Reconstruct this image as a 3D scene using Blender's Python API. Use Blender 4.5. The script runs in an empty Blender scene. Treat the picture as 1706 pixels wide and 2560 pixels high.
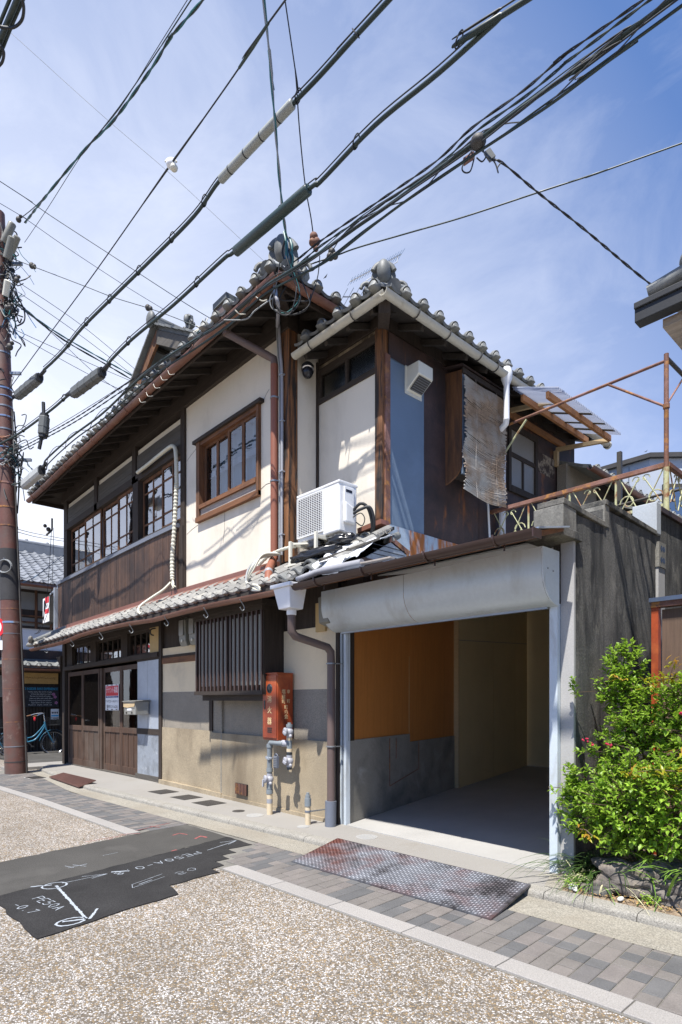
import bpy, bmesh, math, random
from mathutils import Vector, Matrix, noise as mnoise
RND = random.Random(11)
scene = bpy.context.scene
COL = scene.collection
# ------------------------------------------------------------------ camera
FPX, UC, VH, EYE = 1464.0, 853.0, 1748.0, 1.35        # focal length, axis and horizon of the photograph in its pixels
YAW = math.atan(1595.0 / 1464.0)
cam_data = bpy.data.cameras.new("camera")
cam_data.sensor_fit = 'VERTICAL'
cam_data.sensor_height = 36.0
cam_data.lens = FPX / 2560.0 * 36.0
cam_data.shift_y = (VH - 1280.0) / 2560.0
cam_data.clip_start = 0.05
cam_data.clip_end = 1000.0
camera = bpy.data.objects.new("camera", cam_data)
camera.location = (0, 0, EYE)
camera.rotation_euler = (math.pi / 2, 0, YAW)
COL.objects.link(camera)
scene.camera = camera
# ------------------------------------------------------------------ sky and sun
SUN = Vector((0.40, -1.0, 2.15)).normalized()
elev = math.asin(SUN.z)
rot = math.atan2(SUN.x, SUN.y)
world = bpy.data.worlds.new("World")
scene.world = world
world.use_nodes = True
wn, wl = world.node_tree.nodes, world.node_tree.links
wn.clear()
w_out = wn.new('ShaderNodeOutputWorld')
w_bg = wn.new('ShaderNodeBackground')
w_bg.inputs['Strength'].default_value = 0.093
sky = wn.new('ShaderNodeTexSky')
sky.sky_type = 'NISHITA'
sky.sun_disc = False
sky.sun_elevation = elev
sky.sun_rotation = rot
sky.air_density = 1.0
sky.dust_density = 0.25
sky.ozone_density = 4.0
tc = wn.new('ShaderNodeTexCoord')
mp = wn.new('ShaderNodeMapping')
mp.inputs['Rotation'].default_value = (0.25, 0.1, 0.75)
mp.inputs['Scale'].default_value = (1.6, 3.2, 5.0)
n1 = wn.new('ShaderNodeTexNoise')
n1.inputs['Scale'].default_value = 1.7
n1.inputs['Detail'].default_value = 9
n1.inputs['Roughness'].default_value = 0.62
n1.inputs['Distortion'].default_value = 0.6
n2 = wn.new('ShaderNodeTexNoise')
n2.inputs['Scale'].default_value = 0.9
n2.inputs['Detail'].default_value = 3
rp = wn.new('ShaderNodeValToRGB')
rp.color_ramp.elements[0].position = 0.46
rp.color_ramp.elements[0].color = (0, 0, 0, 1)
rp.color_ramp.elements[1].position = 0.72
rp.color_ramp.elements[1].color = (1, 1, 1, 1)
# thin high cloud is thicker towards the west-north-west (photo left) and low down
dot = wn.new('ShaderNodeVectorMath'); dot.operation = 'DOT_PRODUCT'
dot.inputs[1].default_value = (-0.93, 0.20, -0.25)
mr = wn.new('ShaderNodeMapRange')
mr.inputs['From Min'].default_value = 0.19
mr.inputs['From Max'].default_value = 0.85
mr.inputs['To Min'].default_value = 0.045
mr.inputs['To Max'].default_value = 0.76
add = wn.new('ShaderNodeMath'); add.operation = 'MULTIPLY_ADD'
add.inputs[1].default_value = 0.55
sub = wn.new('ShaderNodeMath'); sub.operation = 'MULTIPLY_ADD'
sub.inputs[1].default_value = 0.13
sub.use_clamp = True
mx = wn.new('ShaderNodeMix'); mx.data_type = 'RGBA'
mx.inputs['B'].default_value = (7.6, 7.8, 8.4, 1)
tint = wn.new('ShaderNodeMix'); tint.data_type = 'RGBA'; tint.blend_type = 'MULTIPLY'
tint.inputs['Factor'].default_value = 1.0
tint.inputs['B'].default_value = (0.52, 0.77, 1.14, 1)
wl.new(tc.outputs['Generated'], mp.inputs['Vector'])
wl.new(mp.outputs['Vector'], n1.inputs['Vector'])
wl.new(tc.outputs['Generated'], n2.inputs['Vector'])
wl.new(n1.outputs['Fac'], rp.inputs['Fac'])
wl.new(tc.outputs['Generated'], dot.inputs[0])
wl.new(dot.outputs['Value'], mr.inputs['Value'])
wl.new(rp.outputs['Color'], sub.inputs[0])
wl.new(mr.outputs['Result'], sub.inputs[2])
wl.new(sky.outputs['Color'], tint.inputs['A'])
flat = wn.new('ShaderNodeMix'); flat.data_type = 'RGBA'      # thin even haze of blue air over the clear sky
flat.inputs['Factor'].default_value = 0.45
flat.inputs['B'].default_value = (.62, 1.50, 3.65, 1)
wl.new(tint.outputs['Result'], flat.inputs['A'])
wl.new(flat.outputs['Result'], mx.inputs['A'])
wl.new(sub.outputs['Value'], mx.inputs['Factor'])
wl.new(mx.outputs['Result'], w_bg.inputs['Color'])
wl.new(w_bg.outputs['Background'], w_out.inputs['Surface'])
sun_data = bpy.data.lights.new("sun", 'SUN')
sun_data.energy = 4.75
sun_data.angle = math.radians(0.53)
sun_data.color = (1.0, 0.965, 0.91)
sun_ob = bpy.data.objects.new("sun", sun_data)
sun_ob.rotation_euler = SUN.to_track_quat('Z', 'Y').to_euler()
sun_ob.location = (0, -5, 20)
COL.objects.link(sun_ob)
scene.view_settings.view_transform = 'Standard'
scene.view_settings.look = 'None'
scene.view_settings.exposure = 0.88
scene.view_settings.gamma = 1.0
scene.view_settings.use_curve_mapping = False
scene.render.engine = 'CYCLES'
scene.cycles.max_bounces = 10
scene.cycles.diffuse_bounces = 7
scene.cycles.transparent_max_bounces = 12

# ------------------------------------------------------------------ surveying helpers: a sight line of the photograph met with a known plane
cy_, sy_ = math.cos(YAW), math.sin(YAW)
def ray(u, v):
    a = (u - UC) / FPX
    return Vector((-sy_ + a * cy_, cy_ + a * sy_, (VH - v) / FPX))
E0 = Vector((0, 0, EYE))
def onY(u, v, y): r = ray(u, v); return E0 + r * (y / r.y)
def onX(u, v, x): r = ray(u, v); return E0 + r * (x / r.x)
def onZ(u, v, z): r = ray(u, v); return E0 + r * ((z - EYE) / r.z)
def onD(u, v, d): return E0 + ray(u, v) * d
def sag(x): return -0.014 * max(0.0, min(-9.0 - x, 6.0))    # the whole street front settles a little towards its left end

# ------------------------------------------------------------------ mesh builder
WOFF = {}
class MB:
    def __init__(s): s.v = []; s.f = []
    def add(s, vs, fs):
        o = len(s.v); s.v += [Vector(p) for p in vs]; s.f += [tuple(o + i for i in f) for f in fs]; return s
    def box(s, x0, x1, y0, y1, z0, z1):
        return s.add([(x0,y0,z0),(x1,y0,z0),(x1,y1,z0),(x0,y1,z0),(x0,y0,z1),(x1,y0,z1),(x1,y1,z1),(x0,y1,z1)],
                     [(0,3,2,1),(4,5,6,7),(0,1,5,4),(1,2,6,5),(2,3,7,6),(3,0,4,7)])
    def bar(s, p, q, w, h, up=(0,0,1)):
        p, q, up = Vector(p), Vector(q), Vector(up)
        d = (q - p).normalized(); sx = d.cross(up)
        if sx.length < 1e-4: sx = d.cross(Vector((1,0,0)))
        sx.normalize(); sz = sx.cross(d).normalized(); sx *= w/2; sz *= h/2
        vs = [p-sx-sz, p+sx-sz, p+sx+sz, p-sx+sz, q-sx-sz, q+sx-sz, q+sx+sz, q-sx+sz]
        return s.add(vs, [(0,1,2,3),(7,6,5,4),(0,4,5,1),(1,5,6,2),(2,6,7,3),(3,7,4,0)])
    def tube(s, pts, r, n=8, cap=True):
        pts = [Vector(p) for p in pts]
        rs = r if isinstance(r, (list, tuple)) else [r]*len(pts)
        base = len(s.v); prev = None
        for i, p in enumerate(pts):
            if i == 0: t = pts[1]-pts[0]
            elif i == len(pts)-1: t = pts[-1]-pts[-2]
            else: t = (pts[i+1]-p).normalized() + (p-pts[i-1]).normalized()
            if t.length < 1e-9: t = Vector((0,0,1))
            t.normalize()
            if prev is None:
                a = t.cross(Vector((0,0,1)))
                if a.length < 1e-3: a = t.cross(Vector((0,1,0)))
            else:
                a = prev - t*prev.dot(t)
                if a.length < 1e-6: a = t.cross(Vector((0,1,0)))
            a.normalize(); prev = a; b = t.cross(a)
            for k in range(n):
                an = 2*math.pi*k/n
                s.v.append(p + (a*math.cos(an) + b*math.sin(an))*rs[i])
        for i in range(len(pts)-1):
            for k in range(n):
                k2 = (k+1) % n
                s.f.append((base+i*n+k, base+i*n+k2, base+(i+1)*n+k2, base+(i+1)*n+k))
        if cap:
            s.f.append(tuple(base+k for k in reversed(range(n))))
            s.f.append(tuple(base+(len(pts)-1)*n+k for k in range(n)))
        return s
    def lathe(s, base, axis, prof, n=16):
        base, axis = Vector(base), Vector(axis).normalized()
        return s.tube([base + axis*h for r, h in prof], [max(r, 1e-4) for r, h in prof], n)
    def poly(s, pts): return s.add(pts, [tuple(range(len(pts)))])
    def prism(s, pts, vec):
        pts = [Vector(p) for p in pts]; vec = Vector(vec); n = len(pts); o = len(s.v)
        nrm = Vector((0,0,0))
        for i in range(n):
            a, b = pts[i], pts[(i+1) % n]
            nrm += Vector(((a.y-b.y)*(a.z+b.z), (a.z-b.z)*(a.x+b.x), (a.x-b.x)*(a.y+b.y)))
        if nrm.dot(vec) > 0: pts = pts[::-1]
        s.v += pts + [p+vec for p in pts]
        s.f.append(tuple(range(o, o+n))); s.f.append(tuple(range(o+2*n-1, o+n-1, -1)))
        for i in range(n):
            j = (i+1) % n
            s.f.append((o+j, o+i, o+n+i, o+n+j))
        return s
    def ball(s, c, r, nu=12, nv=8):
        c = Vector(c); r = Vector(r) if not isinstance(r, (int, float)) else Vector((r,r,r)); o = len(s.v)
        for j in range(nv+1):
            ph = math.pi*j/nv
            for i in range(nu):
                th = 2*math.pi*i/nu
                s.v.append(c + Vector((r.x*math.sin(ph)*math.cos(th), r.y*math.sin(ph)*math.sin(th), r.z*math.cos(ph))))
        for j in range(nv):
            for i in range(nu):
                i2 = (i+1) % nu
                s.f.append((o+j*nu+i, o+(j+1)*nu+i, o+(j+1)*nu+i2, o+j*nu+i2))
        return s
    def grid(s, P, nu, nv):     # P(i, j) -> point, sheet
        o = len(s.v)
        for j in range(nv+1):
            for i in range(nu+1): s.v.append(Vector(P(i/nu, j/nv)))
        for j in range(nv):
            for i in range(nu):
                a = o+j*(nu+1)+i
                s.f.append((a, a+1, a+nu+2, a+nu+1))
        return s
    def mesh(s, name, mat, smooth=None, dosag=True, origin=None):
        me = bpy.data.meshes.new(name)
        vs = []
        for p in s.v:
            z = p.z + (sag(p.x) if dosag else 0.0)
            vs.append((p.x, p.y, z) if origin is None else (p.x-origin[0], p.y-origin[1], z-origin[2]))
        me.from_pydata(vs, [], s.f)
        if mat: me.materials.append(mat)
        me.validate(clean_customdata=False)
        if smooth is not None:
            me.polygons.foreach_set('use_smooth', [True]*len(me.polygons))
            me.update(); me.set_sharp_from_angle(angle=math.radians(smooth))
        me.update()
        return me
    def build(s, name, mat, parent=None, smooth=None, bevel=0, dosag=True, origin=None, solid=0, label=None):
        me = s.mesh(name, mat, smooth, dosag, origin)
        o = bpy.data.objects.new(name, me); COL.objects.link(o)
        w = Vector(origin) if origin is not None else Vector((0,0,0))
        if parent is not None: o.parent = parent; o.location = w - WOFF[parent]
        else: o.location = w
        WOFF[o] = w
        if solid:
            m = o.modifiers.new("solid", 'SOLIDIFY'); m.thickness = solid; m.offset = 0
        if bevel:
            m = o.modifiers.new("bevel", 'BEVEL'); m.width = bevel; m.segments = 2; m.limit_method = 'ANGLE'; m.angle_limit = math.radians(50)
            m.harden_normals = False
        if label: o['label'] = label
        return o
def thing(name, label, cat, loc, group=None):
    o = bpy.data.objects.new(name, None); COL.objects.link(o)
    o.location = loc; o.empty_display_size = 0.1; WOFF[o] = Vector(loc)
    o['label'] = label; o['category'] = cat
    if group: o['group'] = group
    return o
def tag(o, label, cat, group=None):
    o['label'] = label; o['category'] = cat
    if group: o['group'] = group
    return o
def struct(o): o['kind'] = 'structure'; return o
def stuff(o): o['kind'] = 'stuff'; return o
def inst(name, me, parent, loc, rot=(0,0,0), scale=(1,1,1)):
    o = bpy.data.objects.new(name, me); COL.objects.link(o)
    l = Vector(loc); l.z += sag(l.x)
    if parent is not None: o.parent = parent; l = l - WOFF[parent]
    o.location = l; o.rotation_euler = rot; o.scale = scale
    return o
def arc(c, r, a0, a1, n, ax=(1,0,0), ay=(0,0,1)):
    c, ax, ay = Vector(c), Vector(ax), Vector(ay)
    return [c + ax*(r*math.cos(math.radians(a0+(a1-a0)*i/n))) + ay*(r*math.sin(math.radians(a0+(a1-a0)*i/n))) for i in range(n+1)]
def smooth_path(pts, k=6):
    pts = [Vector(p) for p in pts]; out = []
    for i in range(len(pts)-1):
        p0 = pts[max(i-1, 0)]; p1 = pts[i]; p2 = pts[i+1]; p3 = pts[min(i+2, len(pts)-1)]
        for j in range(k):
            t = j/k
            out.append(0.5*((2*p1) + (p2-p0)*t + (2*p0-5*p1+4*p2-p3)*t*t + (3*p1-p0-3*p2+p3)*t*t*t))
    out.append(pts[-1]); return out

# ------------------------------------------------------------------ materials
def _nt(name):
    m = bpy.data.materials.new(name); m.use_nodes = True
    nt = m.node_tree; b = nt.nodes['Principled BSDF']
    return m, nt.nodes, nt.links, b
def _pos(N, L, stretch=(1,1,1), obj=False):
    g = N.new('ShaderNodeTexCoord') if obj else N.new('ShaderNodeNewGeometry')
    m = N.new('ShaderNodeMapping'); m.inputs['Scale'].default_value = stretch
    L.new(g.outputs['Object' if obj else 'Position'], m.inputs['Vector']); return m.outputs['Vector']
def _noise(N, L, vec, scale, detail=5, rough=.6, dist=0):
    n = N.new('ShaderNodeTexNoise'); n.inputs['Scale'].default_value = scale; n.inputs['Detail'].default_value = detail
    n.inputs['Roughness'].default_value = rough; n.inputs['Distortion'].default_value = dist
    L.new(vec, n.inputs['Vector']); return n.outputs['Fac']
def _ramp(N, L, fac, p0, p1, c0=(0,0,0,1), c1=(1,1,1,1)):
    r = N.new('ShaderNodeValToRGB'); e = r.color_ramp.elements
    e[0].position = p0; e[1].position = p1; e[0].color = c0; e[1].color = c1
    L.new(fac, r.inputs['Fac']); return r.outputs['Color']
def _mix(N, L, fac, a, b, mode='MIX'):
    m = N.new('ShaderNodeMix'); m.data_type = 'RGBA'; m.blend_type = mode
    for sock, val in ((m.inputs['Factor'], fac), (m.inputs['A'], a), (m.inputs['B'], b)):
        if hasattr(val, 'is_linked') or isinstance(val, bpy.types.NodeSocket): L.new(val, sock)
        elif isinstance(val, (int, float)): sock.default_value = val
        else: sock.default_value = (*val[:3], 1)
    return m.outputs['Result']
def _c(c, k=1.0): return (min(c[0]*k, 1), min(c[1]*k, 1), min(c[2]*k, 1), 1)
def _bump(N, L, b, h, strength, dist=0.01):
    n = N.new('ShaderNodeBump'); n.inputs['Strength'].default_value = strength; n.inputs['Distance'].default_value = dist
    L.new(h, n.inputs['Height']); L.new(n.outputs['Normal'], b.inputs['Normal'])
def mat(name, col, rough=.7, var=.18, scale=3, fine=60, fvar=.12, bump=.15, metal=0.0, stretch=(1,1,1),
        dirt=None, dscale=1.5, d0=.5, d1=.7, dstretch=(1,1,1), rnd=0.0, spec=None, obj=False, dirt2=None, d2scale=4, d20=.55, d21=.65, d2stretch=(1,1,1)):
    m, N, L, b = _nt(name)
    v = _pos(N, L, stretch, obj)
    big = _noise(N, L, v, scale, 6, .6)
    c = _ramp(N, L, big, .25, .75, _c(col, 1-var), _c(col, 1+var))
    fn = _noise(N, L, v, fine, 4, .7)
    c = _mix(N, L, 1.0, c, _ramp(N, L, fn, .25, .75, (1-fvar,)*3+(1,), (1+fvar,)*3+(1,)), 'MULTIPLY')
    if dirt:
        dv = _pos(N, L, dstretch, obj)
        f = _ramp(N, L, _noise(N, L, dv, dscale, 7, .65, .3), d0, d1)
        c = _mix(N, L, f, c, dirt)
    if dirt2:
        dv = _pos(N, L, d2stretch, obj)
        f = _ramp(N, L, _noise(N, L, dv, d2scale, 7, .65, .3), d20, d21)
        c = _mix(N, L, f, c, dirt2)
    if rnd:
        oi = N.new('ShaderNodeObjectInfo')
        c = _mix(N, L, 1.0, c, _ramp(N, L, oi.outputs['Random'], 0, 1, (1-rnd,)*3+(1,), (1+rnd,)*3+(1,)), 'MULTIPLY')
    L.new(c, b.inputs['Base Color'])
    b.inputs['Roughness'].default_value = rough; b.inputs['Metallic'].default_value = metal
    if spec is not None: b.inputs['Specular IOR Level'].default_value = spec
    if bump: _bump(N, L, b, fn, bump, .006)
    return m
MT = {}
# plaster, concrete, stone
MT['plaster'] = mat('cream plaster', (.71,.645,.54), .9, .05, 1.2, 90, .04, .12, dirt=(.43,.38,.30), dscale=1.1, d0=.52, d1=.90, dstretch=(1,1,.45))
MT['plaster2'] = mat('cream ground floor plaster', (.76,.63,.43), .9, .06, 1.5, 90, .05, .15, dirt=(.47,.40,.30), dscale=1.3, d0=.52, d1=.9)
MT['greyband'] = mat('grey washed render', (.265,.232,.185), .92, .14, 2.0, 120, .55, .5, dirt=(.17,.16,.14), dscale=1.6, d0=.5, d1=.8)
MT['basewall'] = mat('washed sand render', (.33,.268,.18), .92, .20, 1.6, 120, .6, .55, dirt=(.16,.12,.075), dscale=1.3, d0=.47, d1=.75, dstretch=(1,1,.45))
MT['cement'] = mat('pale cement', (.33,.325,.31), .85, .06, 1.5, 120, .06, .12, dirt=(.44,.42,.37), dscale=2.2, d0=.52, d1=.85)
MT['apron'] = mat('pale concrete apron', (.25,.236,.215), .85, .06, 1.2, 120, .07, .12, dirt=(.215,.195,.165), dscale=1.8, d0=.54, d1=.85)
MT['garagefloor'] = mat('trowelled garage floor', (.38,.371,.352), .55, .10, 1.3, 60, .05, .05, dirt=(.31,.303,.288), dscale=.8, d0=.45, d1=.8, dstretch=(2,.6,1))
MT['sootwall'] = mat('sooty concrete', (.105,.10,.09), .92, .35, 3.0, 55, .55, .7, dirt=(.020,.020,.020), dscale=3.0, d0=.44, d1=.62, dstretch=(1,1.5,.22), dirt2=(.21,.195,.165), d2scale=6, d20=.58, d21=.76, d2stretch=(1,1,.6))
MT['sootcap'] = mat('sooty coping', (.15,.14,.12), .92, .3, 4.0, 60, .5, .6, dirt=(.04,.04,.037), dscale=5, d0=.46, d1=.62)
MT['oldconcrete'] = mat('old concrete', (.20,.19,.165), .9, .2, 2.5, 70, .35, .5, dirt=(.06,.058,.053), dscale=3.2, d0=.47, d1=.66, dstretch=(1,1,.6))
MT['greyconcrete'] = mat('plain concrete', (.38,.37,.355), .9, .08, 2, 90, .10, .2, dirt=(.33,.32,.29), dscale=1.7, d0=.52, d1=.8, dstretch=(1,1,.4))
MT['bluemortar'] = mat('bluish mortar', (.40,.43,.46), .9, .08, 3, 60, .1, .3)
MT['innerconcrete'] = mat('stained garage concrete', (.27,.255,.225), .9, .22, 1.6, 70, .15, .25, dirt=(.10,.10,.097), dscale=1.3, d0=.48, d1=.75, dirt2=(.42,.41,.39), d2scale=2.3, d20=.60, d21=.8)
MT['kerb'] = mat('exposed aggregate kerb', (.25,.235,.205), .9, .16, 2, 110, .75, .6, dirt=(.20,.18,.15), dscale=3, d0=.55, d1=.8)
MT['gutterstone'] = mat('sandy gutter concrete', (.255,.235,.195), .9, .14, 1.5, 110, .75, .6, dirt=(.22,.19,.145), dscale=1.2, d0=.45, d1=.8)
MT['granite'] = mat('pale granite', (.285,.268,.25), .8, .06, 2, 150, .4, .25, rnd=.05)
MT['joint'] = mat('joint sand', (.17,.16,.14), .95, .2, 4, 150, .3, .5)
MT['soil'] = mat('garden soil', (.20,.145,.095), .95, .3, 5, 80, .5, .9, dirt=(.36,.28,.19), dscale=14, d0=.52, d1=.62)
MT['rock'] = mat('dark garden rock', (.115,.10,.088), .9, .4, 6, 45, .6, 1.0, dirt=(.26,.215,.165), dscale=5, d0=.50, d1=.68)
MT['pebble'] = mat('white pebble', (.72,.70,.66), .6, .1, 8, 60, .1, .1, rnd=.1)
# tiles
MT['tile'] = mat('smoked roof tile', (.145,.15,.145), .55, .22, 6, 50, .12, .12, dirt=(.30,.295,.265), dscale=3, d0=.52, d1=.85, rnd=.22, spec=.5)
MT['tile2'] = mat('lighter weathered tile', (.22,.215,.20), .5, .2, 6, 60, .15, .15, dirt=(.36,.34,.29), dscale=5, d0=.5, d1=.8, rnd=.2)
MT['farTile'] = mat('silvery roof tile', (.20,.21,.225), .32, .15, 6, 60, .1, .1, rnd=.12)
# timber
def wood(name, col, k=.35, grain=(14,14,1.2), rough=.75, **kw):
    return mat(name, col, rough, k, 2.2, 26, .22, .25, stretch=grain, **kw)
MT['darkwood'] = wood('dark brown timber', (.043,.032,.025), spec=.3)
MT['darkwoodH'] = wood('dark brown timber lying', (.047,.036,.029), grain=(1.2,14,14), spec=.3)
MT['soffit'] = wood('sooty soffit boards', (.044,.037,.031), grain=(14,1.2,14), spec=.3)
MT['board'] = wood('brown stained board', (.078,.040,.023), k=.5, rough=.6, rnd=.30, dirt=(.026,.015,.011), dscale=1.6, d0=.42, d1=.72)
MT['greywood'] = wood('weathered lying boards', (.085,.075,.062), grain=(1.2,14,14), rnd=.15)
MT['doorwood'] = wood('worn door timber', (.065,.034,.020), k=.5, rnd=.15, dirt=(.13,.108,.088), dscale=.9, d0=.5, d1=.85, dstretch=(1,1,1))
MT['redwood'] = wood('orange brown weathered timber', (.155,.066,.026), dirt=(.045,.025,.017), dscale=3.0, d0=.45, d1=.68, dstretch=(3,3,.5))
MT['redwoodH'] = wood('orange brown timber lying', (.17,.072,.03), grain=(1.2,14,14), dirt=(.06,.03,.02), dscale=3, d0=.5, d1=.75)
MT['postwood'] = wood('cracked corner post', (.20,.085,.032), k=.5, grain=(18,18,.8), dirt=(.022,.016,.013), dscale=7.0, d0=.46, d1=.58, dstretch=(2.2,2.2,.18))
MT['beamwood'] = wood('warm brown canopy timber', (.36,.165,.065), k=.25, grain=(12,1.2,12), dirt=(.16,.065,.03), dscale=4, d0=.5, d1=.75)
MT['palewood'] = wood('new pale timber', (.50,.37,.21), k=.1, grain=(1.2,12,12))
MT['whitewood'] = wood('flaking pale board', (.36,.31,.27), k=.3, grain=(2,14,20))
MT['panelply'] = mat('orange veneer panel', (.52,.20,.050), .38, .08, 1.8, 26, .13, .03, stretch=(7,7,.7), dirt=(.40,.14,.026), dscale=3.0, d0=.45, d1=.9, dstretch=(9,9,.5))
MT['tanply'] = mat('tan board wall', (.64,.52,.30), .6, .06, 2, 120, .05, .05)
MT['bouncewhite'] = mat('white bounce board', (.80,.79,.76), .8, .03, 2, 40, .03, .02)  # unseen right wall and ceiling, whitened to bounce light into the garage
MT['ochreply'] = mat('ochre plywood', (.52,.36,.16), .7, .08, 2, 40, .06, .05, stretch=(3,3,1))
MT['fencewood'] = wood('brown fence board', (.12,.075,.05), k=.25, grain=(20,20,.9), rnd=.12)
MT['signwood'] = wood('honey coloured sign board', (.50,.31,.11), k=.15, grain=(1.5,3,12))
# metals and plastics
MT['copper'] = mat('brown painted gutter', (.19,.082,.052), .5, .14, 3, 40, .08, .06, dirt=(.26,.15,.105), dscale=3, d0=.5, d1=.8)
MT['copperflash'] = mat('red brown flashing', (.20,.085,.06), .5, .1, 3, 40, .06, .06)
MT['browngutter'] = mat('chocolate plastic gutter', (.055,.030,.024), .35, .1, 3, 40, .05, .03)
MT['brownpipe'] = mat('faded brown pipe', (.125,.088,.078), .5, .12, 2, 40, .06, .04)
MT['redpipe'] = mat('red brown downpipe', (.24,.085,.048), .5, .10, 2, 40, .06, .04)
MT['greypipe'] = mat('grey pipe', (.30,.30,.32), .5, .06, 3, 40, .05, .03)
MT['bluegrey'] = mat('blue grey sleeve', (.14,.155,.19), .5, .05, 3, 40, .05, .03)
MT['whitegutter'] = mat('yellowed white gutter', (.47,.445,.37), .45, .06, 3, 40, .06, .04, dirt=(.30,.26,.18), dscale=4.5, d0=.58, d1=.74)
MT['whiteplastic'] = mat('white plastic', (.76,.76,.77), .4, .03, 3, 40, .03, .02)
MT['offwhite'] = mat('aged white enamel', (.70,.70,.69), .45, .04, 3, 40, .04, .02, dirt=(.50,.48,.44), dscale=3, d0=.6, d1=.85)
MT['bluewhite'] = mat('pale blue white paint', (.52,.575,.62), .45, .06, 2, 40, .06, .03, dirt=(.36,.36,.34), dscale=3, d0=.55, d1=.75, dstretch=(2,2,.5), dirt2=(.30,.17,.09), d2scale=7, d20=.70, d21=.76, d2stretch=(3,3,.6))
MT['hood'] = mat('galvanised shutter hood', (.52,.57,.60), .40, .06, 1.5, 30, .05, .03, metal=.25, dirt=(.40,.42,.42), dscale=2.4, d0=.5, d1=.72, dstretch=(1.2,1.2,.5))
MT['galv'] = mat('galvanised sheet', (.40,.44,.50), .42, .14, 2.5, 30, .08, .05, metal=.35, dirt=(.28,.31,.35), dscale=2, d0=.5, d1=.75)
MT['galvlow'] = mat('splashed galvanised sheet', (.33,.36,.40), .5, .2, 3, 40, .1, .08, metal=.3, dirt=(.16,.17,.18), dscale=3, d0=.48, d1=.7, dirt2=(.55,.56,.57), d2scale=9, d20=.6, d21=.72)
MT['bluesheet'] = mat('blue painted sheet', (.15,.20,.265), .5, .10, 1.8, 130, .10, .08, metal=.1, dirt=(.22,.29,.39), dscale=1.2, d0=.5, d1=.9)
MT['rustsheet'] = mat('rust brown sheet', (.055,.032,.027), .65, .5, 2.2, 40, .2, .12, dirt=(.25,.085,.022), dscale=2.6, d0=.56, d1=.70, dstretch=(1,2.2,.5), dirt2=(.028,.020,.020), d2scale=1.8, d20=.46, d21=.62)
MT['rustblue'] = mat('galvanised flashing streaked with rust', (.36,.43,.50), .55, .14, 2.5, 40, .1, .1, metal=.2, dirt=(.35,.115,.022), dscale=2.6, d0=.46, d1=.58, dstretch=(1,2.5,.4))
MT['rust'] = mat('flaking rusty paint', (.165,.075,.050), .75, .25, 6, 70, .25, .4, dirt=(.34,.15,.04), dscale=8, d0=.52, d1=.62, dirt2=(.26,.14,.12), d2scale=3, d20=.5, d21=.65)
MT['rustgreen'] = mat('rusty pale green paint', (.42,.42,.24), .7, .15, 6, 60, .2, .25, dirt=(.22,.085,.035), dscale=5, d0=.50, d1=.6)
MT['poleskin'] = mat('brown pole sheeting', (.125,.052,.038), .55, .25, 3, 50, .14, .2, dirt=(.10,.075,.062), dscale=1.6, d0=.46, d1=.68, dirt2=(.24,.17,.14), d2scale=5, d20=.6, d21=.75)
MT['black'] = mat('black rubber', (.018,.019,.021), .55, .15, 4, 60, .1, .1)
MT['blackwrap'] = mat('black pole wrap', (.035,.034,.036), .8, .25, 3, 60, .2, .4)
MT['blackbag'] = mat('black plastic bag', (.022,.022,.024), .22, .2, 4, 30, .1, .1)
MT['greencable'] = mat('black green cable sheath', (.016,.030,.027), .45, .15, 2, 30, .1, .05)
MT['teal'] = mat('teal cable', (.03,.13,.135), .45, .1, 2, 30, .1, .05)
MT['bluecable'] = mat('blue cable', (.03,.11,.22), .45, .1, 2, 30, .1, .05)
MT['greycable'] = mat('grey cable', (.26,.27,.27), .5, .1, 2, 30, .1, .05)
MT['sleevegrey'] = mat('grey cable sleeve', (.33,.34,.31), .45, .08, 3, 30, .08, .05)
MT['sleevegreen'] = mat('dark green cable sleeve', (.032,.052,.048), .4, .1, 3, 30, .08, .05)
MT['closure'] = mat('dark grey splice box', (.11,.115,.11), .5, .1, 3, 30, .08, .05)
MT['paleclosure'] = mat('pale grey splice box', (.42,.43,.42), .5, .06, 3, 30, .08, .05)
MT['meter'] = mat('olive grey meter case', (.20,.195,.165), .4, .05, 3, 30, .05, .02)
MT['gaspipe'] = mat('grey coated gas pipe', (.20,.225,.24), .45, .1, 6, 40, .08, .06)
MT['gasvalve'] = mat('light grey gas valve', (.34,.34,.37), .45, .06, 6, 40, .05, .05)
MT['beigepipe'] = mat('beige pipe wrap', (.60,.49,.33), .6, .08, 6, 60, .08, .08)
MT['extred'] = mat('sun faded red enamel', (.36,.065,.018), .42, .2, 3, 40, .1, .05, dirt=(.20,.035,.014), dscale=2.6, d0=.48, d1=.66, dirt2=(.50,.13,.035), d2scale=2.0, d20=.55, d21=.75)
MT['steelplate'] = mat('worn chequer plate', (.12,.125,.14), .5, .25, 3, 60, .2, .1, metal=.3, dirt=(.085,.026,.018), dscale=1.0, d0=.45, d1=.62, dirt2=(.028,.026,.029), d2scale=2.6, d20=.50, d21=.62)
MT['lozenge'] = mat('polished chequer lozenge', (.25,.26,.29), .45, .35, 6, 60, .3, .1, metal=.4, dirt=(.13,.040,.028), dscale=1.0, d0=.45, d1=.62, dirt2=(.06,.055,.06), d2scale=2.6, d20=.50, d21=.62)
MT['rampplate'] = mat('rusted ribbed plate', (.115,.055,.042), .65, .2, 3, 60, .2, .2, metal=.2)
MT['iron'] = mat('cast iron cover', (.065,.06,.055), .6, .2, 4, 80, .2, .3, metal=.3)
MT['cream'] = mat('cream plastic', (.66,.63,.53), .45, .04, 3, 30, .04, .02)
MT['creamtrunk'] = mat('cream cable wrap', (.60,.58,.47), .5, .08, 3, 30, .05, .05)
MT['steelgrey'] = mat('dull steel', (.30,.31,.32), .4, .1, 5, 40, .06, .04, metal=.7)
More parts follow.
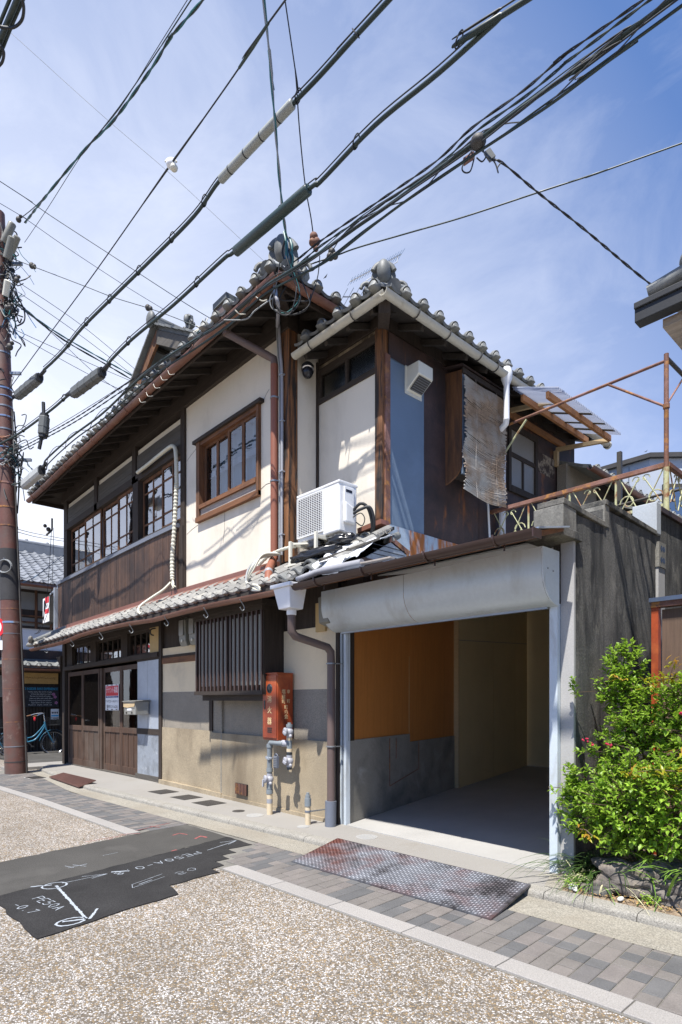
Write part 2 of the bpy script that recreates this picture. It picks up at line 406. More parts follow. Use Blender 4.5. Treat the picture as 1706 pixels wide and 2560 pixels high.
MT['chrome'] = mat('bright steel', (.62,.62,.63), .22, .05, 5, 40, .04, .02, metal=.9)
MT['mailsteel'] = mat('brushed mailbox steel', (.33,.32,.285), .45, .08, 2, 40, .06, .04, metal=.45)
MT['paper'] = mat('white paper', (.80,.80,.80), .7, .02, 3, 40, .02, 0)
MT['red'] = mat('sign red', (.62,.022,.035), .5, .02, 3, 40, .02, 0)
MT['ink'] = mat('black ink', (.015,.015,.02), .6, .05, 3, 40, .02, 0)
MT['navy'] = mat('navy ink', (.02,.045,.20), .5, .02, 3, 40, .02, 0)
MT['tarp'] = mat('white tarpaulin', (.72,.73,.75), .45, .05, 4, 30, .04, .1)
MT['chalkboard'] = mat('blackboard', (.018,.019,.022), .7, .3, 4, 60, .2, .1, dirt=(.06,.06,.065), dscale=5, d0=.5, d1=.8)
MT['chalkblue'] = mat('blue chalk', (.03,.36,.66), .9, .2, 20, 90, .2, 0)
MT['chalkwhite'] = mat('white chalk', (.55,.56,.58), .9, .3, 20, 90, .3, 0)
MT['chalkpink'] = mat('pink chalk', (.38,.15,.30), .9, .3, 20, 90, .3, 0)
MT['gold'] = mat('cream sign lettering', (.78,.60,.32), .6, .08, 12, 60, .1, 0)
MT['sidepaint'] = mat('pale brush lettering', (.60,.45,.36), .7, .2, 20, 60, .2, 0)
MT['sudare'] = mat('weathered reed', (.33,.245,.18), .8, .35, 7, 60, .4, .2, dirt=(.46,.45,.43), dscale=2.2, d0=.42, d1=.62, rnd=.2)
MT['asphalt'] = mat('grey old asphalt patch', (.070,.067,.062), .95, .15, 2, 130, .5, .8, dirt=(.105,.10,.092), dscale=1.4, d0=.5, d1=.75, spec=.12)
MT['asphalt2'] = mat('fresh black asphalt patch', (.034,.033,.033), .95, .25, 3, 130, .6, .9, spec=.12)
MT['spray'] = mat('white road marking spray', (.32,.35,.385), .9, .1, 10, 160, .35, .1)
MT['redspray'] = mat('red road marking spray', (.27,.075,.07), .9, .2, 10, 160, .4, .1)
MT['curtainW'] = mat('pale curtain', (.40,.42,.48), .9, .10, 1.5, 30, .08, .05, stretch=(9,9,.6))
MT['curtainB'] = mat('blue grey curtain', (.27,.35,.42), .9, .12, 1.5, 30, .08, .05, stretch=(9,9,.6))
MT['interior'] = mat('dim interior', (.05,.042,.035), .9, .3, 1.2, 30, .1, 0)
MT['farwhite'] = mat('white neighbour plaster', (.70,.70,.72), .9, .05, 1, 60, .04, .05)
MT['fargrey'] = mat('grey roofed block', (.40,.44,.50), .7, .05, 1, 60, .04, .03)
MT['bike'] = mat('blue bicycle enamel', (.035,.15,.24), .3, .05, 5, 40, .04, 0)
MT['flower'] = mat('crimson petals', (.42,.006,.045), .6, .15, 20, 60, .1, 0)
MT['blossom'] = mat('cream blossom', (.62,.58,.36), .8, .1, 20, 60, .1, 0)
MT['stem'] = mat('woody stems', (.10,.065,.04), .85, .2, 12, 60, .2, .1)
MT['polycarb'] = None
def leafmat(name, c0, c1, trans=.35):
    m, N, L, b = _nt(name)
    oi = N.new('ShaderNodeObjectInfo')
    v = _pos(N, L)
    f = _noise(N, L, v, 9, 3, .6)
    f2 = _noise(N, L, v, 60, 2, .6)
    m1 = N.new('ShaderNodeMath'); m1.operation = 'MULTIPLY_ADD'; m1.inputs[1].default_value = .55
    L.new(f2, m1.inputs[0])
    m2 = N.new('ShaderNodeMath'); m2.operation = 'MULTIPLY'; m2.inputs[1].default_value = .45
    L.new(f, m2.inputs[0]); L.new(m2.outputs[0], m1.inputs[2])
    c = _ramp(N, L, m1.outputs[0], .36, .64, (*c0, 1), (*c1, 1))
    c = _mix(N, L, 1.0, c, _ramp(N, L, oi.outputs['Random'], 0, 1, (.8,.8,.8,1), (1.2,1.2,1.2,1)), 'MULTIPLY')
    L.new(c, b.inputs['Base Color']); b.inputs['Roughness'].default_value = .42
    t = N.new('ShaderNodeBsdfTranslucent'); L.new(c, t.inputs['Color'])
    ms = N.new('ShaderNodeMixShader'); ms.inputs['Fac'].default_value = trans
    L.new(b.outputs[0], ms.inputs[1]); L.new(t.outputs[0], ms.inputs[2])
    L.new(ms.outputs[0], N['Material Output'].inputs['Surface'])
    return m
MT['leaf'] = leafmat('shrub leaf', (.15,.31,.022), (.45,.65,.075), .45)
MT['leafdark'] = leafmat('dark grass blade', (.028,.065,.018), (.085,.15,.03), .2)
MT['leafyellow'] = leafmat('yellow green leaf', (.30,.36,.02), (.50,.40,.03))
MT['leaforange'] = leafmat('orange young leaf', (.42,.20,.03), (.55,.34,.05))
MT['irisleaf'] = leafmat('sword leaf', (.09,.19,.025), (.20,.33,.05), .25)
def glass(name, tint=(.85,.9,.92), refl=.24, rough=.02):
    m, N, L, b = _nt(name); N.remove(b)
    tr = N.new('ShaderNodeBsdfTransparent'); tr.inputs['Color'].default_value = (*tint, 1)
    gl = N.new('ShaderNodeBsdfGlossy'); gl.inputs['Roughness'].default_value = rough
    fr = N.new('ShaderNodeFresnel'); fr.inputs['IOR'].default_value = 1.5
    m1 = N.new('ShaderNodeMath'); m1.operation = 'ADD'; m1.inputs[1].default_value = refl; m1.use_clamp = True
    L.new(fr.outputs[0], m1.inputs[0])
    v = _pos(N, L); nn = _noise(N, L, v, 3.0, 2, .5)
    bp = N.new('ShaderNodeBump'); bp.inputs['Strength'].default_value = .06; bp.inputs['Distance'].default_value = .02
    L.new(nn, bp.inputs['Height']); L.new(bp.outputs['Normal'], gl.inputs['Normal'])
    ms = N.new('ShaderNodeMixShader'); L.new(m1.outputs[0], ms.inputs[0]); L.new(tr.outputs[0], ms.inputs[1]); L.new(gl.outputs[0], ms.inputs[2])
    L.new(ms.outputs[0], N['Material Output'].inputs['Surface'])
    return m
MT['glass'] = glass('window glass', refl=.40)
MT['glass2'] = glass('calm window glass', refl=.16)
MT['glassclear'] = glass('clear door glass', (.8,.82,.8), .08)
MT['glassdim'] = glass('dusty glass', (.55,.58,.58), .10, .2)
def polycarb():
    m, N, L, b = _nt('corrugated polycarbonate')
    b.inputs['Base Color'].default_value = (.42,.45,.53,1); b.inputs['Roughness'].default_value = .3
    tr = N.new('ShaderNodeBsdfTransparent'); tr.inputs['Color'].default_value = (.82,.86,.92,1)
    tl = N.new('ShaderNodeBsdfTranslucent'); tl.inputs['Color'].default_value = (.48,.51,.60,1)
    m1 = N.new('ShaderNodeMixShader'); m1.inputs[0].default_value = .5
    L.new(b.outputs[0], m1.inputs[1]); L.new(tl.outputs[0], m1.inputs[2])
    m2 = N.new('ShaderNodeMixShader'); m2.inputs[0].default_value = .22
    L.new(m1.outputs[0], m2.inputs[1]); L.new(tr.outputs[0], m2.inputs[2])
    L.new(m2.outputs[0], N['Material Output'].inputs['Surface'])
    return m
MT['polycarb'] = polycarb()
def roadmat():
    m, N, L, b = _nt('exposed pebble road')
    v = _pos(N, L)
    vo = N.new('ShaderNodeTexVoronoi'); vo.inputs['Scale'].default_value = 104; L.new(v, vo.inputs['Vector'])
    ve = N.new('ShaderNodeTexVoronoi'); ve.feature = 'DISTANCE_TO_EDGE'; ve.inputs['Scale'].default_value = 104; L.new(v, ve.inputs['Vector'])
    sp = N.new('ShaderNodeSeparateColor'); L.new(vo.outputs['Color'], sp.inputs[0])
    r = N.new('ShaderNodeValToRGB'); e = r.color_ramp.elements; r.color_ramp.interpolation = 'CONSTANT'
    e[0].position = 0; e[0].color = (.19,.16,.125,1); e[1].position = .22; e[1].color = (.33,.25,.155,1)
    for p, c in ((.42,(.46,.44,.42,1)),(.60,(.25,.235,.22,1)),(.70,(.54,.53,.525,1)),(.86,(.66,.655,.655,1)),(.93,(.12,.11,.10,1))):
        q = e.new(p); q.color = c
    L.new(sp.outputs[0], r.inputs['Fac'])
    big = _noise(N, L, v, .8, 6, .68)
    c = _mix(N, L, 1.0, r.outputs['Color'], _ramp(N, L, big, .32, .68, (.72,.70,.67,1), (1.12,1.10,1.08,1)), 'MULTIPLY')
    md = _noise(N, L, v, 9, 4, .6)
    c = _mix(N, L, 1.0, c, _ramp(N, L, md, .3, .7, (.88,.86,.84,1), (1.08,1.08,1.08,1)), 'MULTIPLY')
    gap = _ramp(N, L, ve.outputs['Distance'], .02, .16)
    c = _mix(N, L, gap, (.13,.11,.085), c)
    L.new(c, b.inputs['Base Color']); b.inputs['Roughness'].default_value = .9; b.inputs['Specular IOR Level'].default_value = .2
    _bump(N, L, b, gap, .5, .006)
    return m
MT['road'] = roadmat()
def pavermat(island=False):
    m, N, L, b = _nt('concrete paver')
    oi = N.new('ShaderNodeNewGeometry') if island else N.new('ShaderNodeObjectInfo'); v = _pos(N, L)
    r = N.new('ShaderNodeValToRGB'); e = r.color_ramp.elements; r.color_ramp.interpolation = 'CONSTANT'
    e[0].position = 0; e[0].color = (.150,.136,.124,1); e[1].position = .25; e[1].color = (.112,.110,.109,1)
    for p, c in ((.48,(.168,.150,.137,1)),(.68,(.095,.094,.094,1)),(.82,(.155,.138,.128,1)),(.93,(.125,.117,.113,1))):
        q = e.new(p); q.color = c
    L.new(oi.outputs['Random Per Island' if island else 'Random'], r.inputs['Fac'])
    fn = _noise(N, L, v, 160, 4, .7)
    c = _mix(N, L, 1.0, r.outputs['Color'], _ramp(N, L, fn, .25, .75, (.72,.72,.72,1), (1.28,1.28,1.28,1)), 'MULTIPLY')
    bg = _noise(N, L, v, 5, 4, .7)
    c = _mix(N, L, 1.0, c, _ramp(N, L, bg, .3, .7, (.85,.85,.85,1), (1.12,1.12,1.12,1)), 'MULTIPLY')
    L.new(c, b.inputs['Base Color']); b.inputs['Roughness'].default_value = .88
    _bump(N, L, b, fn, .4, .004)
    return m
MT['paver'] = pavermat()
MT['paverfield'] = pavermat(True)
def text_mesh(s, size, m, depth=0.0):
    cu = bpy.data.curves.new("lettering", 'FONT'); cu.body = s; cu.size = size
    cu.align_x = 'CENTER'; cu.align_y = 'CENTER'; cu.extrude = depth; cu.resolution_u = 2
    o = bpy.data.objects.new("lettering", cu); COL.objects.link(o)
    dg = bpy.context.evaluated_depsgraph_get()
    me = bpy.data.meshes.new_from_object(o.evaluated_get(dg))
    bpy.data.objects.remove(o); bpy.data.curves.remove(cu)
    me.materials.clear(); me.materials.append(m)
    return me
def lettering(s, size, m, loc, xdir, ydir, parent, name='lettering', fit=None, depth=0.0006):
    me = text_mesh(s, size, m, depth)
    o = bpy.data.objects.new(name, me); COL.objects.link(o)
    x = Vector(xdir).normalized(); y = Vector(ydir).normalized(); z = x.cross(y)
    sx = 1.0
    if fit:
        w = max((v.co.x for v in me.vertices), default=.1) - min((v.co.x for v in me.vertices), default=0)
        if w > 0: sx = fit / w
    l = Vector(loc); l.z += sag(l.x)
    M = Matrix((x*sx, y, z)).transposed().to_4x4(); M.translation = l - (WOFF[parent] if parent else Vector())
    if parent: o.parent = parent
    o.matrix_basis = M
    return o
# ================================================================== GROUND
def kerbY(x): return 3.978 + .0815 * x if x > -9.2 else 3.228 + .085 * (-9.2 - x)   # the kerb bends back towards the corner
def gutY(x): return 3.60 + .068 * x if x > -9.2 else 2.974 + .10 * (-9.2 - x)
def grinY(x): return 2.90 + .047 * x
def groutY(x): return 2.745 + .045 * x
XB = [-160, -40, -15, -12, -9, -6, -3, 0, 3, 40, 160]
b = MB()
for i in range(len(XB)-1):
    b.add([(XB[i],-120,-.060),(XB[i+1],-120,-.060),(XB[i+1],200,-.060),(XB[i],200,-.060)], [(0,1,2,3)])
struct(b.build('road', MT['road']))
def strip(name, m, ya, yb, x0, x1, z, th=0.0, n=24):
    b = MB()
    xs = [x0 + (x1-x0)*i/n for i in range(n+1)]
    for i in range(n):
        a, c = xs[i], xs[i+1]
        b.add([(a,ya(a),z),(c,ya(c),z),(c,yb(c),z),(a,yb(a),z)], [(0,1,2,3)])
    return b.build(name, m)
gutter = struct(strip('road_gutter', MT['gutterstone'], lambda x: gutY(x)-.002, kerbY, -13.1, 4, -.0515))
pave = struct(strip('paver_strip', MT['joint'], grinY, lambda x: gutY(x)-.002, -13.6, 4, -.0565))
gedge = struct(strip('granite_edging', MT['joint'], lambda x: groutY(x)-.012, lambda x: grinY(x)+.004, -13.6, 4, -.0582))
# side street asphalt beyond the corner
b = MB()
for i in range(6):
    y0, y1 = 3.6 + i*6, 3.6 + (i+1)*6
    b.add([(-18.2,y0,-.056),(-13.3,y0,-.056),(-13.3,y1,-.056),(-18.2,y1,-.056)], [(0,1,2,3)])
struct(b.build('side_street', MT['asphalt']))
# pavers: columns across the strip, long and short stones in turn
ux = Vector((1, .058, 0)).normalized(); uy = Vector((-.058, 1, 0)).normalized()
stones = []
PW = .104
k = 0; x = -12.9
while x < 2.2:
    rng = random.Random(int(x*997)+5)
    y = grinY(x) + .004; top = gutY(x) - .006
    seq = [.207, .106] if k % 2 else [.106, .207]
    j = 0
    while y < top - .02:
        L = seq[j % 2] if rng.random() > .25 else seq[(j+1) % 2]
        if y + L > top: L = top - y
        if top - (y+L) < .03: L = top - y
        cy = y + L/2
        cx = x + (-.058)*(cy-2.9)
        inpatch = (-6.03 < cx < -4.17 - .80*(cy-2.48))
        if not inpatch: stones.append((cx, cy, round(L, 3)))
        y += L; j += 1
    x += PW; k += 1
stones.sort(key=lambda s: s[0]**2 + s[1]**2)
pm_cache = {}
def paver_mesh(L):
    L = round(L*200)/200
    if L not in pm_cache:
        bb = MB(); w, l, c = (PW-.006)/2, (L-.006)/2, .004
        bb.add([(-w,-l,-.02),(w,-l,-.02),(w,l,-.02),(-w,l,-.02),(-w,-l,-c),(w,-l,-c),(w,l,-c),(-w,l,-c),(-w+c,-l+c,0),(w-c,-l+c,0),(w-c,l-c,0),(-w+c,l-c,0)],
               [(0,1,5,4),(1,2,6,5),(2,3,7,6),(3,0,4,7),(4,5,9,8),(5,6,10,9),(6,7,11,10),(7,4,8,11),(8,9,10,11)])
        pm_cache[L] = bb.mesh('paver', MT['paver'], dosag=False)
    return pm_cache[L]
ang = math.atan(.058)
vis = [s for s in stones if s[0] > -13 and not (s[0] > -.55)]
rest = MB(); cnt = 0
for cx, cy, L in stones:
    z = -.049 + RND.uniform(-.0012, .0012)
    if cnt < 300:
        inst('paver', paver_mesh(L), pave, (cx, cy, z), (RND.uniform(-.006,.006), RND.uniform(-.006,.006), ang)); cnt += 1
    else:
        w, l = (PW-.006)/2, (L-.006)/2
        c4 = [Vector((cx,cy,z)) + ux*a + uy*bq for a, bq in ((-w,-l),(w,-l),(w,l),(-w,l))]
        rest.prism(c4, (0,0,-.015))
if rest.v: stuff(rest.build('more_pavers', MT['paverfield'], pave))
# granite edging stones
def edge_run(x0, x1, L=.634):
    x = x0
    while x < x1 - .05:
        e = min(x+L, x1)
        bb = MB()
        a0, a1 = x+.004, e-.004
        sl = .05
        pts = [(a0, groutY(a0), 0), (a1, groutY(a1), 0), (a1-sl*0+(-.0), grinY(a1)-.002, 0), (a0, grinY(a0)-.002, 0)]
        bb.prism([Vector(p)+Vector((0,0,-.0475)) for p in pts], (0,0,-.02))
        bb.build('edging_stone', MT['granite'], gedge, bevel=.004)
        x = e
edge_run(-13.4, -5.98); edge_run(-4.24+.0, 2.5, .632)
# kerb stones with a rounded nose
kerb = struct(strip('kerb', MT['kerb'], lambda x: kerbY(x)+.02, lambda x: kerbY(x)+.11, -13.0, 4, -.012))
def kerb_run(x0, x1, L, skip=()):
    x = x0
    while x < x1 - .02:
        e = min(x+L, x1)
        bb = MB(); a0, a1 = x+.003, e-.003
        prof = [(0,-.075),(0,-.03),(.006,-.014),(.018,-.004),(.034,0.0),(.125,.002),(.125,-.075)]
        A = [Vector((a0, kerbY(a0)+p, z)) for p, z in prof]; B = [Vector((a1, kerbY(a1)+p, z)) for p, z in prof]
        n = len(prof); bb.v = A + B
        bb.f = [tuple(range(n)), tuple(range(2*n-1, n-1, -1))] + [(i, n+i, n+(i+1)%n, (i+1)%n) for i in range(n)]
        bb.build('kerb_stone', MT['kerb'], kerb, smooth=40)
        x = e
kerb_run(-12.95, 2.4, .605)
# pavement in front of the house and apron of the garage
b = MB()
xs = [-13.35, -12, -10.5, -9.2, -7.5, -6, -4.6, -3.4, -2.12]
for i in range(len(xs)-1):
    a, c = xs[i], xs[i+1]
    b.prism([(a, kerbY(a)+.12, .002),(c, kerbY(c)+.12, .002),(c, 4.42, .002),(a, 4.42, .002)], (0,0,-.06))
side = struct(b.build('sidewalk', MT['apron']))
b = MB(); b.prism([(-13.35,3.05,.0),(-13.35,8,.0),(-14.1,8,.0),(-14.3,3.6,.0),(-13.9,3.05,0)], (0,0,-.06))
struct(b.build('corner_pavement', MT['apron']))
b = MB(); b.prism([(-2.118,3.935,.006),(-1.99,3.955,.004),(-2.075,4.42,.008),(-2.22,4.46,.008),(-2.215,4.20,.006)], (0,0,-.06))
struct(b.build('corner_slab', MT['gutterstone']))
b = MB(); b.prism([(-4.56,4.26,.010),(-2.2,4.26,.010),(-2.25,10.9,.012),(-6.2,10.9,.012),(-5.37,7.31,.011)], (0,0,-.06))
struct(b.build('garage_floor', MT['garagefloor']))
# garden soil
def soil(u, v):
    x = -2.02 + 4.2*u; y0 = kerbY(x)+.115; y = y0 + (7.0-y0)*v
    h = .0 + .05*min(1, v*6) + .02*mnoise.noise(Vector((x*3, y*3, 0)))
    if v == 0: h = .0
    return (x, y, h)
b = MB(); b.grid(soil, 40, 40)
struct(b.build('garden_soil', MT['soil'], smooth=60))
# asphalt patches over an old trench
def rough_poly(pts, n=14, amp=.012, seed=1):
    rng = random.Random(seed); out = []
    for i in range(len(pts)):
        p = Vector((*pts[i], 0)); q = Vector((*pts[(i+1) % len(pts)], 0))
        m = max(2, int((q-p).length*n)); d = (q-p).normalized(); nn = Vector((-d.y, d.x, 0))
        for j in range(m):
            w = 0 if j == 0 else rng.uniform(-amp, amp)
            r = p.lerp(q, j/m) + nn*w
            out.append((r.x, r.y))
    return out
grey = [(-4.72,.98),(-4.95,2.1),(-5.19,3.185),(-5.6,3.175),(-6.07,3.165),(-5.88,2.2),(-5.66,1.0)]
b = MB(); b.prism([(x,y,-.0540) for x, y in rough_poly(grey)], (0,0,-.02))
patch = struct(b.build('asphalt_patch', MT['asphalt']))
dark = [(-3.73,1.01),(-3.83,1.5),(-3.90,1.99),(-4.13,2.03),(-4.17,2.49),(-4.30,2.49),(-4.32,2.62),(-4.47,2.62),(-4.46,2.76),(-4.60,2.77),(-4.60,2.92),(-4.76,2.93),(-4.74,3.19),(-5.186,3.183),(-4.945,2.1),(-4.714,.98)]
b = MB(); b.prism([(x,y,-.0520) for x, y in rough_poly(dark, seed=4)], (0,0,-.02))
patch2 = struct(b.build('fresh_asphalt_patch', MT['asphalt2']))
# sprayed surveying marks
def ribbon(b, pts, w, z, jit=.25):
    pts = [Vector((p[0], p[1], z)) for p in pts]
    ext = []
    for i in range(len(pts)-1):
        n = max(2, int((pts[i+1]-pts[i]).length/.015))
        for j in range(n): ext.append(pts[i].lerp(pts[i+1], j/n))
    ext.append(pts[-1])
    L = []; R_ = []
    for i, p in enumerate(ext):
        d = (ext[min(i+1, len(ext)-1)] - ext[max(i-1, 0)]).normalized(); nn = Vector((-d.y, d.x, 0))
        a, c = .28*w*(1+RND.uniform(-jit*2, jit)), .36*w*(1+RND.uniform(-jit*2, jit))
        L.append(p+nn*a); R_.append(p-nn*c)
    o = len(b.v); b.v += L + R_; n = len(ext)
    for i in range(n-1): b.f.append((o+i, o+n+i, o+n+i+1, o+i+1))
    return b
GL = {'P':[[(0,0),(0,1),(.5,.95),(.55,.6),(.05,.5)]], 'E':[[(.55,1),(0,1),(0,0),(.55,0)],[(0,.5),(.4,.5)]], '5':[[(.5,1),(.05,1),(.02,.55),(.4,.6),(.5,.3),(.3,0),(0,.08)]],
      '0':[[(.25,0),(0,.4),(.1,.9),(.35,1),(.52,.6),(.45,.1),(.25,0)]], 'A':[[(0,0),(.28,1),(.55,0)],[(.12,.4),(.45,.4)]], '-':[[(.05,.5),(.5,.5)]], '.':[[(.2,0),(.26,.1)]],
      '7':[[(0,.95),(.5,1),(.2,0)]], '8':[[(.25,.5),(.02,.75),(.25,1),(.48,.75),(.25,.5),(0,.25),(.25,0),(.52,.25),(.25,.5)]], ' ':[]}
def spray_text(b, s, p, q, h, w, z, updir):
    p = Vector((*p, 0)); q = Vector((*q, 0)); up = Vector((*updir, 0)).normalized(); st = (q-p)/len(s)
    for i, ch in enumerate(s):
        o = p + st*i
        for stroke in GL[ch]:
            ribbon(b, [o + st*(1.25*a) + up*(h*c) for a, c in stroke], w, z)
z = -.0505
b = MB()
ribbon(b, [(-4.69,1.40),(-3.84,1.33)], .035, z)
ring = lambda cx, cy, rx, ry: [(cx+rx*math.cos(t*.45), cy+ry*math.sin(t*.45)) for t in range(15)]
ribbon(b, ring(-4.70,1.39,.075,.085), .022, z); ribbon(b, ring(-3.87,1.24,.06,.085), .024, z)
ribbon(b, [(-3.99,1.45),(-3.84,1.35),(-3.90,1.20)], .032, z)
ribbon(b, [(-4.79,1.25),(-4.73,1.38)], .03, z)
ribbon(b, [(-4.72,1.45),(-4.73,1.80)], .010, z); ribbon(b, [(-4.79,1.62),(-4.73,1.80),(-4.69,1.66)], .010, z)
ribbon(b, [(-4.84,2.76),(-4.98,3.17)], .014, z); ribbon(b, [(-4.90,3.02),(-4.98,3.17),(-5.02,3.0)], .012, z)
spray_text(b, 'PE50A-0.8', (-4.87,2.66), (-4.71,1.80), .085, .013, z, (1,.15))
ribbon(b, [(-4.76,1.84),(-4.69,1.96)], .035, z)
spray_text(b, 'PE50A', (-4.49,1.18), (-4.12,1.235), .075, .011, z, (-.25,1))
spray_text(b, '-0.7', (-4.44,1.03), (-4.17,1.095), .07, .012, z, (-.25,1))
ribbon(b, [(-4.33,1.83),(-4.43,2.12)], .007, z); ribbon(b, [(-4.25,1.80),(-4.35,2.10)], .007, z); ribbon(b, [(-4.33,1.83),(-4.25,1.80)], .007, z)
ribbon(b, [(-4.30,1.87),(-4.34,1.99)], .012, z)
spray_text(b, '50', (-4.38,2.20), (-4.44,2.42), .07, .008, z, (1,.2))
b.build('spray_marking', MT['spray'], patch2)
b = MB(); z2 = -.0525
ribbon(b, [(-5.12,1.62),(-5.14,1.78)], .012, z2); ribbon(b, [(-5.19,1.68),(-5.07,1.75)], .012, z2); ribbon(b, [(-5.2,1.62),(-5.1,1.66)], .01, z2); ribbon(b, [(-5.32,1.98),(-5.33,2.12)], .008, z2)
b.build('faded_marking', MT['spray'], patch)
b = MB()
ribbon(b, [(-5.62,2.80),(-5.66,2.90),(-5.55,2.93)], .03, z2); ribbon(b, [(-5.03,2.50),(-5.06,2.56)], .05, z2); ribbon(b, [(-5.33,2.90),(-5.40,3.0),(-5.30,3.02)], .04, z2)
b.build('red_marking', MT['redspray'], patch)
b = MB(); z3 = -.0445
ribbon(b, [(-6.06,2.60),(-6.17,3.04)], .02, z3); ribbon(b, [(-6.02,2.86),(-6.16,2.80)], .018, z3)
ribbon(b, [(-6.0,2.40),(-5.90,2.58)], .02, z3)
b.build('red_paver_marking', MT['redspray'], pave)
b = MB(); z4 = -.0588
ribbon(b, [(-5.97,2.05),(-5.98,2.30),(-5.99,2.51)], .016, z4); ribbon(b, [(-5.84,2.12),(-5.92,2.28),(-5.86,2.40)], .02, z4)
ro = bpy.data.objects['road']; b.build('red_road_marking', MT['redspray'], ro)

# ------------------------------------------------------------------ covers and plates lying on the pavement
def square_cover(c, label):
    t = thing('utility_cover', label, 'cover', (c[0], c[1], 0), 'square iron covers in the pavement')
    d = Vector((1, .08, 0)).normalized(); e = Vector((-.08, 1, 0)).normalized(); C0 = Vector((*c, 0))
    def q(r): return [C0 + d*a*r*1.2 + e*bq*r for a, bq in ((-1,-1),(1,-1),(1,1),(-1,1))]
    b = MB(); b.prism([p+Vector((0,0,.005)) for p in q(.150)], (0,0,-.02)); b.build('cover_frame', MT['iron'], t)
    b = MB(); b.prism([p+Vector((0,0,.008)) for p in q(.136)], (0,0,-.004))
    for i in range(-3, 4):
        for j in range(-3, 4):
            p = C0 + d*i*.043 + e*j*.036; b.box(p.x-.013, p.x+.013, p.y-.004, p.y+.004, .008, .011)
    b.build('lid', MT['iron'], t)
square_cover((-8.03,3.86), 'square iron cover set in the pale pavement, nearest the grey metal door panel')
square_cover((-7.36,3.875), 'square iron cover in the pavement, middle one of the row of three')
square_cover((-6.76,3.88), 'square iron cover in the pavement, nearest the red extinguisher box')
def round_cover(c, r, m, label, ribs=False, name='round_cover'):
    t = thing(name, label, 'cover', (c[0], c[1], 0))
    b = MB(); b.lathe((c[0], c[1], -.01), (0,0,1), [(r,0),(r,.0155),(r*.9,.0165),(0,.0165)], 28); b.build('lid', m, t, smooth=30)
    if ribs:
        b = MB()
        for i in range(-7, 8):
            hx = math.sqrt(max(0, (r*.86)**2 - (i*r*.115)**2)); b.box(c[0]-hx, c[0]+hx, c[1]+i*r*.115-.003, c[1]+i*r*.115+.003, .006, .009)
        for i in range(-7, 8):
            hx = math.sqrt(max(0, (r*.86)**2 - (i*r*.115)**2)); b.box(c[0]+i*r*.115-.003, c[0]+i*r*.115+.003, c[1]-hx, c[1]+hx, .0055, .0085)
        b.build('raised_pattern', m, t)
    else:
        b = MB(); b.box(c[0]-.02, c[0]+.02, c[1]-.008, c[1]+.008, .0066, .009); b.build('lift_bar', m, t)
round_cover((-6.03,3.86), .075, MT['iron'], 'small round dark iron cover in the pavement beside a white drain lid')
round_cover((-5.68,3.86), .10, MT['cement'], 'round white drain lid in the pavement near the tall gas riser', True, 'round_drain_cover')
round_cover((-4.05,4.06), .105, MT['cement'], 'round white drain lid in the garage apron above the steel ramp plate', True, 'round_drain_cover')
round_cover((-4.83,3.89), .065, MT['cement'], 'small white round lid on the pavement beside the short gas stub', True, 'round_drain_cover')
# drain grating beside the pole
t = thing('drain_grate', 'iron drain grating in the road beside the brown utility pole', 'grating', (-11.6,3.15,-.06))
b = MB()
P0 = [(-11.9,2.98),(-11.4,3.02),(-11.44,3.28),(-11.92,3.24)]
b.prism([(x,y,-.049) for x, y in P0], (0,0,-.012)); b.build('grate_frame', MT['greyconcrete'], t)
for i in range(7):
    f = (i+.7)/7.6; b = MB()
    b.bar((-11.87+.43*f, 3.00+.035*f, -.046), (-11.895+.44*f, 3.235+.03*f, -.046), .026, .010); b.build('grate_bar', MT['iron'], t)
# ribbed ramp plate by the doors
t = thing('ribbed_ramp_plate', 'small rusty ribbed ramp plate leaning on the kerb before the wooden doors', 'ramp plate', (-10.5,3.4,-.05))
A = [Vector((-11.13,3.44,.060)), Vector((-9.57,3.455,.060)), Vector((-9.58,3.19,-.022)), Vector((-11.40,3.28,-.022))]
b = MB(); b.prism(A, (0,0,-.012)); b.build('plate', MT['rampplate'], t)
for i in range(11):
    f = (i+.5)/11; p = A[0].lerp(A[3], f); q = A[1].lerp(A[2], f)
    b = MB(); b.bar(p+Vector((.02,0,.003)), q+Vector((-.02,0,.003)), .016, .008); b.build('rib', MT['rampplate'], t)
# chequer plate ramp of the garage
t = thing('chequer_ramp_plate', 'large worn red and black chequer plate ramp in front of the open garage', 'ramp plate', (-3.1,3.5,-.02))
P = [Vector((-4.15,3.765,.022)), Vector((-2.175,3.845,.022)), Vector((-2.085,3.20,-.040)), Vector((-3.99,3.085,-.040))]
b = MB(); b.prism(P, (0,0,-.014)); plate = b.build('plate', MT['steelplate'], t)
b = MB(); nU, nV = 84, 30
eu = (P[1]-P[0]).normalized(); ev = (P[3]-P[0]).normalized(); up = ev.cross(eu).normalized()
if up.z < 0: up = -up
for i in range(nU):
    for j in range(nV):
        fu, fv = (i+.6)/nU*.985+.004, (j+.5)/nV*.97+.015
        c = P[0].lerp(P[1], fu).lerp(P[3].lerp(P[2], fu), fv)
        d = (eu+ev).normalized() if (i+j) % 2 else (eu-ev).normalized()
        s = up.cross(d).normalized(); l, w, h = .0125, .0042, .0035
        b.add([c-d*l+up*.0005, c-s*w+up*.0005, c+d*l+up*.0005, c+s*w+up*.0005, c-d*l*.45+up*h, c+d*l*.45+up*h],
              [(0,1,4),(1,5,4),(1,2,5),(2,3,5),(3,4,5),(3,0,4)])
stuff(b.build('raised_lozenges', MT['lozenge'], t))
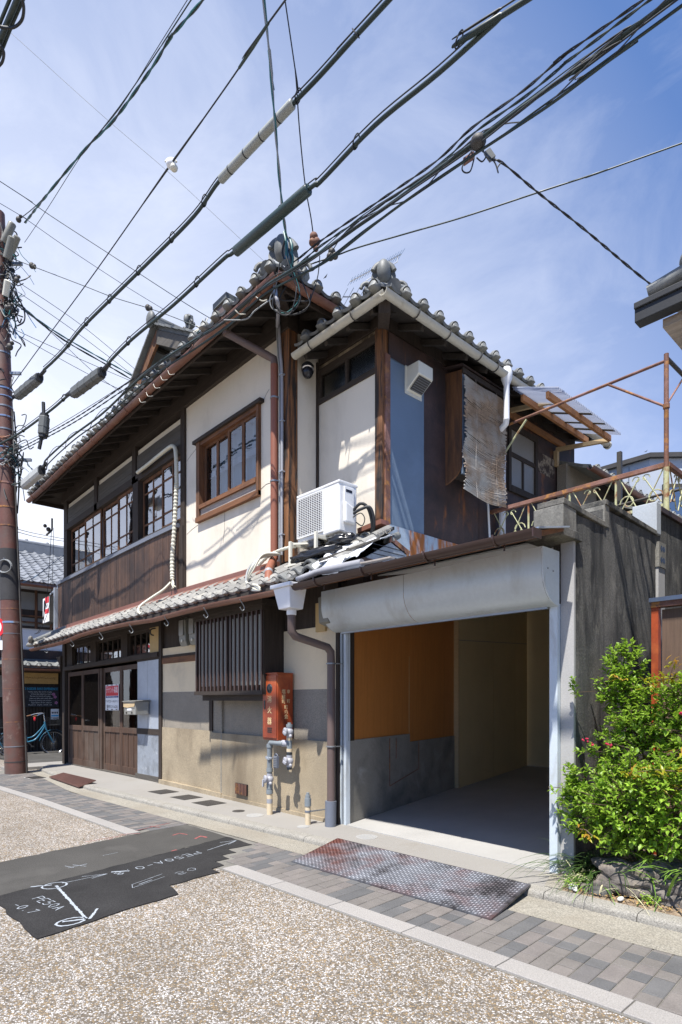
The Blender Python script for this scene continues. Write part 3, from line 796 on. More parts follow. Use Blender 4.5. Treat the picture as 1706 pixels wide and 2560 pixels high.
# ================================================================== THE TOWNHOUSE
D = 4.25
house = thing('wooden_townhouse', 'old two storey wooden townhouse with cream plaster, brown boards and grey tiled roofs', 'house', (-9.2, 4.25, 0))
def wall(name, m, x0, x1, z0, z1, y0=D, y1=None, parent=None, **kw):
    b = MB(); b.box(x0, x1, y0, (y0+.12) if y1 is None else y1, z0, z1)
    return b.build(name, m, parent or house, **kw)
def xseg(x0, x1, n):   # long pieces are cut so that they follow the settlement of the front
    return [x0 + (x1-x0)*i/n for i in range(n+1)]
def hbeam(name, m, x0, x1, z0, z1, y0, y1, n=6, parent=None):
    b = MB(); xs = xseg(x0, x1, n); o = len(b.v)
    for x in xs: b.v += [Vector((x,y0,z0)), Vector((x,y1,z0)), Vector((x,y1,z1)), Vector((x,y0,z1))]
    for i in range(n):
        for k in range(4):
            k2 = (k+1) % 4; a = i*4
            b.f.append((a+k, a+4+k, a+4+k2, a+k2))
    b.f.append((0,1,2,3)); e = n*4; b.f.append((e+3,e+2,e+1,e))
    return b.build(name, m, parent or house)
def rough_wall(name, m, x0, x1, z0, z1, y0, thick=.12, cell=.05, amp=.003, seed=0, edge=.0):
    nx, nz = max(2, int((x1-x0)/cell)), max(2, int((z1-z0)/cell))
    def P(u, v):
        x, z = x0+(x1-x0)*u, z0+(z1-z0)*v
        w = amp*mnoise.noise(Vector((x*2.3+seed, z*2.3, seed))) + amp*.5*mnoise.noise(Vector((x*9+seed, z*9, 3)))
        return (x, y0+w, z)
    b = MB(); b.grid(P, nx, nz)
    b.box(x0, x1, y0+.02, y0+thick, z0, z1)
    return b.build(name, m, house, smooth=60)
# ---- ground floor, right half
rough_wall('plaster_wall', MT['plaster2'], -8.86, -4.705, 1.462, 2.16, D)
wall('upper_boarding', MT['darkwood'], -8.86, -4.70, 2.16, 2.72, D+.02)
rough_wall('render_band', MT['greyband'], -8.86, -4.705, .885, 1.462, D-.002)
rough_wall('base_wall', MT['basewall'], -7.30, -4.705, .0, .885, D-.034, amp=.004)
rough_wall('base_wall', MT['basewall'], -8.86, -7.30, .0, .905, D-.012, amp=.004)
wall('plinth', MT['basewall'], -8.90, -7.0, -.10, .065, D-.055)
wall('plinth', MT['basewall'], -7.0, -4.72, -.05, .045, D-.048)
wall('render_joint', MT['gutterstone'], -7.035, -7.005, .0, 1.44, D-.037, D+.05)
wall('post', MT['darkwood'], -7.37, -7.285, .905, 1.46, D-.022)
wall('post', MT['darkwood'], -8.955, -8.86, .0, 2.72, D-.03)
wall('post', MT['darkwood'], -4.705, -4.66, .0, 2.5, D-.01)
wall('rail_timber', MT['redwoodH'], -8.86, -7.25, 1.915, 2.005, D-.018)
wall('rail_timber', MT['darkwoodH'], -8.86, -7.25, 2.008, 2.045, D-.012)
b = MB(); b.box(-6.63,-6.36, D-.06, D-.03, .105,.25)
v = b.build('vent_recess', MT['ink'], house)
for i in range(8):
    bb = MB(); bb.box(-6.62+i*.0345,-6.605+i*.0345, D-.066, D-.055, .108,.247); bb.build('vent_bar', MT['rust'], v)
# awning-side boards and an electricity box behind the white rain hopper
wall('ochre_board', MT['ochreply'], -5.02, -4.86, 2.10, 2.42, D-.03)
# ---- bay with lattice
bay = wall('window_bay', MT['darkwood'], -7.23, -5.66, 1.425, 2.50, 4.02, D+.05)
wall('bay_side_board', MT['darkwood'], -5.675, -5.645, 1.44, 2.50, 3.955, D)
wall('bay_side_board', MT['darkwood'], -7.245, -7.215, 1.44, 2.50, 3.955, D)
wall('bay_rail', MT['darkwoodH'], -7.25, -5.64, 1.405, 1.455, 3.93, 4.02)
wall('bay_rail', MT['darkwoodH'], -7.25, -5.64, 2.40, 2.455, 3.93, 4.02)
wall('bay_sill', MT['darkwoodH'], -7.18, -5.70, 1.33, 1.405, 4.02, D)
wall('bay_canopy', MT['darkwoodH'], -7.30, -5.60, 2.455, 2.52, 3.90, D)
m, N, L, bs = _nt('frosted glass'); bs.inputs['Base Color'].default_value = (.36,.37,.33,1); bs.inputs['Roughness'].default_value = .28
MT['frosted'] = m
for x0, x1 in ((-7.20,-6.47),(-6.43,-5.70)):
    s = wall('bay_sash', MT['darkwood'], x0, x1, 1.455, 2.40, 3.995, 4.018)
    bb = MB(); bb.box(x0+.035, x1-.035, 3.988, 3.994, 1.52, 2.36); bb.build('pane', MT['frosted'], s)
for i in range(17):
    x = -7.215 + i*(1.54/16)
    wall('lattice_bar', MT['browngutter'], x-.013, x+.013, 1.455, 2.40, 3.938, 3.962)
# ---- doors and their frame
wall('post', MT['darkwood'], -13.66, -13.50, .0, 2.72, D-.05)
hbeam('lintel_beam', MT['darkwoodH'], -13.62, -8.95, 2.035, 2.115, D-.055, D+.06)
hbeam('frieze_beam', MT['darkwoodH'], -13.60, -8.95, 2.53, 2.74, D-.02, D+.08)
wall('door_sill', MT['greywood'], -13.5, -9.80, -.02, .025, D-.02, D+.09)
for x0, x1 in ((-13.5,-13.14),(-12.06,-11.76),(-10.52,-10.24)):
    wall('transom_post', MT['darkwood'], x0, x1, 2.115, 2.53, D-.012)
for n, (x0, x1) in enumerate(((-13.14,-12.06),(-11.76,-10.52),(-10.24,-9.30))):
    b = MB()
    b.box(x0, x1, D+.03, D+.06, 2.115, 2.15); b.box(x0, x1, D+.03, D+.06, 2.49, 2.53)
    nb = 4 if n != 1 else 5
    for i in range(nb+1):
        x = x0 + (x1-x0)*i/nb; b.box(x-.018, x+.018, D+.032, D+.058, 2.15, 2.49)
    t = b.build('transom_window', MT['darkwood'], house)
    for i in range(nb):
        xa, xb = x0+(x1-x0)*i/nb+.018, x0+(x1-x0)*(i+1)/nb-.018
        bb = MB(); bb.box(xa, xb, D+.042, D+.047, 2.15, 2.49); bb.build('pane', MT['glass'], t)
wall('transom_board', MT['ochreply'], -9.30, -8.96, 2.12, 2.53, D-.02, D+.02)
b = MB(); b.tube(smooth_path([(-9.02,4.2,2.50),(-9.02,4.12,2.47),(-9.02,4.12,2.40),(-9.02,4.17,2.38)]), .012, 6); b.build('iron_hook', MT['iron'], house)
def door(x0, x1, y):
    b = MB(); s = .055
    b.box(x0, x0+s, y, y+.032, .01, 1.985); b.box(x1-s, x1, y, y+.032, .01, 1.985)
    b.box(x0+s, x1-s, y+.001, y+.031, 1.90, 1.985); b.box(x0+s, x1-s, y-.004, y+.031, .755, .855); b.box(x0+s, x1-s, y+.001, y+.031, .01, .15)
    d = b.build('sliding_door', MT['doorwood'], house, bevel=.003)
    bb = MB(); bb.box(x0+s, x1-s, y+.014, y+.018, .855, 1.90); bb.build('pane', MT['glassclear'], d)
    n = 3; w = (x1-x0-2*s)/n
    for i in range(n):
        bb = MB(); a = x0+s+i*w; bb.box(a+.004, a+w-.004, y+.014, y+.026, .15, .755); bb.build('door_board', MT['doorwood'], d)
    for i in range(n+1):
        a = x0+s+i*w; bb = MB(); bb.box(a-.014, a+.014, y+.004, y+.014, .15, .745); bb.build('muntin', MT['doorwood'], d)
door(-13.42, -12.54, D+.0); door(-12.54+.005, -11.61, D+.0); door(-11.50, -10.66, D+.045); door(-10.66+.005, -9.83, D+.045)
wall('door_post', MT['doorwood'], -11.605, -11.505, .01, 1.985, D+.01, D+.09)
wall('metal_panel', MT['galv'], -9.80, -8.96, .865, 2.0, D-.012, D+.03, solid=0)
wall('metal_panel', MT['galvlow'], -9.80, -8.96, .09, .765, D-.012, D+.03)
wall('panel_rail', MT['darkwoodH'], -9.82, -8.955, .765, .865, D-.02, D+.04)
wall('panel_top_rail', MT['darkwoodH'], -9.82, -8.955, 2.0, 2.04, D-.02, D+.04)
wall('panel_foot', MT['greywood'], -9.85, -8.96, -.02, .09, D-.03, D+.06)
b = MB(); b.box(-9.405,-9.400, D-.0135, D-.0115, .87, 1.995); b.build('sheet_seam', MT['steelgrey'], house)
# rooms behind the glass
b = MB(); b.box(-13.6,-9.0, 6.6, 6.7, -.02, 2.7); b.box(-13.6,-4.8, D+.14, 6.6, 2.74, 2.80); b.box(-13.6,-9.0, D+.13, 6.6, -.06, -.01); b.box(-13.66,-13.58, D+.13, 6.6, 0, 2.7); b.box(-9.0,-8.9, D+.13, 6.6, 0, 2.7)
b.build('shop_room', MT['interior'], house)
b = MB(); b.box(-12.75,-11.85, 5.5, 5.54, 0, 1.75); b.build('inner_screen', MT['ochreply'], house)
b = MB(); b.box(-10.62,-10.47, 4.75, 4.9, 0, 2.7); b.build('inner_post', MT['redwood'], house)
b = MB(); b.ball((-12.35,5.3,1.35), (.22,.05,.17), 14, 8); b.build('hanging_drum', MT['darkwood'], house)
# ---- tiles
def tile_mesh(name, w, r, m, disc=True, L=.27):
    s = w/.27
    prof = [(0,.012),(.05,-.004),(.10,-.010),(.15,-.002),(.172,.012),(.186,.034),(.212,.050),(.238,.046),(.258,.026),(.27,.014)]
    b = MB(); n = len(prof); th = .018
    for (y, dz) in ((0,.020),(L,.0)):
        for px, pz in prof: b.v.append(Vector((px*s, y, pz*s+dz)))
    for (y, dz) in ((0,.020-th-.012),(L,-th)):
        for px, pz in prof: b.v.append(Vector((px*s, y, pz*s+dz)))
    for i in range(n-1):
        b.f.append((i, i+1, n+i+1, n+i)); b.f.append((2*n+i+1, 2*n+i, 3*n+i, 3*n+i+1)); b.f.append((2*n+i, 2*n+i+1, i+1, i))
    b.f.append((0, n, 3*n, 2*n)); b.f.append((n-1, 3*n-1, 4*n-1, 2*n-1)[::-1])
    if disc: b.lathe((.215*s, .035, .026), (0,-1,0), [(r*.92,0),(r,.02),(r,.045),(r*.86,.052),(r*.80,.049),(0,.049)], 14)
    return b.mesh(name, m, smooth=45, dosag=False)
T_AWN = tile_mesh('eave_tile', .245, .043, MT['tile2']); T_AWN2 = tile_mesh('roof_tile', .245, .04, MT['tile2'], False)
T_MAIN = tile_mesh('eave_tile', .272, .066, MT['tile']); T_MAIN2 = tile_mesh('roof_tile', .272, .05, MT['tile'], False)
def slope_frame(axis, pitch):
    a = math.atan(pitch)
    return {'F': (a, 0, 0), 'R': (a, 0, math.pi/2), 'L': (a, 0, -math.pi/2)}[axis]
# ---- pent roof (awning) between the floors
AWP = .62; AWA = math.atan(AWP)
def awz(y): return 2.60 + AWP*(y-3.66)
b = MB()
for i in range(8):
    xs = xseg(-13.85, -4.25, 8); a, c = xs[i], xs[i+1]; top = 4.25 if c < -5.3 else 4.68
    b.prism([(a,3.70,awz(3.70)-.06),(c,3.70,awz(3.70)-.06),(c,top,awz(top)-.06),(a,top,awz(top)-.06)], (0,0,.035))
pent = b.build('pent_roof', MT['soffit'], house)
x = -13.80
while x < -4.40:
    ntop = 3 if x < -5.62 else 5
    for r in range(ntop):
        d = .205*r/math.cos(0)
        y = 3.655 + d*math.cos(AWA); z = awz(y) - .018 + RND.uniform(-.004,.004)
        if x > -4.75 and r == 0: continue
        inst('eave_tile' if r == 0 else 'roof_tile', T_AWN if r == 0 else T_AWN2, pent, (x, y, z), (AWA+RND.uniform(-.02,.02), RND.uniform(-.015,.015), RND.uniform(-.02,.02)))
    x += .2465
for i in range(22):
    x = -13.6 + i*.40
    bb = MB(); bb.bar((x,3.69,awz(3.69)-.092), (x,4.26,awz(4.26)-.092), .04, .055); bb.build('rafter', MT['soffit'], pent)
hbeam('light_stop_fillet', MT['soffit'], -13.8, -4.9, 2.46, 2.60, 3.668, 3.70, 12)  # added strips behind the gutters, stopping light that leaks under the tiles
hbeam('light_stop_fillet', MT['soffit'], -13.9, -4.98, 5.74, 5.83, 3.655, 3.67, 8)
hbeam('flashing', MT['copperflash'], -13.87, -5.66, 2.93, 2.995, 4.13, 4.2, 8)
b = MB(); xs = xseg(-13.87,-5.66,8)
for i in range(8):
    a, c = xs[i], xs[i+1]; b.prism([(a,4.03,2.855),(c,4.03,2.855),(c,4.16,2.945),(a,4.16,2.945)], (0,0,.012))
b.build('flashing_apron', MT['copperflash'], house)
def trough(b, pts, r, n=8):
    pts = [Vector(p) for p in pts]
    for i in range(len(pts)-1):
        p, q = pts[i], pts[i+1]; d = (q-p).normalized(); s = d.cross(Vector((0,0,1))).normalized()
        A = [p + s*(r*math.cos(math.pi*(1+k/n))) + Vector((0,0,r*math.sin(math.pi*(1+k/n)))) for k in range(n+1)]
        B = [q + (v-p) for v in A]
        I = [p + (v-p)*.88 + Vector((0,0,.002)) for v in A]; J = [q + (v-p) for v in I]
        o = len(b.v); b.v += A + B + I + J; m1 = n+1
        for k in range(n):
            b.f.append((o+k, o+k+1, o+m1+k+1, o+m1+k)); b.f.append((o+2*m1+k+1, o+2*m1+k, o+3*m1+k, o+3*m1+k+1))
            b.f.append((o+k+1, o+k, o+2*m1+k, o+2*m1+k+1)); b.f.append((o+m1+k, o+m1+k+1, o+3*m1+k+1, o+3*m1+k))
        b.f.append((o, o+m1, o+3*m1, o+2*m1)); b.f.append((o+n, o+2*m1+n, o+3*m1+n, o+m1+n))
    return b
gx = xseg(-13.80, -4.86, 12)
b = MB(); trough(b, [(x, 3.615, 2.485 + .012*math.sin(x*1.7) + (.03 if -11 < x < -8.2 else 0)) for x in gx], .05); b.build('gutter', MT['copper'], house, smooth=50)
for i, x in enumerate((-12.7,-11.15,-9.75,-8.55,-7.4,-6.35,-5.55)):
    bb = MB(); bb.tube(smooth_path([(x,3.57,2.46),(x,3.60,2.42),(x,3.63,2.37),(x+.005,3.60,2.335),(x+.01,3.565,2.37)],4), .006, 5); bb.build('gutter_hook', MT['greycable'], house)
# descending ridge and end tile at the left end of the pent roof
b = MB(); b.tube([(-13.82,3.66,2.66),(-13.5,3.95,2.82),(-13.2,4.2,2.95)], [.055,.06,.06], 10); b.tube([(-13.86,3.70,2.60),(-13.25,4.2,2.88)], .07, 8)
b.build('ridge_tile', MT['tile'], pent, smooth=40)
b = MB(); b.tube([(-14.06,3.60,2.60),(-13.98,3.62,2.605),(-13.72,3.66,2.60)], [.03,.055,.05], 12); b.lathe((-13.72,3.60,2.69),(-.6,-.8,.1),[(.07,0),(.085,.03),(.07,.05),(0,.06)],14)
b.build('end_tile', MT['tile2'], pent, smooth=40)
# carved bracket under the pent roof
b = MB(); b.prism([(-13.95,4.16,2.36),(-13.66,4.16,2.36),(-13.66,4.16,2.02),(-13.72,4.16,2.14),(-13.80,4.16,2.24)], (0,.05,0)); b.build('bracket', MT['darkwood'], house)
# ---- first floor, left: boards and window band
for i in range(58):
    x0 = -13.88 + i*(5.66/58)
    wall('wall_board', MT['board'], x0+.0015, x0+5.66/58-.0015, 2.93, 3.955, 4.175+RND.uniform(-.002,.002), 4.2)
wall('board_backing', MT['darkwood'], -13.86, -8.1, 2.95, 3.97, 4.2, D+.05)
b = MB(); b.box(-13.9,-13.86,4.165,4.27,2.95,3.99); b.build('corner_board', MT['galv'], house)
hbeam('board_foot', MT['darkwoodH'], -13.88, -8.22, 2.955, 2.995, 4.155, 4.175)
hbeam('sill_flashing', MT['bluegrey'], -13.9, -8.21, 3.955, 4.02, 4.145, 4.27)
hbeam('sill_beam', MT['darkwoodH'], -13.6, -8.2, 4.02, 4.075, 4.20, 4.33)
wall('post', MT['darkwood'], -13.66, -13.45, 3.97, 5.75, D-.02, D+.12)
wall('post', MT['darkwood'], -9.965, -9.745, 4.02, 5.15, D-.03, D+.1)
wall('post', MT['darkwood'], -8.20, -8.075, 2.95, 5.76, D-.035, D+.1)
hbeam('head_beam', MT['darkwoodH'], -13.6, -8.2, 5.10, 5.225, D-.03, D+.1)
for z0, z1 in ((5.228,5.335),(5.338,5.445),(5.448,5.56)):
    hbeam('frieze_board', MT['greywood'], -13.48, -8.2, z0, z1, D-.005+RND.uniform(-.004,.004), D+.06)
hbeam('cream_strip', MT['plaster'], -13.48, -8.2, 5.56, 5.66, D+.02, D+.1)
for x in (-11.73,-9.92): wall('short_post', MT['darkwood'], x-.075, x+.075, 5.1, 5.74, D-.03, D+.1)
hbeam('wall_plate', MT['darkwoodH'], -13.7, -5.5, 5.73, 5.99, D-.055, D+.12)
def sash(x0, x1, y, mid, mwood=MT['redwood']):
    b = MB(); s = .04; z0, z1 = 4.076, 5.10
    b.box(x0, x0+s, y, y+.03, z0, z1); b.box(x1-s, x1, y, y+.03, z0, z1); b.box(x0+s, x1-s, y+.001, y+.029, z0, z0+.055); b.box(x0+s, x1-s, y+.001, y+.029, z1-.05, z1)
    f = b.build('window_sash', mwood, house, bevel=.002)
    xm = (x0+x1)/2; w = .014
    bb = MB(); bb.box(xm-w, xm+w, y+.004, y+.026, z0+.055, z1-.05); bb.build('muntin', mwood, f)
    for zz in (4.33, 4.86):
        bb = MB(); bb.box(x0+s, x1-s, y+.006, y+.024, zz-w, zz+w); bb.build('muntin', mwood, f)
    zs = [z0+.055, 4.33, 4.86, z1-.05]
    for i in range(3):
        for a, c in ((x0+s, xm-w),(xm+w, x1-s)):
            t = RND.uniform(-.004,.004); bb = MB(); bb.add([(a,y+.014+t,zs[i]+w),(c,y+.014-t,zs[i]+w),(c,y+.014-t*.5,zs[i+1]-w),(a,y+.014+t*.7,zs[i+1]-w)],[(0,1,2,3)]); bb.build('pane', MT['glass'], f)
for i, (x0, x1) in enumerate(((-13.40,-12.51),(-12.47,-11.57),(-11.55,-10.77),(-10.75,-9.97),(-9.73,-8.96),(-8.94,-8.20))):
    sash(x0, x1, D+.02 + (.035 if i in (0,2,4) else 0), 0)
wall('mullion', MT['redwood'], -9.99, -9.955, 4.08, 5.10, D+.0, D+.09)
b = MB()
for i, (x0, x1, k) in enumerate(((-13.4,-12.9,.02),(-12.4,-11.0,.02),(-9.7,-8.9,.02))):
    b.grid(lambda u, v: (x0+(x1-x0)*u, D+.30+.025*math.sin(u*40), 4.05+1.1*v), 60, 2)
b.build('curtain', MT['curtainW'], house, smooth=60)
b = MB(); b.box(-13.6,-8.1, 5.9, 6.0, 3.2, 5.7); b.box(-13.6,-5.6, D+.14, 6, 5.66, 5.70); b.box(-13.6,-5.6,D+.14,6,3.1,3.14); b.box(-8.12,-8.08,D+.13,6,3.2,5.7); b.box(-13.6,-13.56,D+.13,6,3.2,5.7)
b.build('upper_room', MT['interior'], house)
# ---- first floor, right: cream wall with a framed window
XW0, XW1, ZW0, ZW1 = -7.70, -6.12, 3.92, 5.07
for a in ((-8.075,XW0,2.98,5.73),(XW1,-5.66,2.98,5.73),(XW0,XW1,2.98,ZW0),(XW0,XW1,ZW1,5.73)):
    b = MB(); b.box(a[0], a[1], D, D+.12, a[2], a[3]); b.build('plaster_wall', MT['plaster'], house)
for cp in (((-8.06,4.93),(-7.95,4.97),(-7.80,5.02),(-7.72,5.06)),((-8.05,3.83),(-7.9,3.87),(-7.72,3.90)),((-6.12,4.0),(-6.0,4.03),(-5.88,4.02),(-5.78,4.06)),((-6.08,5.08),(-6.0,5.15),(-5.95,5.19)),((-7.0,3.92),(-6.98,3.7),(-7.03,3.5))):
    b = MB(); b.tube([(x+RND.uniform(-.01,.01), D-.001, z) for x, z in cp], .003, 4); b.build('hairline_crack', MT['joint'], house)
wall('window_jamb', MT['redwood'], XW0, XW0+.09, ZW0, ZW1, D-.045, D+.1)
wall('window_jamb', MT['redwood'], XW1-.05, XW1, ZW0, ZW1, D-.045, D+.1)
wall('window_head', MT['darkwoodH'], XW0-.07, XW1+.07, ZW1-.005, ZW1+.04, D-.07, D+.1)
wall('window_top_rail', MT['redwoodH'], XW0+.09, XW1-.05, ZW1-.055, ZW1-.005, D-.03, D+.08)
wall('window_sill', MT['redwoodH'], XW0+.09, XW1-.05, ZW0+.17, ZW0+.225, D-.055, D+.1)
wall('window_apron', MT['whitewood'], XW0+.09, XW1-.05, ZW0+.06, ZW0+.17, D-.02, D+.05)
wall('window_bottom_rail', MT['redwoodH'], XW0+.0, XW1+.0, ZW0-.01, ZW0+.06, D-.06, D+.05)
def sash2(x0, x1, y):
    b = MB(); s = .045; z0, z1 = ZW0+.225, ZW1-.055; xm = (x0+x1)/2
    b.box(x0, x0+s, y, y+.03, z0, z1); b.box(x1-s, x1, y, y+.03, z0, z1); b.box(x0+s, x1-s, y+.001, y+.029, z0, z0+.05); b.box(x0+s, x1-s, y+.001, y+.029, z1-.035, z1)
    f = b.build('window_sash', MT['redwood'], house, bevel=.002)
    bb = MB(); bb.box(xm-.028, xm+.028, y+.003, y+.027, z0+.05, z1-.035); bb.build('muntin', MT['redwood'], f)
    for a, c in ((x0+s, xm-.028),(xm+.028, x1-s)):
        bb = MB(); bb.add([(a,y+.014,z0+.05),(c,y+.016,z0+.05),(c,y+.014,z1-.035),(a,y+.016,z1-.035)],[(0,1,2,3)]); bb.build('pane', MT['glass2'], f)
sash2(XW0+.09, -6.89, D+.04); sash2(-6.92, XW1-.05, D+.005)
b = MB(); b.grid(lambda u, v: (-7.68+1.56*u, D+.22+.02*math.sin(u*70), 3.95+1.15*v), 90, 2); b.build('curtain', MT['curtainB'], house, smooth=60)
b = MB()
for x in (-7.42,-7.05,-6.72,-6.36): b.box(x-.03, x+.03, D+.13, D+.15, 3.95, 5.05)
b.box(-7.65,-6.15,D+.13,D+.15,4.58,4.66); b.build('inner_lattice', MT['curtainW'], house)
# corner post and return wall
wall('corner_post', MT['postwood'], -5.655, -5.515, 2.98, 5.76, D-.03, D+.11, bevel=.006)
wall('corner_board', MT['darkwood'], -5.70, -5.655, 2.98, 5.74, D-.015, D+.08)
b = MB(); b.box(-5.62,-5.535, D+.11, 4.80, 2.95, 5.75); b.build('return_wall', MT['plaster'], house)
# ---- annex
YA, XA = 4.69, -4.42
b = MB(); b.box(-5.53, -4.52, YA, YA+.12, 3.18, 5.00); b.build('annex_front_wall', MT['plaster'], house)
b = MB(); b.box(-5.53, -4.52, YA+.01, YA+.12, 5.36, 5.75); b.build('annex_frieze', mat('sooty plaster', (.40,.33,.23), .9, .2, 3, 40, .1, .1, dirt=(.06,.045,.03), dscale=3.5, d0=.42, d1=.6), house)
b = MB(); b.box(-5.525,-4.52,YA-.02,YA+.08,4.975,5.035); b.box(-5.525,-4.52,YA-.02,YA+.08,5.33,5.40); b.box(-5.525,-5.47,YA-.018,YA+.08,5.035,5.33); b.box(-5.03,-4.99,YA-.01,YA+.06,5.035,5.33)
f = b.build('transom_frame', MT['darkwoodH'], house)
for a, c in ((-5.47,-5.03),(-4.99,-4.52)):
    bb = MB(); bb.box(a, c, YA+.02, YA+.03, 5.035, 5.33); bb.build('pane', MT['glassdim'], f)
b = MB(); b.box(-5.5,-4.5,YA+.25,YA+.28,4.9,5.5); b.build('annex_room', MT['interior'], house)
wall('annex_post', MT['postwood'], -4.525, -4.415, 3.2, 5.55, YA-.03, YA+.07, bevel=.006)
wall('annex_edge_strip', MT['rust'], -4.418, -4.395, 3.2, 5.15, YA+.01, YA+.085)
wall('joint_strip', MT['darkwood'], -5.535, -5.51, 3.9, 5.5, YA-.03, YA)
def sidepanel(name, m, y0, y1, z0, z1, off=0.0, amp=.004, seed=0):
    def P(u, v):
        y, z = y0+(y1-y0)*u, z0+(z1-z0)*v
        return (XA + off + amp*mnoise.noise(Vector((y*1.7, z*1.7, seed))) + amp*.7*mnoise.noise(Vector((y*5, z*5, seed))), y, z)
    b = MB(); b.grid(P, 16, 30); return b.build(name, m, house, smooth=60)
b = MB(); b.box(-4.50, XA-.012, YA+.07, 9.2, 2.9, 5.5); b.build('annex_side_wall', MT['rustsheet'], house)
sidepanel('blue_sheet', MT['bluesheet'], YA+.075, 5.37, 3.26, 5.17, .010, seed=1)
sidepanel('rust_sheet', MT['rustsheet'], 5.36, 5.79, 3.25, 5.36, .004, seed=2)
sidepanel('rust_band', MT['rustsheet'], YA+.06, 5.40, 5.13, 5.40, .020, seed=3)
sidepanel('rust_sheet', MT['rustsheet'], 5.79, 6.5, 3.15, 5.40, .0, seed=4)
sidepanel('rust_sheet', MT['rustsheet'], 6.5, 7.20, 3.15, 5.40, .006, seed=5)
sidepanel('rust_sheet', MT['rustsheet'], 7.95, 8.56, 3.15, 4.98, .004, seed=6)
sidepanel('rust_sheet', MT['rustsheet'], 7.20, 7.96, 3.15, 4.26, .0, seed=7)
sidepanel('flashing_sheet', MT['rustblue'], YA+.03, 6.05, 2.85, 3.275, .035, .006, seed=8)
# small side window beyond the reed blind
b = MB(); b.box(XA-.01,XA+.03,7.18,7.25,4.24,5.2); b.box(XA-.01,XA+.03,7.90,7.97,4.24,5.2); b.box(XA-.01,XA+.035,7.25,7.90,4.24,4.33); b.box(XA-.01,XA+.03,7.25,7.90,5.12,5.2); b.box(XA-.01,XA+.02,7.25,7.90,4.74,4.80); b.box(XA-.008,XA+.018,7.555,7.60,4.33,4.74)
f = b.build('side_window', MT['darkwood'], house)
MT['dimpane'] = mat('whitened pane', (.23,.22,.20), .35, .1, 3, 40, .06, .02)
for a in ((7.25,7.90,4.80,5.12),(7.25,7.555,4.33,4.74),(7.60,7.90,4.33,4.74)):
    bb = MB(); bb.box(XA-.004, XA+.004, *a); bb.build('pane', MT['dimpane'], f)
sidepanel('peeling_poster', mat('peeling paper', (.30,.25,.19), .9, .3, 6, 60, .2, .2, dirt=(.05,.035,.03), dscale=9, d0=.45, d1=.55), 7.99, 8.5, 4.72, 5.02, .008, seed=9)
# window box that carries the blind
b = MB(); b.prism([(XA,5.785,3.97),(XA+.07,5.785,3.985),(XA+.17,5.785,4.04),(XA+.245,5.785,4.13),(XA+.245,5.785,5.285),(XA,5.785,5.33)], (0,.022,0)); b.build('window_box_cheek', MT['redwood'], house)
b = MB(); b.box(XA,XA+.23,5.807,6.66,4.10,5.27); b.build('window_box', MT['darkwood'], house)
b = MB(); b.box(XA+.225,XA+.25,5.80,5.90,4.05,5.27); b.build('window_box_stile', MT['bluesheet'], house)
b = MB(); b.prism([(XA-.02,5.75,5.385),(XA+.285,5.75,5.315),(XA+.29,6.80,5.315),(XA-.02,6.80,5.385)], (0,0,.018)); b.build('window_box_roof', MT['rustsheet'], house)
b = MB(); b.box(XA+.25,XA+.275,5.78,6.72,5.24,5.30); b.build('blind_rail', MT['darkwoodH'], house)
# ---- eaves: gutters, rafters, tiles, hips
PM = .42; AM = math.atan(PM)
EY, EX, EXL, EZ = 3.62, -4.93, -13.98, 5.80           # tile edge of the main roof
def rz(d): return EZ + PM*d
b = MB()
RY, RD = 6.62, 3.0
top = rz(RD)
F = [(EXL,EY,EZ-.05),(EX,EY,EZ-.05),(EX-RD,RY,top-.05),(EXL+RD,RY,top-.05)]
Rr = [(EX,EY,EZ-.05),(EX,RY+RD,EZ-.05),(EX-RD,RY,top-.05)]
Lr = [(EXL,RY+RD,EZ-.05),(EXL,EY,EZ-.05),(EXL+RD,RY,top-.05)]
Bk = [(EX,RY+RD,EZ-.05),(EXL,RY+RD,EZ-.05),(EXL+RD,RY,top-.05),(EX-RD,RY,top-.05)]
nF = 8
xs = xseg(EXL, EX, nF)
for i in range(nF):
    a, c = xs[i], xs[i+1]
    ta = min(RD, a-EXL, EX-a); tc = min(RD, c-EXL, EX-c)
    b.prism([(a,EY,EZ-.05),(c,EY,EZ-.05),(c,EY+tc,rz(tc)-.05),(a,EY+ta,rz(ta)-.05)] if ta > .01 and tc > .01 else ([(a,EY,EZ-.05),(c,EY,EZ-.05),(c,EY+tc,rz(tc)-.05)] if ta <= .01 else [(a,EY,EZ-.05),(c,EY,EZ-.05),(a,EY+ta,rz(ta)-.05)]), (0,0,.035))
b.prism([(x_,y_,z_) for x_, y_, z_ in ((EXL+1.13,EY+1.13,rz(1.13)-.05),(EX-1.13,EY+1.13,rz(1.13)-.05),(EX-RD,RY,top-.05),(EXL+RD,RY,top-.05))], (0,0,.035))
for p in (Rr, Lr, Bk): b.prism(p, (0,0,.035))
roof = b.build('main_roof', MT['soffit'], house)
x = EXL + .02
while x < EX - .25:
    inst('eave_tile', T_MAIN, roof, (x, EY-.03, EZ+.035+RND.uniform(-.006,.006)), (AM, RND.uniform(-.02,.02), RND.uniform(-.015,.015)))
    if EXL+.3 < x < EX-.5: inst('roof_tile', T_MAIN2, roof, (x, EY-.03+.23*math.cos(AM), EZ+.035+.23*math.sin(AM)), (AM, 0, 0))
    x += .2735
y = EY + .03
while y < 6.2:
    inst('eave_tile', T_MAIN, roof, (EX+.03, y, EZ+.035+RND.uniform(-.006,.006)), (AM, RND.uniform(-.02,.02), math.pi/2)); y += .2735
y = EY + .3
while y < 9:
    inst('eave_tile', T_MAIN, roof, (EXL-.03, y, EZ+.035), (AM, 0, -math.pi/2)); y += .2735
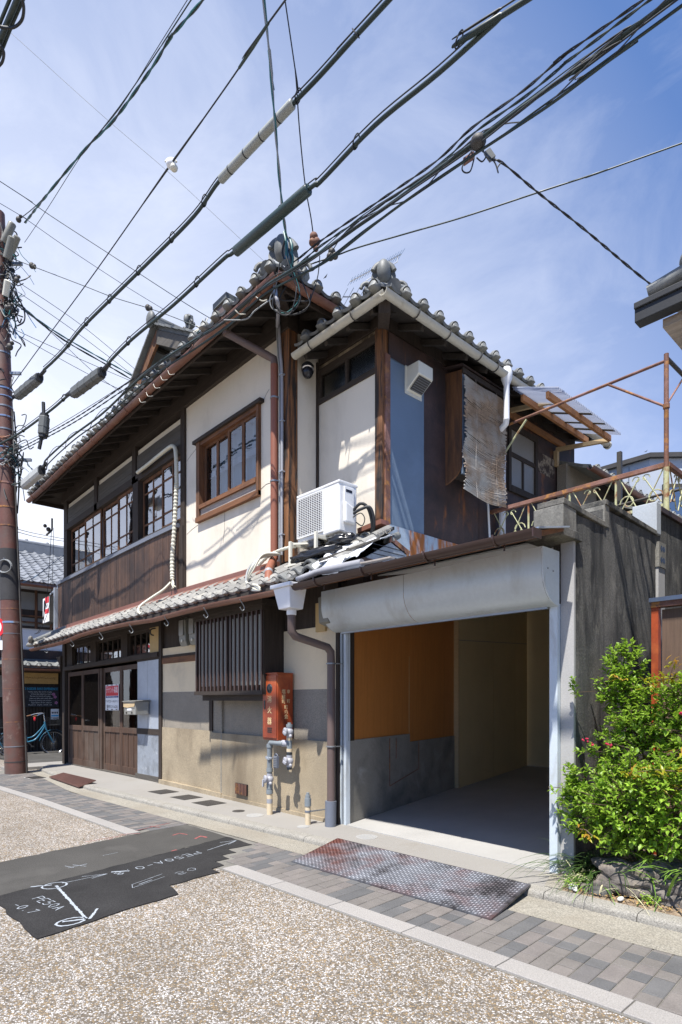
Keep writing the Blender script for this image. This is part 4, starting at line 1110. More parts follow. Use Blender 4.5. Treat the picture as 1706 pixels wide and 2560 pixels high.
# tiled field of the roof beyond the first rows
b = MB()
def field(b, x0, x1, y0, y1, zf, w=.2735, row=.235, inset=None):
    ny = max(1, int((y1-y0)/row))
    prof = [(0,.012),(.1,-.012),(.165,.008),(.2,.048),(.24,.046),(.2735,.012)]
    for r in range(ny):
        ya, yb = y0+r*row, y0+(r+1)*row+.02
        nn = int((x1-x0)/w)
        for c in range(nn):
            xx = x0+c*w
            if inset and not inset(xx, ya): continue
            A = [(xx+p, ya, zf(ya)+q+.022) for p, q in prof]; Bq = [(xx+p, yb, zf(yb)+q) for p, q in prof]
            n = len(prof); o = len(b.v); b.v += [Vector(v) for v in A+Bq]
            b.f += [(o+i, o+i+1, o+n+i+1, o+n+i) for i in range(n-1)]
field(b, EXL, EX, EY+.46, RY, lambda y: EZ+.03+PM*(y-EY), inset=lambda x, y: (x-EXL) > (y-EY)+.1 and (EX-x) > (y-EY)+.35)
stuff(b.build('roof_tile_field', MT['tile'], roof, smooth=40))
# rafters and soffit boards under the front eave
for i in range(22):
    x = -13.75 + i*.405
    bb = MB(); bb.bar((x,3.70,EZ+PM*.08-.105), (x,4.32,EZ+PM*.70-.105), .05, .065); bb.build('rafter', MT['soffit'], roof)
for i in range(5):
    y = 3.80+i*.30; bb = MB(); bb.bar((-5.6,y,EZ+PM*.67-.105), (EX-.07,y,EZ+PM*.07-.105), .05, .065); bb.build('rafter', MT['soffit'], roof)
bb = MB(); bb.bar((-5.6,4.30,EZ+PM*.68-.13), (EX-.06,3.68,EZ-.09), .09, .11); bb.build('hip_rafter', MT['darkwood'], roof)
hbeam('fascia', MT['darkwoodH'], EXL+.02, EX-.03, EZ-.115, EZ-.035, EY+.05, EY+.075)
for xa in (EX-.075, EXL+.03):
    b = MB(); b.box(xa,xa+.025,EY+.05,9.0,EZ-.115,EZ-.035); b.build('fascia', MT['darkwood'], house)
wall('side_plate', MT['darkwoodH'], -5.62, -5.50, 5.75, 5.98, D+.1, 9.0)
b = MB(); b.box(-13.66,-13.56, D+.12, 9.2, -.1, 5.95); b.box(-13.66,-6.6,9.2,9.3,-.1,5.7); b.box(-6.6,-4.6,9.2,9.3,3.30,5.7); b.build('rear_wall', MT['darkwood'], house)
gx = xseg(EXL-.03, EX+.02, 14)
b = MB(); trough(b, [(x, EY-.005, EZ-.055+.006*math.sin(x*2.1)) for x in gx], .056); b.build('gutter', MT['copper'], house, smooth=50)
b = MB(); trough(b, [(EX+.025, EY-.03, EZ-.052), (EX+.025, 6.2, EZ-.052)], .056); b.build('gutter', MT['copper'], house, smooth=50)
for i in range(13):
    x = -13.6+i*.70; bb = MB(); bb.tube(arc((x,EY-.005,EZ-.055),.060,175,365,8,(0,1,0),(0,0,1)), .007, 5); bb.build('gutter_bracket', MT['copper'], house)
# hip ridges with ogre-face end tiles
def onigawara(name, base, out, h, parent, m=MT['tile']):
    base = Vector(base); out = Vector(out).normalized(); side = out.cross(Vector((0,0,1))).normalized(); up = Vector((0,0,1))
    b = MB(); k = h/.45
    prof = [(-.20,0),(-.24,.06),(-.20,.13),(-.13,.13),(-.14,.22),(-.11,.34),(0,.40),(.11,.34),(.14,.22),(.13,.13),(.20,.13),(.24,.06),(.20,0)]
    b.prism([base + side*(p*k) + up*(q*k) for p, q in prof], -out*.09*k)
    o = b.build('ridge_end_tile', m, parent, smooth=40)
    bb = MB(); bb.ball(base+up*.25*k+out*.03*k, (.078*k,.085*k,.135*k), 14, 10); bb.tube(arc(base+up*.23*k+out*.005, .125*k, 20, 160, 10, side, up), .035*k, 8); bb.build('boss', m, o, smooth=60)
    for sgn in (-1, 1):
        c = base + side*(sgn*.185*k) + up*.075*k + out*.01
        sp = [c + side*(sgn*r*math.cos(a)) + up*(r*math.sin(a)) for a, r in ((i*.5, .075*k*(1-i/16)) for i in range(14))]
        bb = MB(); bb.tube(sp, .022*k, 7); bb.build('scroll', m, o, smooth=60)
    return o
def hip(p0, d, n, m=MT['tile'], seg=.24, r=.06):
    p0 = Vector(p0); d = Vector(d)
    for i in range(n):
        a = p0 + d*(i*seg); q = p0 + d*((i+1)*seg*1.0+.03)
        b = MB(); b.tube([a+Vector((0,0,.075)), q+Vector((0,0,.065))], [r*1.06, r], 10); b.bar(a+Vector((0,0,.03)), q+Vector((0,0,.03)), r*2.4, .03)
        b.build('ridge_tile', m, roof, smooth=40)
hip((EX-.34,EY+.34,EZ+PM*.34+.08), (-1,1,PM), 12)
hip((EXL+.34,EY+.34,EZ+PM*.34+.03), (1,1,PM), 12)
onigawara('corner', (EX-.335,EY+.335,EZ+PM*.30+.13), (1,-1,0), .54, house)
onigawara('corner', (EXL+.335,EY+.335,EZ+PM*.30+.06), (-1,-1,0), .34, house)
b = MB(); b.tube([(EX-.14,EY-.03,EZ+.09),(EX-.34,EY+.25,EZ+.25)], [.07,.065], 12); b.tube([(EX+.02,EY+.12,EZ+.09),(EX-.25,EY+.32,EZ+.25)], [.07,.065], 12); b.build('corner_tile', MT['tile'], roof, smooth=40)
# little ridge running down beside the gable
b = MB(); b.tube([(-11.35,3.72,5.99),(-11.55,4.35,6.25),(-11.6,4.9,6.5)], .07, 10); b.lathe((-11.34,3.72,6.02),(.1,-1,-.1),[(.075,0),(.09,.03),(.07,.05),(0,.055)],14); b.build('ridge_tile', MT['tile'], roof, smooth=40)
# ---- gable standing on the roof
gab = MB(); YG = 4.75
PK = Vector((-10.12, YG, 8.10)); GL_ = Vector((-12.05, YG, 6.55)); GR_ = Vector((-8.02, YG, 7.05))
back = Vector((0, 3.0, 0))
for p, q in ((PK, Vector((-12.45,YG,6.55))),(PK, Vector((-7.15,YG,6.40)))):
    gab.prism([p, q, q+back, p+back], (0,0,.07))
g = gab.build('roof_gable', MT['tile'], house)
for sgn, low in ((-1, Vector((-12.45,YG,6.55))),(1, Vector((-7.15,YG,6.40)))):
    d = (low-PK); n = 12
    for i in range(n):
        a = PK + d*(i/n); c = PK + d*((i+1)/n)
        bb = MB(); bb.bar(a+Vector((0,-.015,.085)), c+Vector((0,-.015,.075)), .17, .035); bb.build('verge_tile', MT['tile'], g)
    bb = MB(); bb.prism([PK+Vector((0,-.02,-.01)), PK+Vector((0,-.02,-.27)), low+Vector((0,-.02,-.25)), low+Vector((0,-.02,-.01))], (0,.05,0)); bb.build('barge_board', MT['redwood'] if sgn < 0 else MT['greywood'], g)
    for j in range(5):
        f_ = (j+.5)/5; bb = MB(); p = PK + d*f_; bb.bar(p+Vector((0,.03,-.06)), p+Vector((0,.7,-.06)), .06, .07); bb.build('purlin', MT['soffit'], g)
bb = MB(); bb.prism([PK+Vector((0,.55,-.1)), Vector((-12.3,YG+.55,6.4)), Vector((-7.3,YG+.55,6.3))], (0,.1,0)); bb.build('gable_wall', MT['soffit'], g)
bb = MB(); bb.tube([PK+Vector((0,-.1,.16)), PK+Vector((0,2.6,.16))], .075, 10); bb.box(PK.x-.1,PK.x+.1,YG-.03,YG+2.6,PK.z+.04,PK.z+.12); bb.build('ridge_tile', MT['tile'], g, smooth=40)
bb = MB(); bb.ball(PK+Vector((-.02,-.12,.14)), (.13,.07,.15), 12, 8); bb.build('ridge_end_tile', MT['tile'], g, smooth=60)
onigawara('ridge', PK+Vector((.2,.5,.12)), (0,-1,0), .32, house)
# ---- annex roof
EAY, EAX, EAZ = 4.285, -4.02, 5.455
b = MB(); RX = -5.75
b.prism([(-5.50,EAY,EAZ-.04),(EAX,EAY,EAZ-.04),(EAX-1.25,EAY+1.25,EAZ+PM*1.25-.04),(-5.50,EAY+1.25,EAZ+PM*1.25-.04)], (0,0,.03))
b.prism([(EAX,EAY,EAZ-.04),(EAX,9.45,EAZ-.04),(RX,9.45,EAZ+PM*(EAX-RX)-.04),(RX,EAY+EAX-RX,EAZ+PM*(EAX-RX)-.04)], (0,0,.03))
aroof = b.build('annex_roof', MT['soffit'], house)
for i in range(5):
    inst('eave_tile', T_MAIN, aroof, (-5.44+i*.2735, EAY-.03, EAZ+.04), (AM, RND.uniform(-.02,.02), RND.uniform(-.02,.02)))
    inst('roof_tile', T_MAIN2, aroof, (-5.44+i*.2735, EAY+.18, EAZ+.133), (AM, 0, 0))
for i in range(18):
    y = EAY + .06 + i*.2735
    inst('eave_tile', T_MAIN, aroof, (EAX+.03, y, EAZ+.04), (AM, RND.uniform(-.02,.02), math.pi/2+RND.uniform(-.02,.02)))
    if i > 0: inst('roof_tile', T_MAIN2, aroof, (EAX-.18, y, EAZ+.133), (AM, 0, math.pi/2))
b = MB()
prof = [(0,.012),(.1,-.012),(.165,.008),(.2,.048),(.24,.046),(.2735,.012)]
for r in range(5):
    for c in range(17):
        xa, xb = EAX-.42-r*.235, EAX-.42-(r+1)*.235-.02; y = EAY+.6+c*.2735
        if y - EAY < EAX - xa + .1: continue
        o = len(b.v); n = len(prof)
        b.v += [Vector((xa, y+p, EAZ+.04+PM*(EAX-xa)+q+.02)) for p, q in prof] + [Vector((xb, y+p, EAZ+.04+PM*(EAX-xb)+q)) for p, q in prof]
        b.f += [(o+i, o+n+i, o+n+i+1, o+i+1)[::-1] for i in range(n-1)]
stuff(b.build('roof_tile_field', MT['tile'], aroof, smooth=40))
hp = roof; roof = aroof
hip((EAX-.30,EAY+.30,EAZ+PM*.30+.07), (-1,1,PM), 6)
roof = hp
onigawara('corner', (EAX-.27,EAY+.27,EAZ+PM*.26+.09), (1,-1,0), .42, house)
b = MB(); b.tube([(EAX-.12,EAY-.02,EAZ+.08),(EAX-.28,EAY+.2,EAZ+.19)], [.07,.06], 12); b.tube([(EAX+.02,EAY+.12,EAZ+.08),(EAX-.2,EAY+.28,EAZ+.19)], [.07,.06], 12); b.build('corner_tile', MT['tile'], aroof, smooth=40)
for i in range(4):
    x = -5.35+i*.36; bb = MB(); bb.bar((x,EAY+.06,EAZ-.075), (x,YA+.05,EAZ+PM*.42-.075), .05, .06); bb.build('rafter', MT['soffit'], aroof)
for i in range(11):
    y = 4.95+i*.405; bb = MB(); bb.bar((EAX-.06,y,EAZ-.075), (XA-.05,y,EAZ+PM*.42-.075), .05, .06); bb.build('rafter', MT['soffit'], aroof)
bb = MB(); bb.box(XA-.1,XA+.0,YA-.05,9.2,5.44,5.60); bb.box(-5.5,XA,YA-.02,YA+.1,5.46,5.62); bb.bar((EAX-.05,EAY+.05,EAZ-.10),(XA-.05,YA+.05,EAZ+.06),.12,.16); bb.build('annex_plate', MT['darkwood'], aroof)
b = MB(); trough(b, [(-5.47,EAY-.01,EAZ-.040),(EAX+.03,EAY-.01,EAZ-.045)], .054); b.build('white_gutter', MT['whitegutter'], house, smooth=50)
b = MB(); trough(b, [(EAX+.03,EAY-.06,EAZ-.05),(EAX+.03,6.45,EAZ-.055),(EAX+.03,9.42,EAZ-.055)], .054)
b.lathe((EAX+.03,9.38,EAZ-.07),(0,1,0),[(.05,0),(.062,.0),(.062,.05),(.05,.05)],12); b.build('white_gutter', MT['whitegutter'], house, smooth=50)
for y in (4.72,5.25,5.85,6.2):
    bb = MB(); bb.tube(arc((EAX+.03,y,EAZ-.052),.064,175,365,8,(1,0,0),(0,0,1)), .007, 5); bb.build('gutter_bracket', MT['iron'], house)
for x in (-5.15,-4.45):
    bb = MB(); bb.tube(arc((x,EAY-.01,EAZ-.048),.064,175,365,8,(0,1,0),(0,0,1)), .007, 5); bb.build('gutter_bracket', MT['iron'], house)
b = MB(); b.lathe((EAX+.03,6.47,5.50),(0,0,-1),[(.062,.02),(.072,.08),(.068,.15),(.042,.22),(.036,.24),(.036,.66)],14)
b.tube([(EAX+.03,6.47,4.86),(EAX+.0,6.5,4.81),(EAX-.12,6.56,4.79)], .038, 10)
b.tube([(-4.34,6.93,3.05),(-4.34,6.93,4.75)], .045, 12); b.build('white_downpipe', MT['whiteplastic'], house, smooth=50)
b = MB(); b.tube([(-4.36,6.70,3.05),(-4.36,6.62,3.95)], .014, 8); b.build('thin_pipe', MT['whiteplastic'], house)
# ---- main downpipe with leader head, conduits
b = MB(); hx, hy = -6.02, 3.69
b.prism([(hx-.15,hy-.10,5.98),(hx+.15,hy-.10,5.98),(hx+.15,hy+.1,5.98),(hx-.15,hy+.1,5.98)], (0,0,.07)); b.build('leader_head', MT['closure'], house)
b = MB(); b.prism([(hx-.12,hy-.08,5.98),(hx+.12,hy-.08,5.98),(hx+.12,hy+.08,5.98),(hx-.12,hy+.08,5.98)], (0,0,-.20)); b.tube([(hx,hy,5.80),(hx,hy,5.66)], .05, 10); b.build('leader_body', MT['brownpipe'], house)
dp = [(hx,hy,5.74),(hx+.0,hy+.02,5.68),(-5.77,4.10,5.47),(-5.72,4.155,5.43),(-5.715,4.16,5.36)]
b = MB(); b.tube(dp, .046, 12); b.build('downpipe_bend', MT['brownpipe'], house, smooth=50)
b = MB(); b.tube([(-5.715,4.16,5.36),(-5.715,4.16,3.03)], .046, 12)
b.build('downpipe', MT['redpipe'], house, smooth=50)
for z in (4.95,3.95):
    bb = MB(); bb.lathe((-5.715,4.16,z),(0,0,1),[(.049,0),(.052,.003),(.052,.018),(.049,.02)],12); bb.bar((-5.67,4.17,z+.01),(-5.62,4.24,z+.01),.012,.01); bb.build('pipe_clip', MT['steelgrey'], house)
b = MB(); b.tube([(-5.715,4.16,3.05),(-5.68,4.10,2.98),(-5.33,3.80,2.78),(-5.27,3.76,2.72),(-5.20,3.70,2.60)], .045, 12); b.build('downpipe_foot', MT['redpipe'], house, smooth=50)
b = MB(); b.ball((-5.30,3.78,2.755), .05, 12, 8); b.build('pipe_elbow', MT['greypipe'], house, smooth=60)
for x, r, m in ((-5.648,.011,'greycable'),(-5.605,.018,'greypipe')):
    b = MB(); b.tube(smooth_path([(x-.04,4.17,5.9),(x-.02,4.18,5.5),(x,4.19,5.2),(x+.004,4.19,4.4),(x,4.19,3.7),(x+.01,4.18,3.06)]), r, 8); b.build('conduit', MT[m], house, smooth=60)
for z in (5.2,4.65,4.05,3.3):
    b = MB(); b.box(-5.635,-5.575,4.165,4.215,z,z+.012); b.build('pipe_clip', MT['galv'], house)
# corrugated white cable wrap on the board wall
pth = smooth_path([(-9.62,4.16,5.19),(-9.2,4.16,5.20),(-8.5,4.16,5.235),(-8.33,4.16,5.215),(-8.24,4.155,5.13),(-8.20,4.15,4.9),(-8.19,4.15,4.6)], 6)
b = MB(); b.tube(pth, .030, 10); b.build('pipe_wrap', MT['creamtrunk'], house, smooth=60)
pth = smooth_path([(-8.19,4.15,4.62),(-8.215,4.145,4.3),(-8.25,4.14,3.9),(-8.29,4.13,3.5),(-8.27,4.12,3.16)], 14)
rs = [.036 if i % 2 else .027 for i in range(len(pth))]
b = MB(); b.tube(pth, rs, 10); b.build('ribbed_pipe_wrap', MT['creamtrunk'], house)
for i, e in enumerate(((-8.16,4.09,3.02),(-8.12,4.10,3.03),(-8.20,4.08,3.01))):
    b = MB(); b.tube(smooth_path([(-8.27,4.12,3.18),(-8.24+.03*i,4.10,3.08),e],4), .009, 6); b.build('loose_cable', MT['creamtrunk'], house)
b = MB(); b.tube(smooth_path([(-8.28,4.10,3.12),(-8.33,4.0,3.0),(-8.42,3.86,2.88),(-8.46,3.70,2.74),(-8.36,3.63,2.64),(-8.2,3.60,2.58)],6), .018, 8); b.build('loose_hose', MT['creamtrunk'], house, smooth=60)
# bundle of grey wrapped cables where the downpipe meets the pent roof
for i in range(4):
    b = MB(); b.tube(smooth_path([(-5.6+.03*i,4.10,3.05),(-5.75+.02*i,3.98,3.02+.01*i),(-5.72,3.80+.02*i,2.86),(-5.62,3.70,2.68),(-5.45+.04*i,3.66,2.56+.01*i),(-5.28,3.66,2.53)],6), .014, 7); b.build('drooping_cable', MT['creamtrunk'] if i % 2 else MT['greycable'], house, smooth=60)
b = MB(); b.tube(smooth_path([(-5.95,4.1,2.99),(-5.7,4.08,3.06),(-5.45,4.1,3.09),(-5.35,4.2,3.12)],8), [.022 if i % 2 else .017 for i in range(25)], 8); b.build('ribbed_pipe_wrap', MT['creamtrunk'], house)
# white rain hopper and the faded brown pipe below it
b = MB(); b.prism([(-4.90,3.51,2.47),(-4.57,3.51,2.47),(-4.57,3.77,2.47),(-4.90,3.77,2.47)], (0,0,.04)); b.build('hopper_rim', MT['whiteplastic'], house, bevel=.006)
b = MB()
A = [(-4.87,3.53,2.47),(-4.60,3.53,2.47),(-4.60,3.75,2.47),(-4.87,3.75,2.47)]; Bq = [(-4.82,3.56,2.26),(-4.63,3.56,2.26),(-4.63,3.73,2.26),(-4.82,3.73,2.26)]
b.add(A+Bq, [(0,1,5,4),(1,2,6,5),(2,3,7,6),(3,0,4,7),(4,5,6,7),(3,2,1,0)]); b.lathe((-4.72,3.65,2.26),(0,0,-1),[(.05,0),(.05,.05),(.046,.06)],12); b.build('rain_hopper', MT['whiteplastic'], house, bevel=.008)
b = MB(); b.tube([(-4.72,3.65,2.22),(-4.72,3.65,2.04),(-4.715,3.70,1.99),(-4.66,4.08,1.90),(-4.655,4.125,1.85),(-4.655,4.13,1.70),(-4.655,4.13,.24)], .043, 14); b.build('downpipe', MT['brownpipe'], house, smooth=50)
b = MB(); b.tube([(-4.655,4.125,.27),(-4.655,4.12,-.005)], .060, 16); b.build('pipe_sleeve', MT['bluegrey'], house, smooth=50)
for z in (1.72,.84):
    b = MB(); b.lathe((-4.655,4.13,z),(0,0,1),[(.05,0),(.054,.002),(.054,.014),(.05,.016)],14); b.bar((-4.62,4.15,z+.008),(-4.60,4.25,z+.008),.012,.01); b.build('pipe_clip', MT['steelgrey'], house)
# ================================================================== GARAGE under the terrace
gar = thing('open_garage', 'open garage with raised roller shutter, orange panels and pale concrete floor', 'garage', (-3.4, 4.3, 0))
def gpart(name, m, b, **kw): return b.build(name, m, gar, **kw)
WA, WB = Vector((-4.585,4.32,0)), Vector((-5.37,7.31,0))
wd = (WB-WA).normalized(); wn_ = Vector((wd.y, -wd.x, 0))       # wn_ points into the garage
def roofz(y): return min(3.20, 2.50 + .20*(y-3.62))
def sloped(c4, z0, z1):      # upright slab whose top stays under the lean-to roof
    b = MB(); vs = [Vector((p.x, p.y, z0)) for p in c4] + [Vector((p.x, p.y, min(z1, roofz(p.y)-.03))) for p in c4]
    return b.add(vs, [(0,1,2,3),(7,6,5,4),(0,4,5,1),(1,5,6,2),(2,6,7,3),(3,7,4,0)])
def lw(t0, t1, z0, z1, off=0.0, th=.1):
    p, q = WA.lerp(WB, t0)+wn_*off, WA.lerp(WB, t1)+wn_*off
    return sloped([p, q, q-wn_*th, p-wn_*th], z0, z1)
gpart('lower_wall', MT['innerconcrete'], lw(0, .482, 0, .905))
gpart('lower_wall', MT['innerconcrete'], lw(.482, 1.0, 0, .80))
gpart('wall_panel', MT['panelply'], lw(.034, .480, .905, 3.2, -.01))
gpart('wall_panel', MT['panelply'], lw(.483, .985, .80, 3.2, -.012))
gpart('edge_board', MT['darkwood'], lw(-.004, .034, .90, 3.2, .008))
gpart('panel_joint', MT['palewood'], lw(.480, .483, .92, 1.9, -.008, .02))
for t, z0, z1 in ((.30,.30,.88),(.355,.62,.87),(.565,.42,.79)):
    gpart('rust_streak', MT['rust'], lw(t, t+.006, z0, z1, .002, .003))
b = MB(); b.bar(WA.lerp(WB,.305)+wn_*.001+Vector((0,0,.30)), WA.lerp(WB,.56)+wn_*.001+Vector((0,0,.425)), .004, .012); gpart('rust_streak', MT['rust'], b)
TA, TB = Vector((-5.30,7.28,0)), Vector((-6.15,10.72,0))
td = (TB-TA).normalized(); tn = Vector((td.y,-td.x,0))
for i, (f0, f1) in enumerate(((0,.434),(.436,.78),(.782,1.0))):
    p, q = TA.lerp(TB,f0), TA.lerp(TB,f1)
    b = sloped([p, q, q-tn*.1, p-tn*.1], 0, 3.3); gpart('board_wall', MT['tanply'], b)
b = sloped([TA+tn*.004, TA-td*.03+tn*.004, TA-td*.03-tn*.14, TA-tn*.14], 0, 3.3); gpart('board_wall_edge', MT['palewood'], b)
b = MB(); b.bar(TA+tn*.002+Vector((0,0,2.24)), TB+tn*.002+Vector((0,0,2.46)), .006, .012); gpart('chalk_string', MT['whitewood'], b)
b = MB(); b.box(-6.3,-2.2,10.80,10.9,0,3.17); gpart('back_wall', MT['tanply'], b)
b = sloped([Vector((-2.282,4.37,0)),Vector((-2.268,4.37,0)),Vector((-2.268,6.6,0)),Vector((-2.282,6.6,0))],0,3.3); b.box(-2.282,-2.268,6.6,10.9,0,3.15); gpart('right_wall', MT['bouncewhite'], b)
# terrace slab and the little lean-to roof over the shutter
b = MB(); b.prism([(-4.60,3.64,2.50),(-2.0,3.64,2.50),(-2.0,4.08,roofz(4.08)),(-2.27,4.12,roofz(4.12)),(-2.27,6.66,roofz(6.66)),(-4.60,6.66,roofz(6.66))], (0,0,.012)); b.prism([(-4.60,5.0,roofz(5)),(-4.60,6.66,roofz(6.66)),(-6.4,6.66,roofz(6.66)),(-6.4,5.0,roofz(5))], (0,0,.012)); gpart('lean_to_roof', MT['galv'], b)
b = MB(); b.box(-6.4,-2.27,6.6,10.95,3.175,3.27); gpart('terrace_slab', MT['oldconcrete'], b)
b = MB(); b.box(-6.4,-2.27,6.67,10.95,3.12,3.165); b.prism([(-4.58,4.36,roofz(4.36)-.03),(-2.27,4.36,roofz(4.36)-.03),(-2.27,6.66,roofz(6.66)-.03),(-5.5,6.66,roofz(6.66)-.03)], (0,0,.012)); gpart('ceiling', MT['bouncewhite'], b)
b = MB(); b.prism([(-4.60,3.66,2.49),(-2.03,3.66,2.49),(-2.03,4.05,2.60),(-4.60,4.05,2.60)], (0,0,-.035)); gpart('eaves_board', MT['redwoodH'], b)
b = MB(); b.box(-4.60,-2.04,3.668,3.68,2.445,2.50); gpart('fascia_board', MT['redwoodH'], b)
b = MB(); trough(b, [(-4.63,3.605,2.485),(-3.3,3.605,2.492),(-2.0,3.605,2.485)], .055); b.box(-2.0,-1.99,3.55,3.66,2.43,2.49); gpart('brown_gutter', MT['browngutter'], b, smooth=50)
for x in (-4.25,-3.62,-2.92,-2.3):
    b = MB(); b.tube(arc((x,3.605,2.487),.060,170,370,8,(0,1,0),(0,0,1)), .008, 5); b.box(x+.02,x+.03,3.655,3.664,2.40,2.47); gpart('gutter_bracket', MT['browngutter'], b)
# shutter hood: flat front with a rolled lower edge
prof = [(4.03,2.485)] + [(4.03,2.33)] + [(4.27-.24*math.cos(a), 2.33-.265*math.sin(a)) for a in [math.radians(k) for k in range(10,91,8)]] + [(4.28,2.065)]
def hood(x0, x1):
    b = MB(); n = len(prof)
    A = [Vector((x0,y,z)) for y, z in prof]; Bq = [Vector((x1,y,z)) for y, z in prof]
    b.v = A+Bq; b.f = [(i, n+i, n+i+1, i+1) for i in range(n-1)]
    return b
gpart('shutter_hood', MT['hood'], hood(-4.69,-3.552), smooth=40); gpart('shutter_hood', MT['hood'], hood(-3.548,-2.195), smooth=40)
b = MB(); b.prism([Vector((-2.193,y,z)) for y, z in prof] + [Vector((-2.193,4.28,2.485))], (.012,0,0)); gpart('hood_cheek', MT['bluewhite'], b)
b = MB(); b.prism([Vector((-4.70,y,z)) for y, z in prof] + [Vector((-4.70,4.28,2.485))], (.009,0,0)); gpart('hood_cheek', MT['hood'], b)
for y, z in ((4.10,2.33),(4.18,2.32)):
    b = MB(); b.lathe((-2.18,y,z),(1,0,0),[(.007,0),(.006,.004),(0,.005)],8); gpart('screw', MT['steelgrey'], b)
b = MB(); b.box(-4.62,-2.26,4.24,4.27,2.05,2.075); gpart('shutter_bottom_bar', MT['steelgrey'], b)
b = MB(); b.box(-4.705,-4.645,4.265,4.335,0,2.09); gpart('shutter_rail', MT['bluewhite'], b, bevel=.004)
b = MB(); b.box(-4.645,-4.615,4.29,4.335,0,2.09); gpart('shutter_rail_slot', MT['ink'], b)
b = MB(); b.box(-4.615,-4.575,4.27,4.335,0,2.09); gpart('shutter_rail', MT['bluewhite'], b, bevel=.004)
b = MB(); b.box(-2.262,-2.195,4.275,4.36,0,2.09); gpart('shutter_rail', MT['bluewhite'], b, bevel=.005)
# ================================================================== CONCRETE WALL with stepped top
cw = thing('stepped_concrete_wall', 'tall sooty concrete wall with a stepped top beside the garage', 'wall', (-2.17, 5.2, 0))
def sooty(name, m, x0, x1, y0, y1, z0, z1, amp=.006):
    def P(u, v):
        y, z = y0+(y1-y0)*u, z0+(z1-z0)*v
        return (x1 + amp*mnoise.noise(Vector((y*4, z*4, 1))) + amp*.5*mnoise.noise(Vector((y*14, z*14, 4))), y, z)
    b = MB(); b.grid(P, 50, 60); b.box(x0, x1-.008, y0, y1, z0, z1); return b.build(name, m, cw, smooth=60)
sooty('wall_face', MT['sootwall'], -2.265, -2.09, 4.35, 4.86, -.1, 2.77)
sooty('wall_face', MT['sootwall'], -2.265, -2.092, 4.86, 5.99, -.1, 2.92)
sooty('wall_face', MT['sootwall'], -2.265, -2.10, 5.99, 9.5, -.1, 3.16)
b = MB(); b.box(-2.193,-2.086,4.32,4.352,.0,2.56); b.build('wall_end', MT['greyconcrete'], cw, bevel=.004)
b = MB(); b.box(-2.32,-2.08,4.14,4.352,2.62,2.80); b.build('end_block', MT['oldconcrete'], cw, bevel=.006)
b = MB(); b.box(-2.36,-2.055,4.10,4.40,2.555,2.62); b.build('ledge_stone', MT['sootcap'], cw, bevel=.005)
b = MB(); b.prism([(-2.29,4.14,2.80),(-2.075,4.14,2.80),(-2.075,4.87,2.765),(-2.29,4.87,2.765)], (0,0,.045)); b.build('coping', MT['sootcap'], cw, bevel=.006)
b = MB(); b.prism([(-2.29,4.865,2.955),(-2.075,4.865,2.955),(-2.075,6.0,2.915),(-2.29,6.0,2.915)], (0,0,.045)); b.build('coping', MT['sootcap'], cw, bevel=.006)
b = MB(); b.box(-2.27,-2.085,4.862,4.95,2.78,2.955); b.build('step_block', MT['oldconcrete'], cw)
b = MB(); b.box(-2.30,-2.075,5.985,6.10,2.93,3.235); b.build('mortar_block', MT['bluemortar'], cw, bevel=.008)
b = MB(); b.box(-2.29,-2.07,6.10,9.5,3.16,3.215); b.build('coping', MT['rustsheet'], cw, bevel=.005)
b = MB(); b.box(-2.105,-2.075,6.03,6.2,1.2,2.65); b.build('rendered_pier', MT['greyconcrete'], cw)
b = MB(); b.prism([(-2.10,6.02,2.62),(-2.10,6.20,2.62),(-2.10,6.20,2.86),(-2.10,6.02,2.86)], (.035,0,0)); v = b.build('vent_block', MT['oldconcrete'], cw)
for y, z, r in ((6.08,2.80,.028),(6.14,2.80,.028),(6.08,2.69,.028),(6.14,2.69,.028)):
    bb = MB(); bb.lathe((-2.0648,y,z),(1,0,0),[(r,0),(r,.001),(0,.0012)],10); bb.build('vent_hole', MT['ink'], v)
# brown board gate behind the shrub
bg = thing('board_fence', 'brown board fence with a red brown frame behind the green shrub', 'fence', (-1.2, 5.3, 0))
for i in range(9):
    x = -1.80+i*.19; b = MB(); b.box(x+.004,x+.180,5.30,5.32,.05,2.10); b.build('fence_board', MT['fencewood'], bg)
b = MB(); b.box(-1.87,-1.815,5.27,5.33,0,2.17); b.build('fence_post', MT['extred'], bg)
b = MB(); b.box(-1.87,.0,5.255,5.345,2.12,2.165); b.build('top_rail', MT['rust'], bg)
b = MB(); b.box(-1.88,.0,5.245,5.355,2.166,2.20); b.build('cap_rail', MT['galv'], bg)

# ================================================================== things fixed to the house
# air conditioner outdoor unit on its rack
ac = thing('air_conditioner_unit', 'white outdoor air conditioner unit standing on a small rack on the lower tiled roof', 'air conditioner', (-4.85, 4.2, 3.1))
ax0, ax1, ay0, ay1, az0, az1 = -5.195, -4.495, 4.10, 4.36, 3.10, 3.63
b = MB(); b.box(ax0,ax1,ay0,ay1,az0,az1); case = b.build('case', MT['offwhite'], ac, bevel=.018)
b = MB(); b.box(ax0-.006,ax1+.006,ay0-.006,ay1+.006,az1-.022,az1+.006); b.build('lid', MT['offwhite'], ac, bevel=.006)
gx0, gx1, gz0, gz1 = ax0+.02, ax0+.44, az0+.06, az1-.05
b = MB(); b.box(gx0,gx1,ay0-.006,ay0+.002,gz0,gz1); b.build('fan_opening', MT['ink'], ac)
b = MB()
b.box(gx0-.012,gx1+.012,ay0-.014,ay0-.002,gz1,gz1+.014); b.box(gx0-.012,gx1+.012,ay0-.014,ay0-.002,gz0-.014,gz0); b.box(gx0-.012,gx0,ay0-.014,ay0-.002,gz0,gz1); b.box(gx1,gx1+.012,ay0-.014,ay0-.002,gz0,gz1)
b.build('grille_frame', MT['offwhite'], ac)
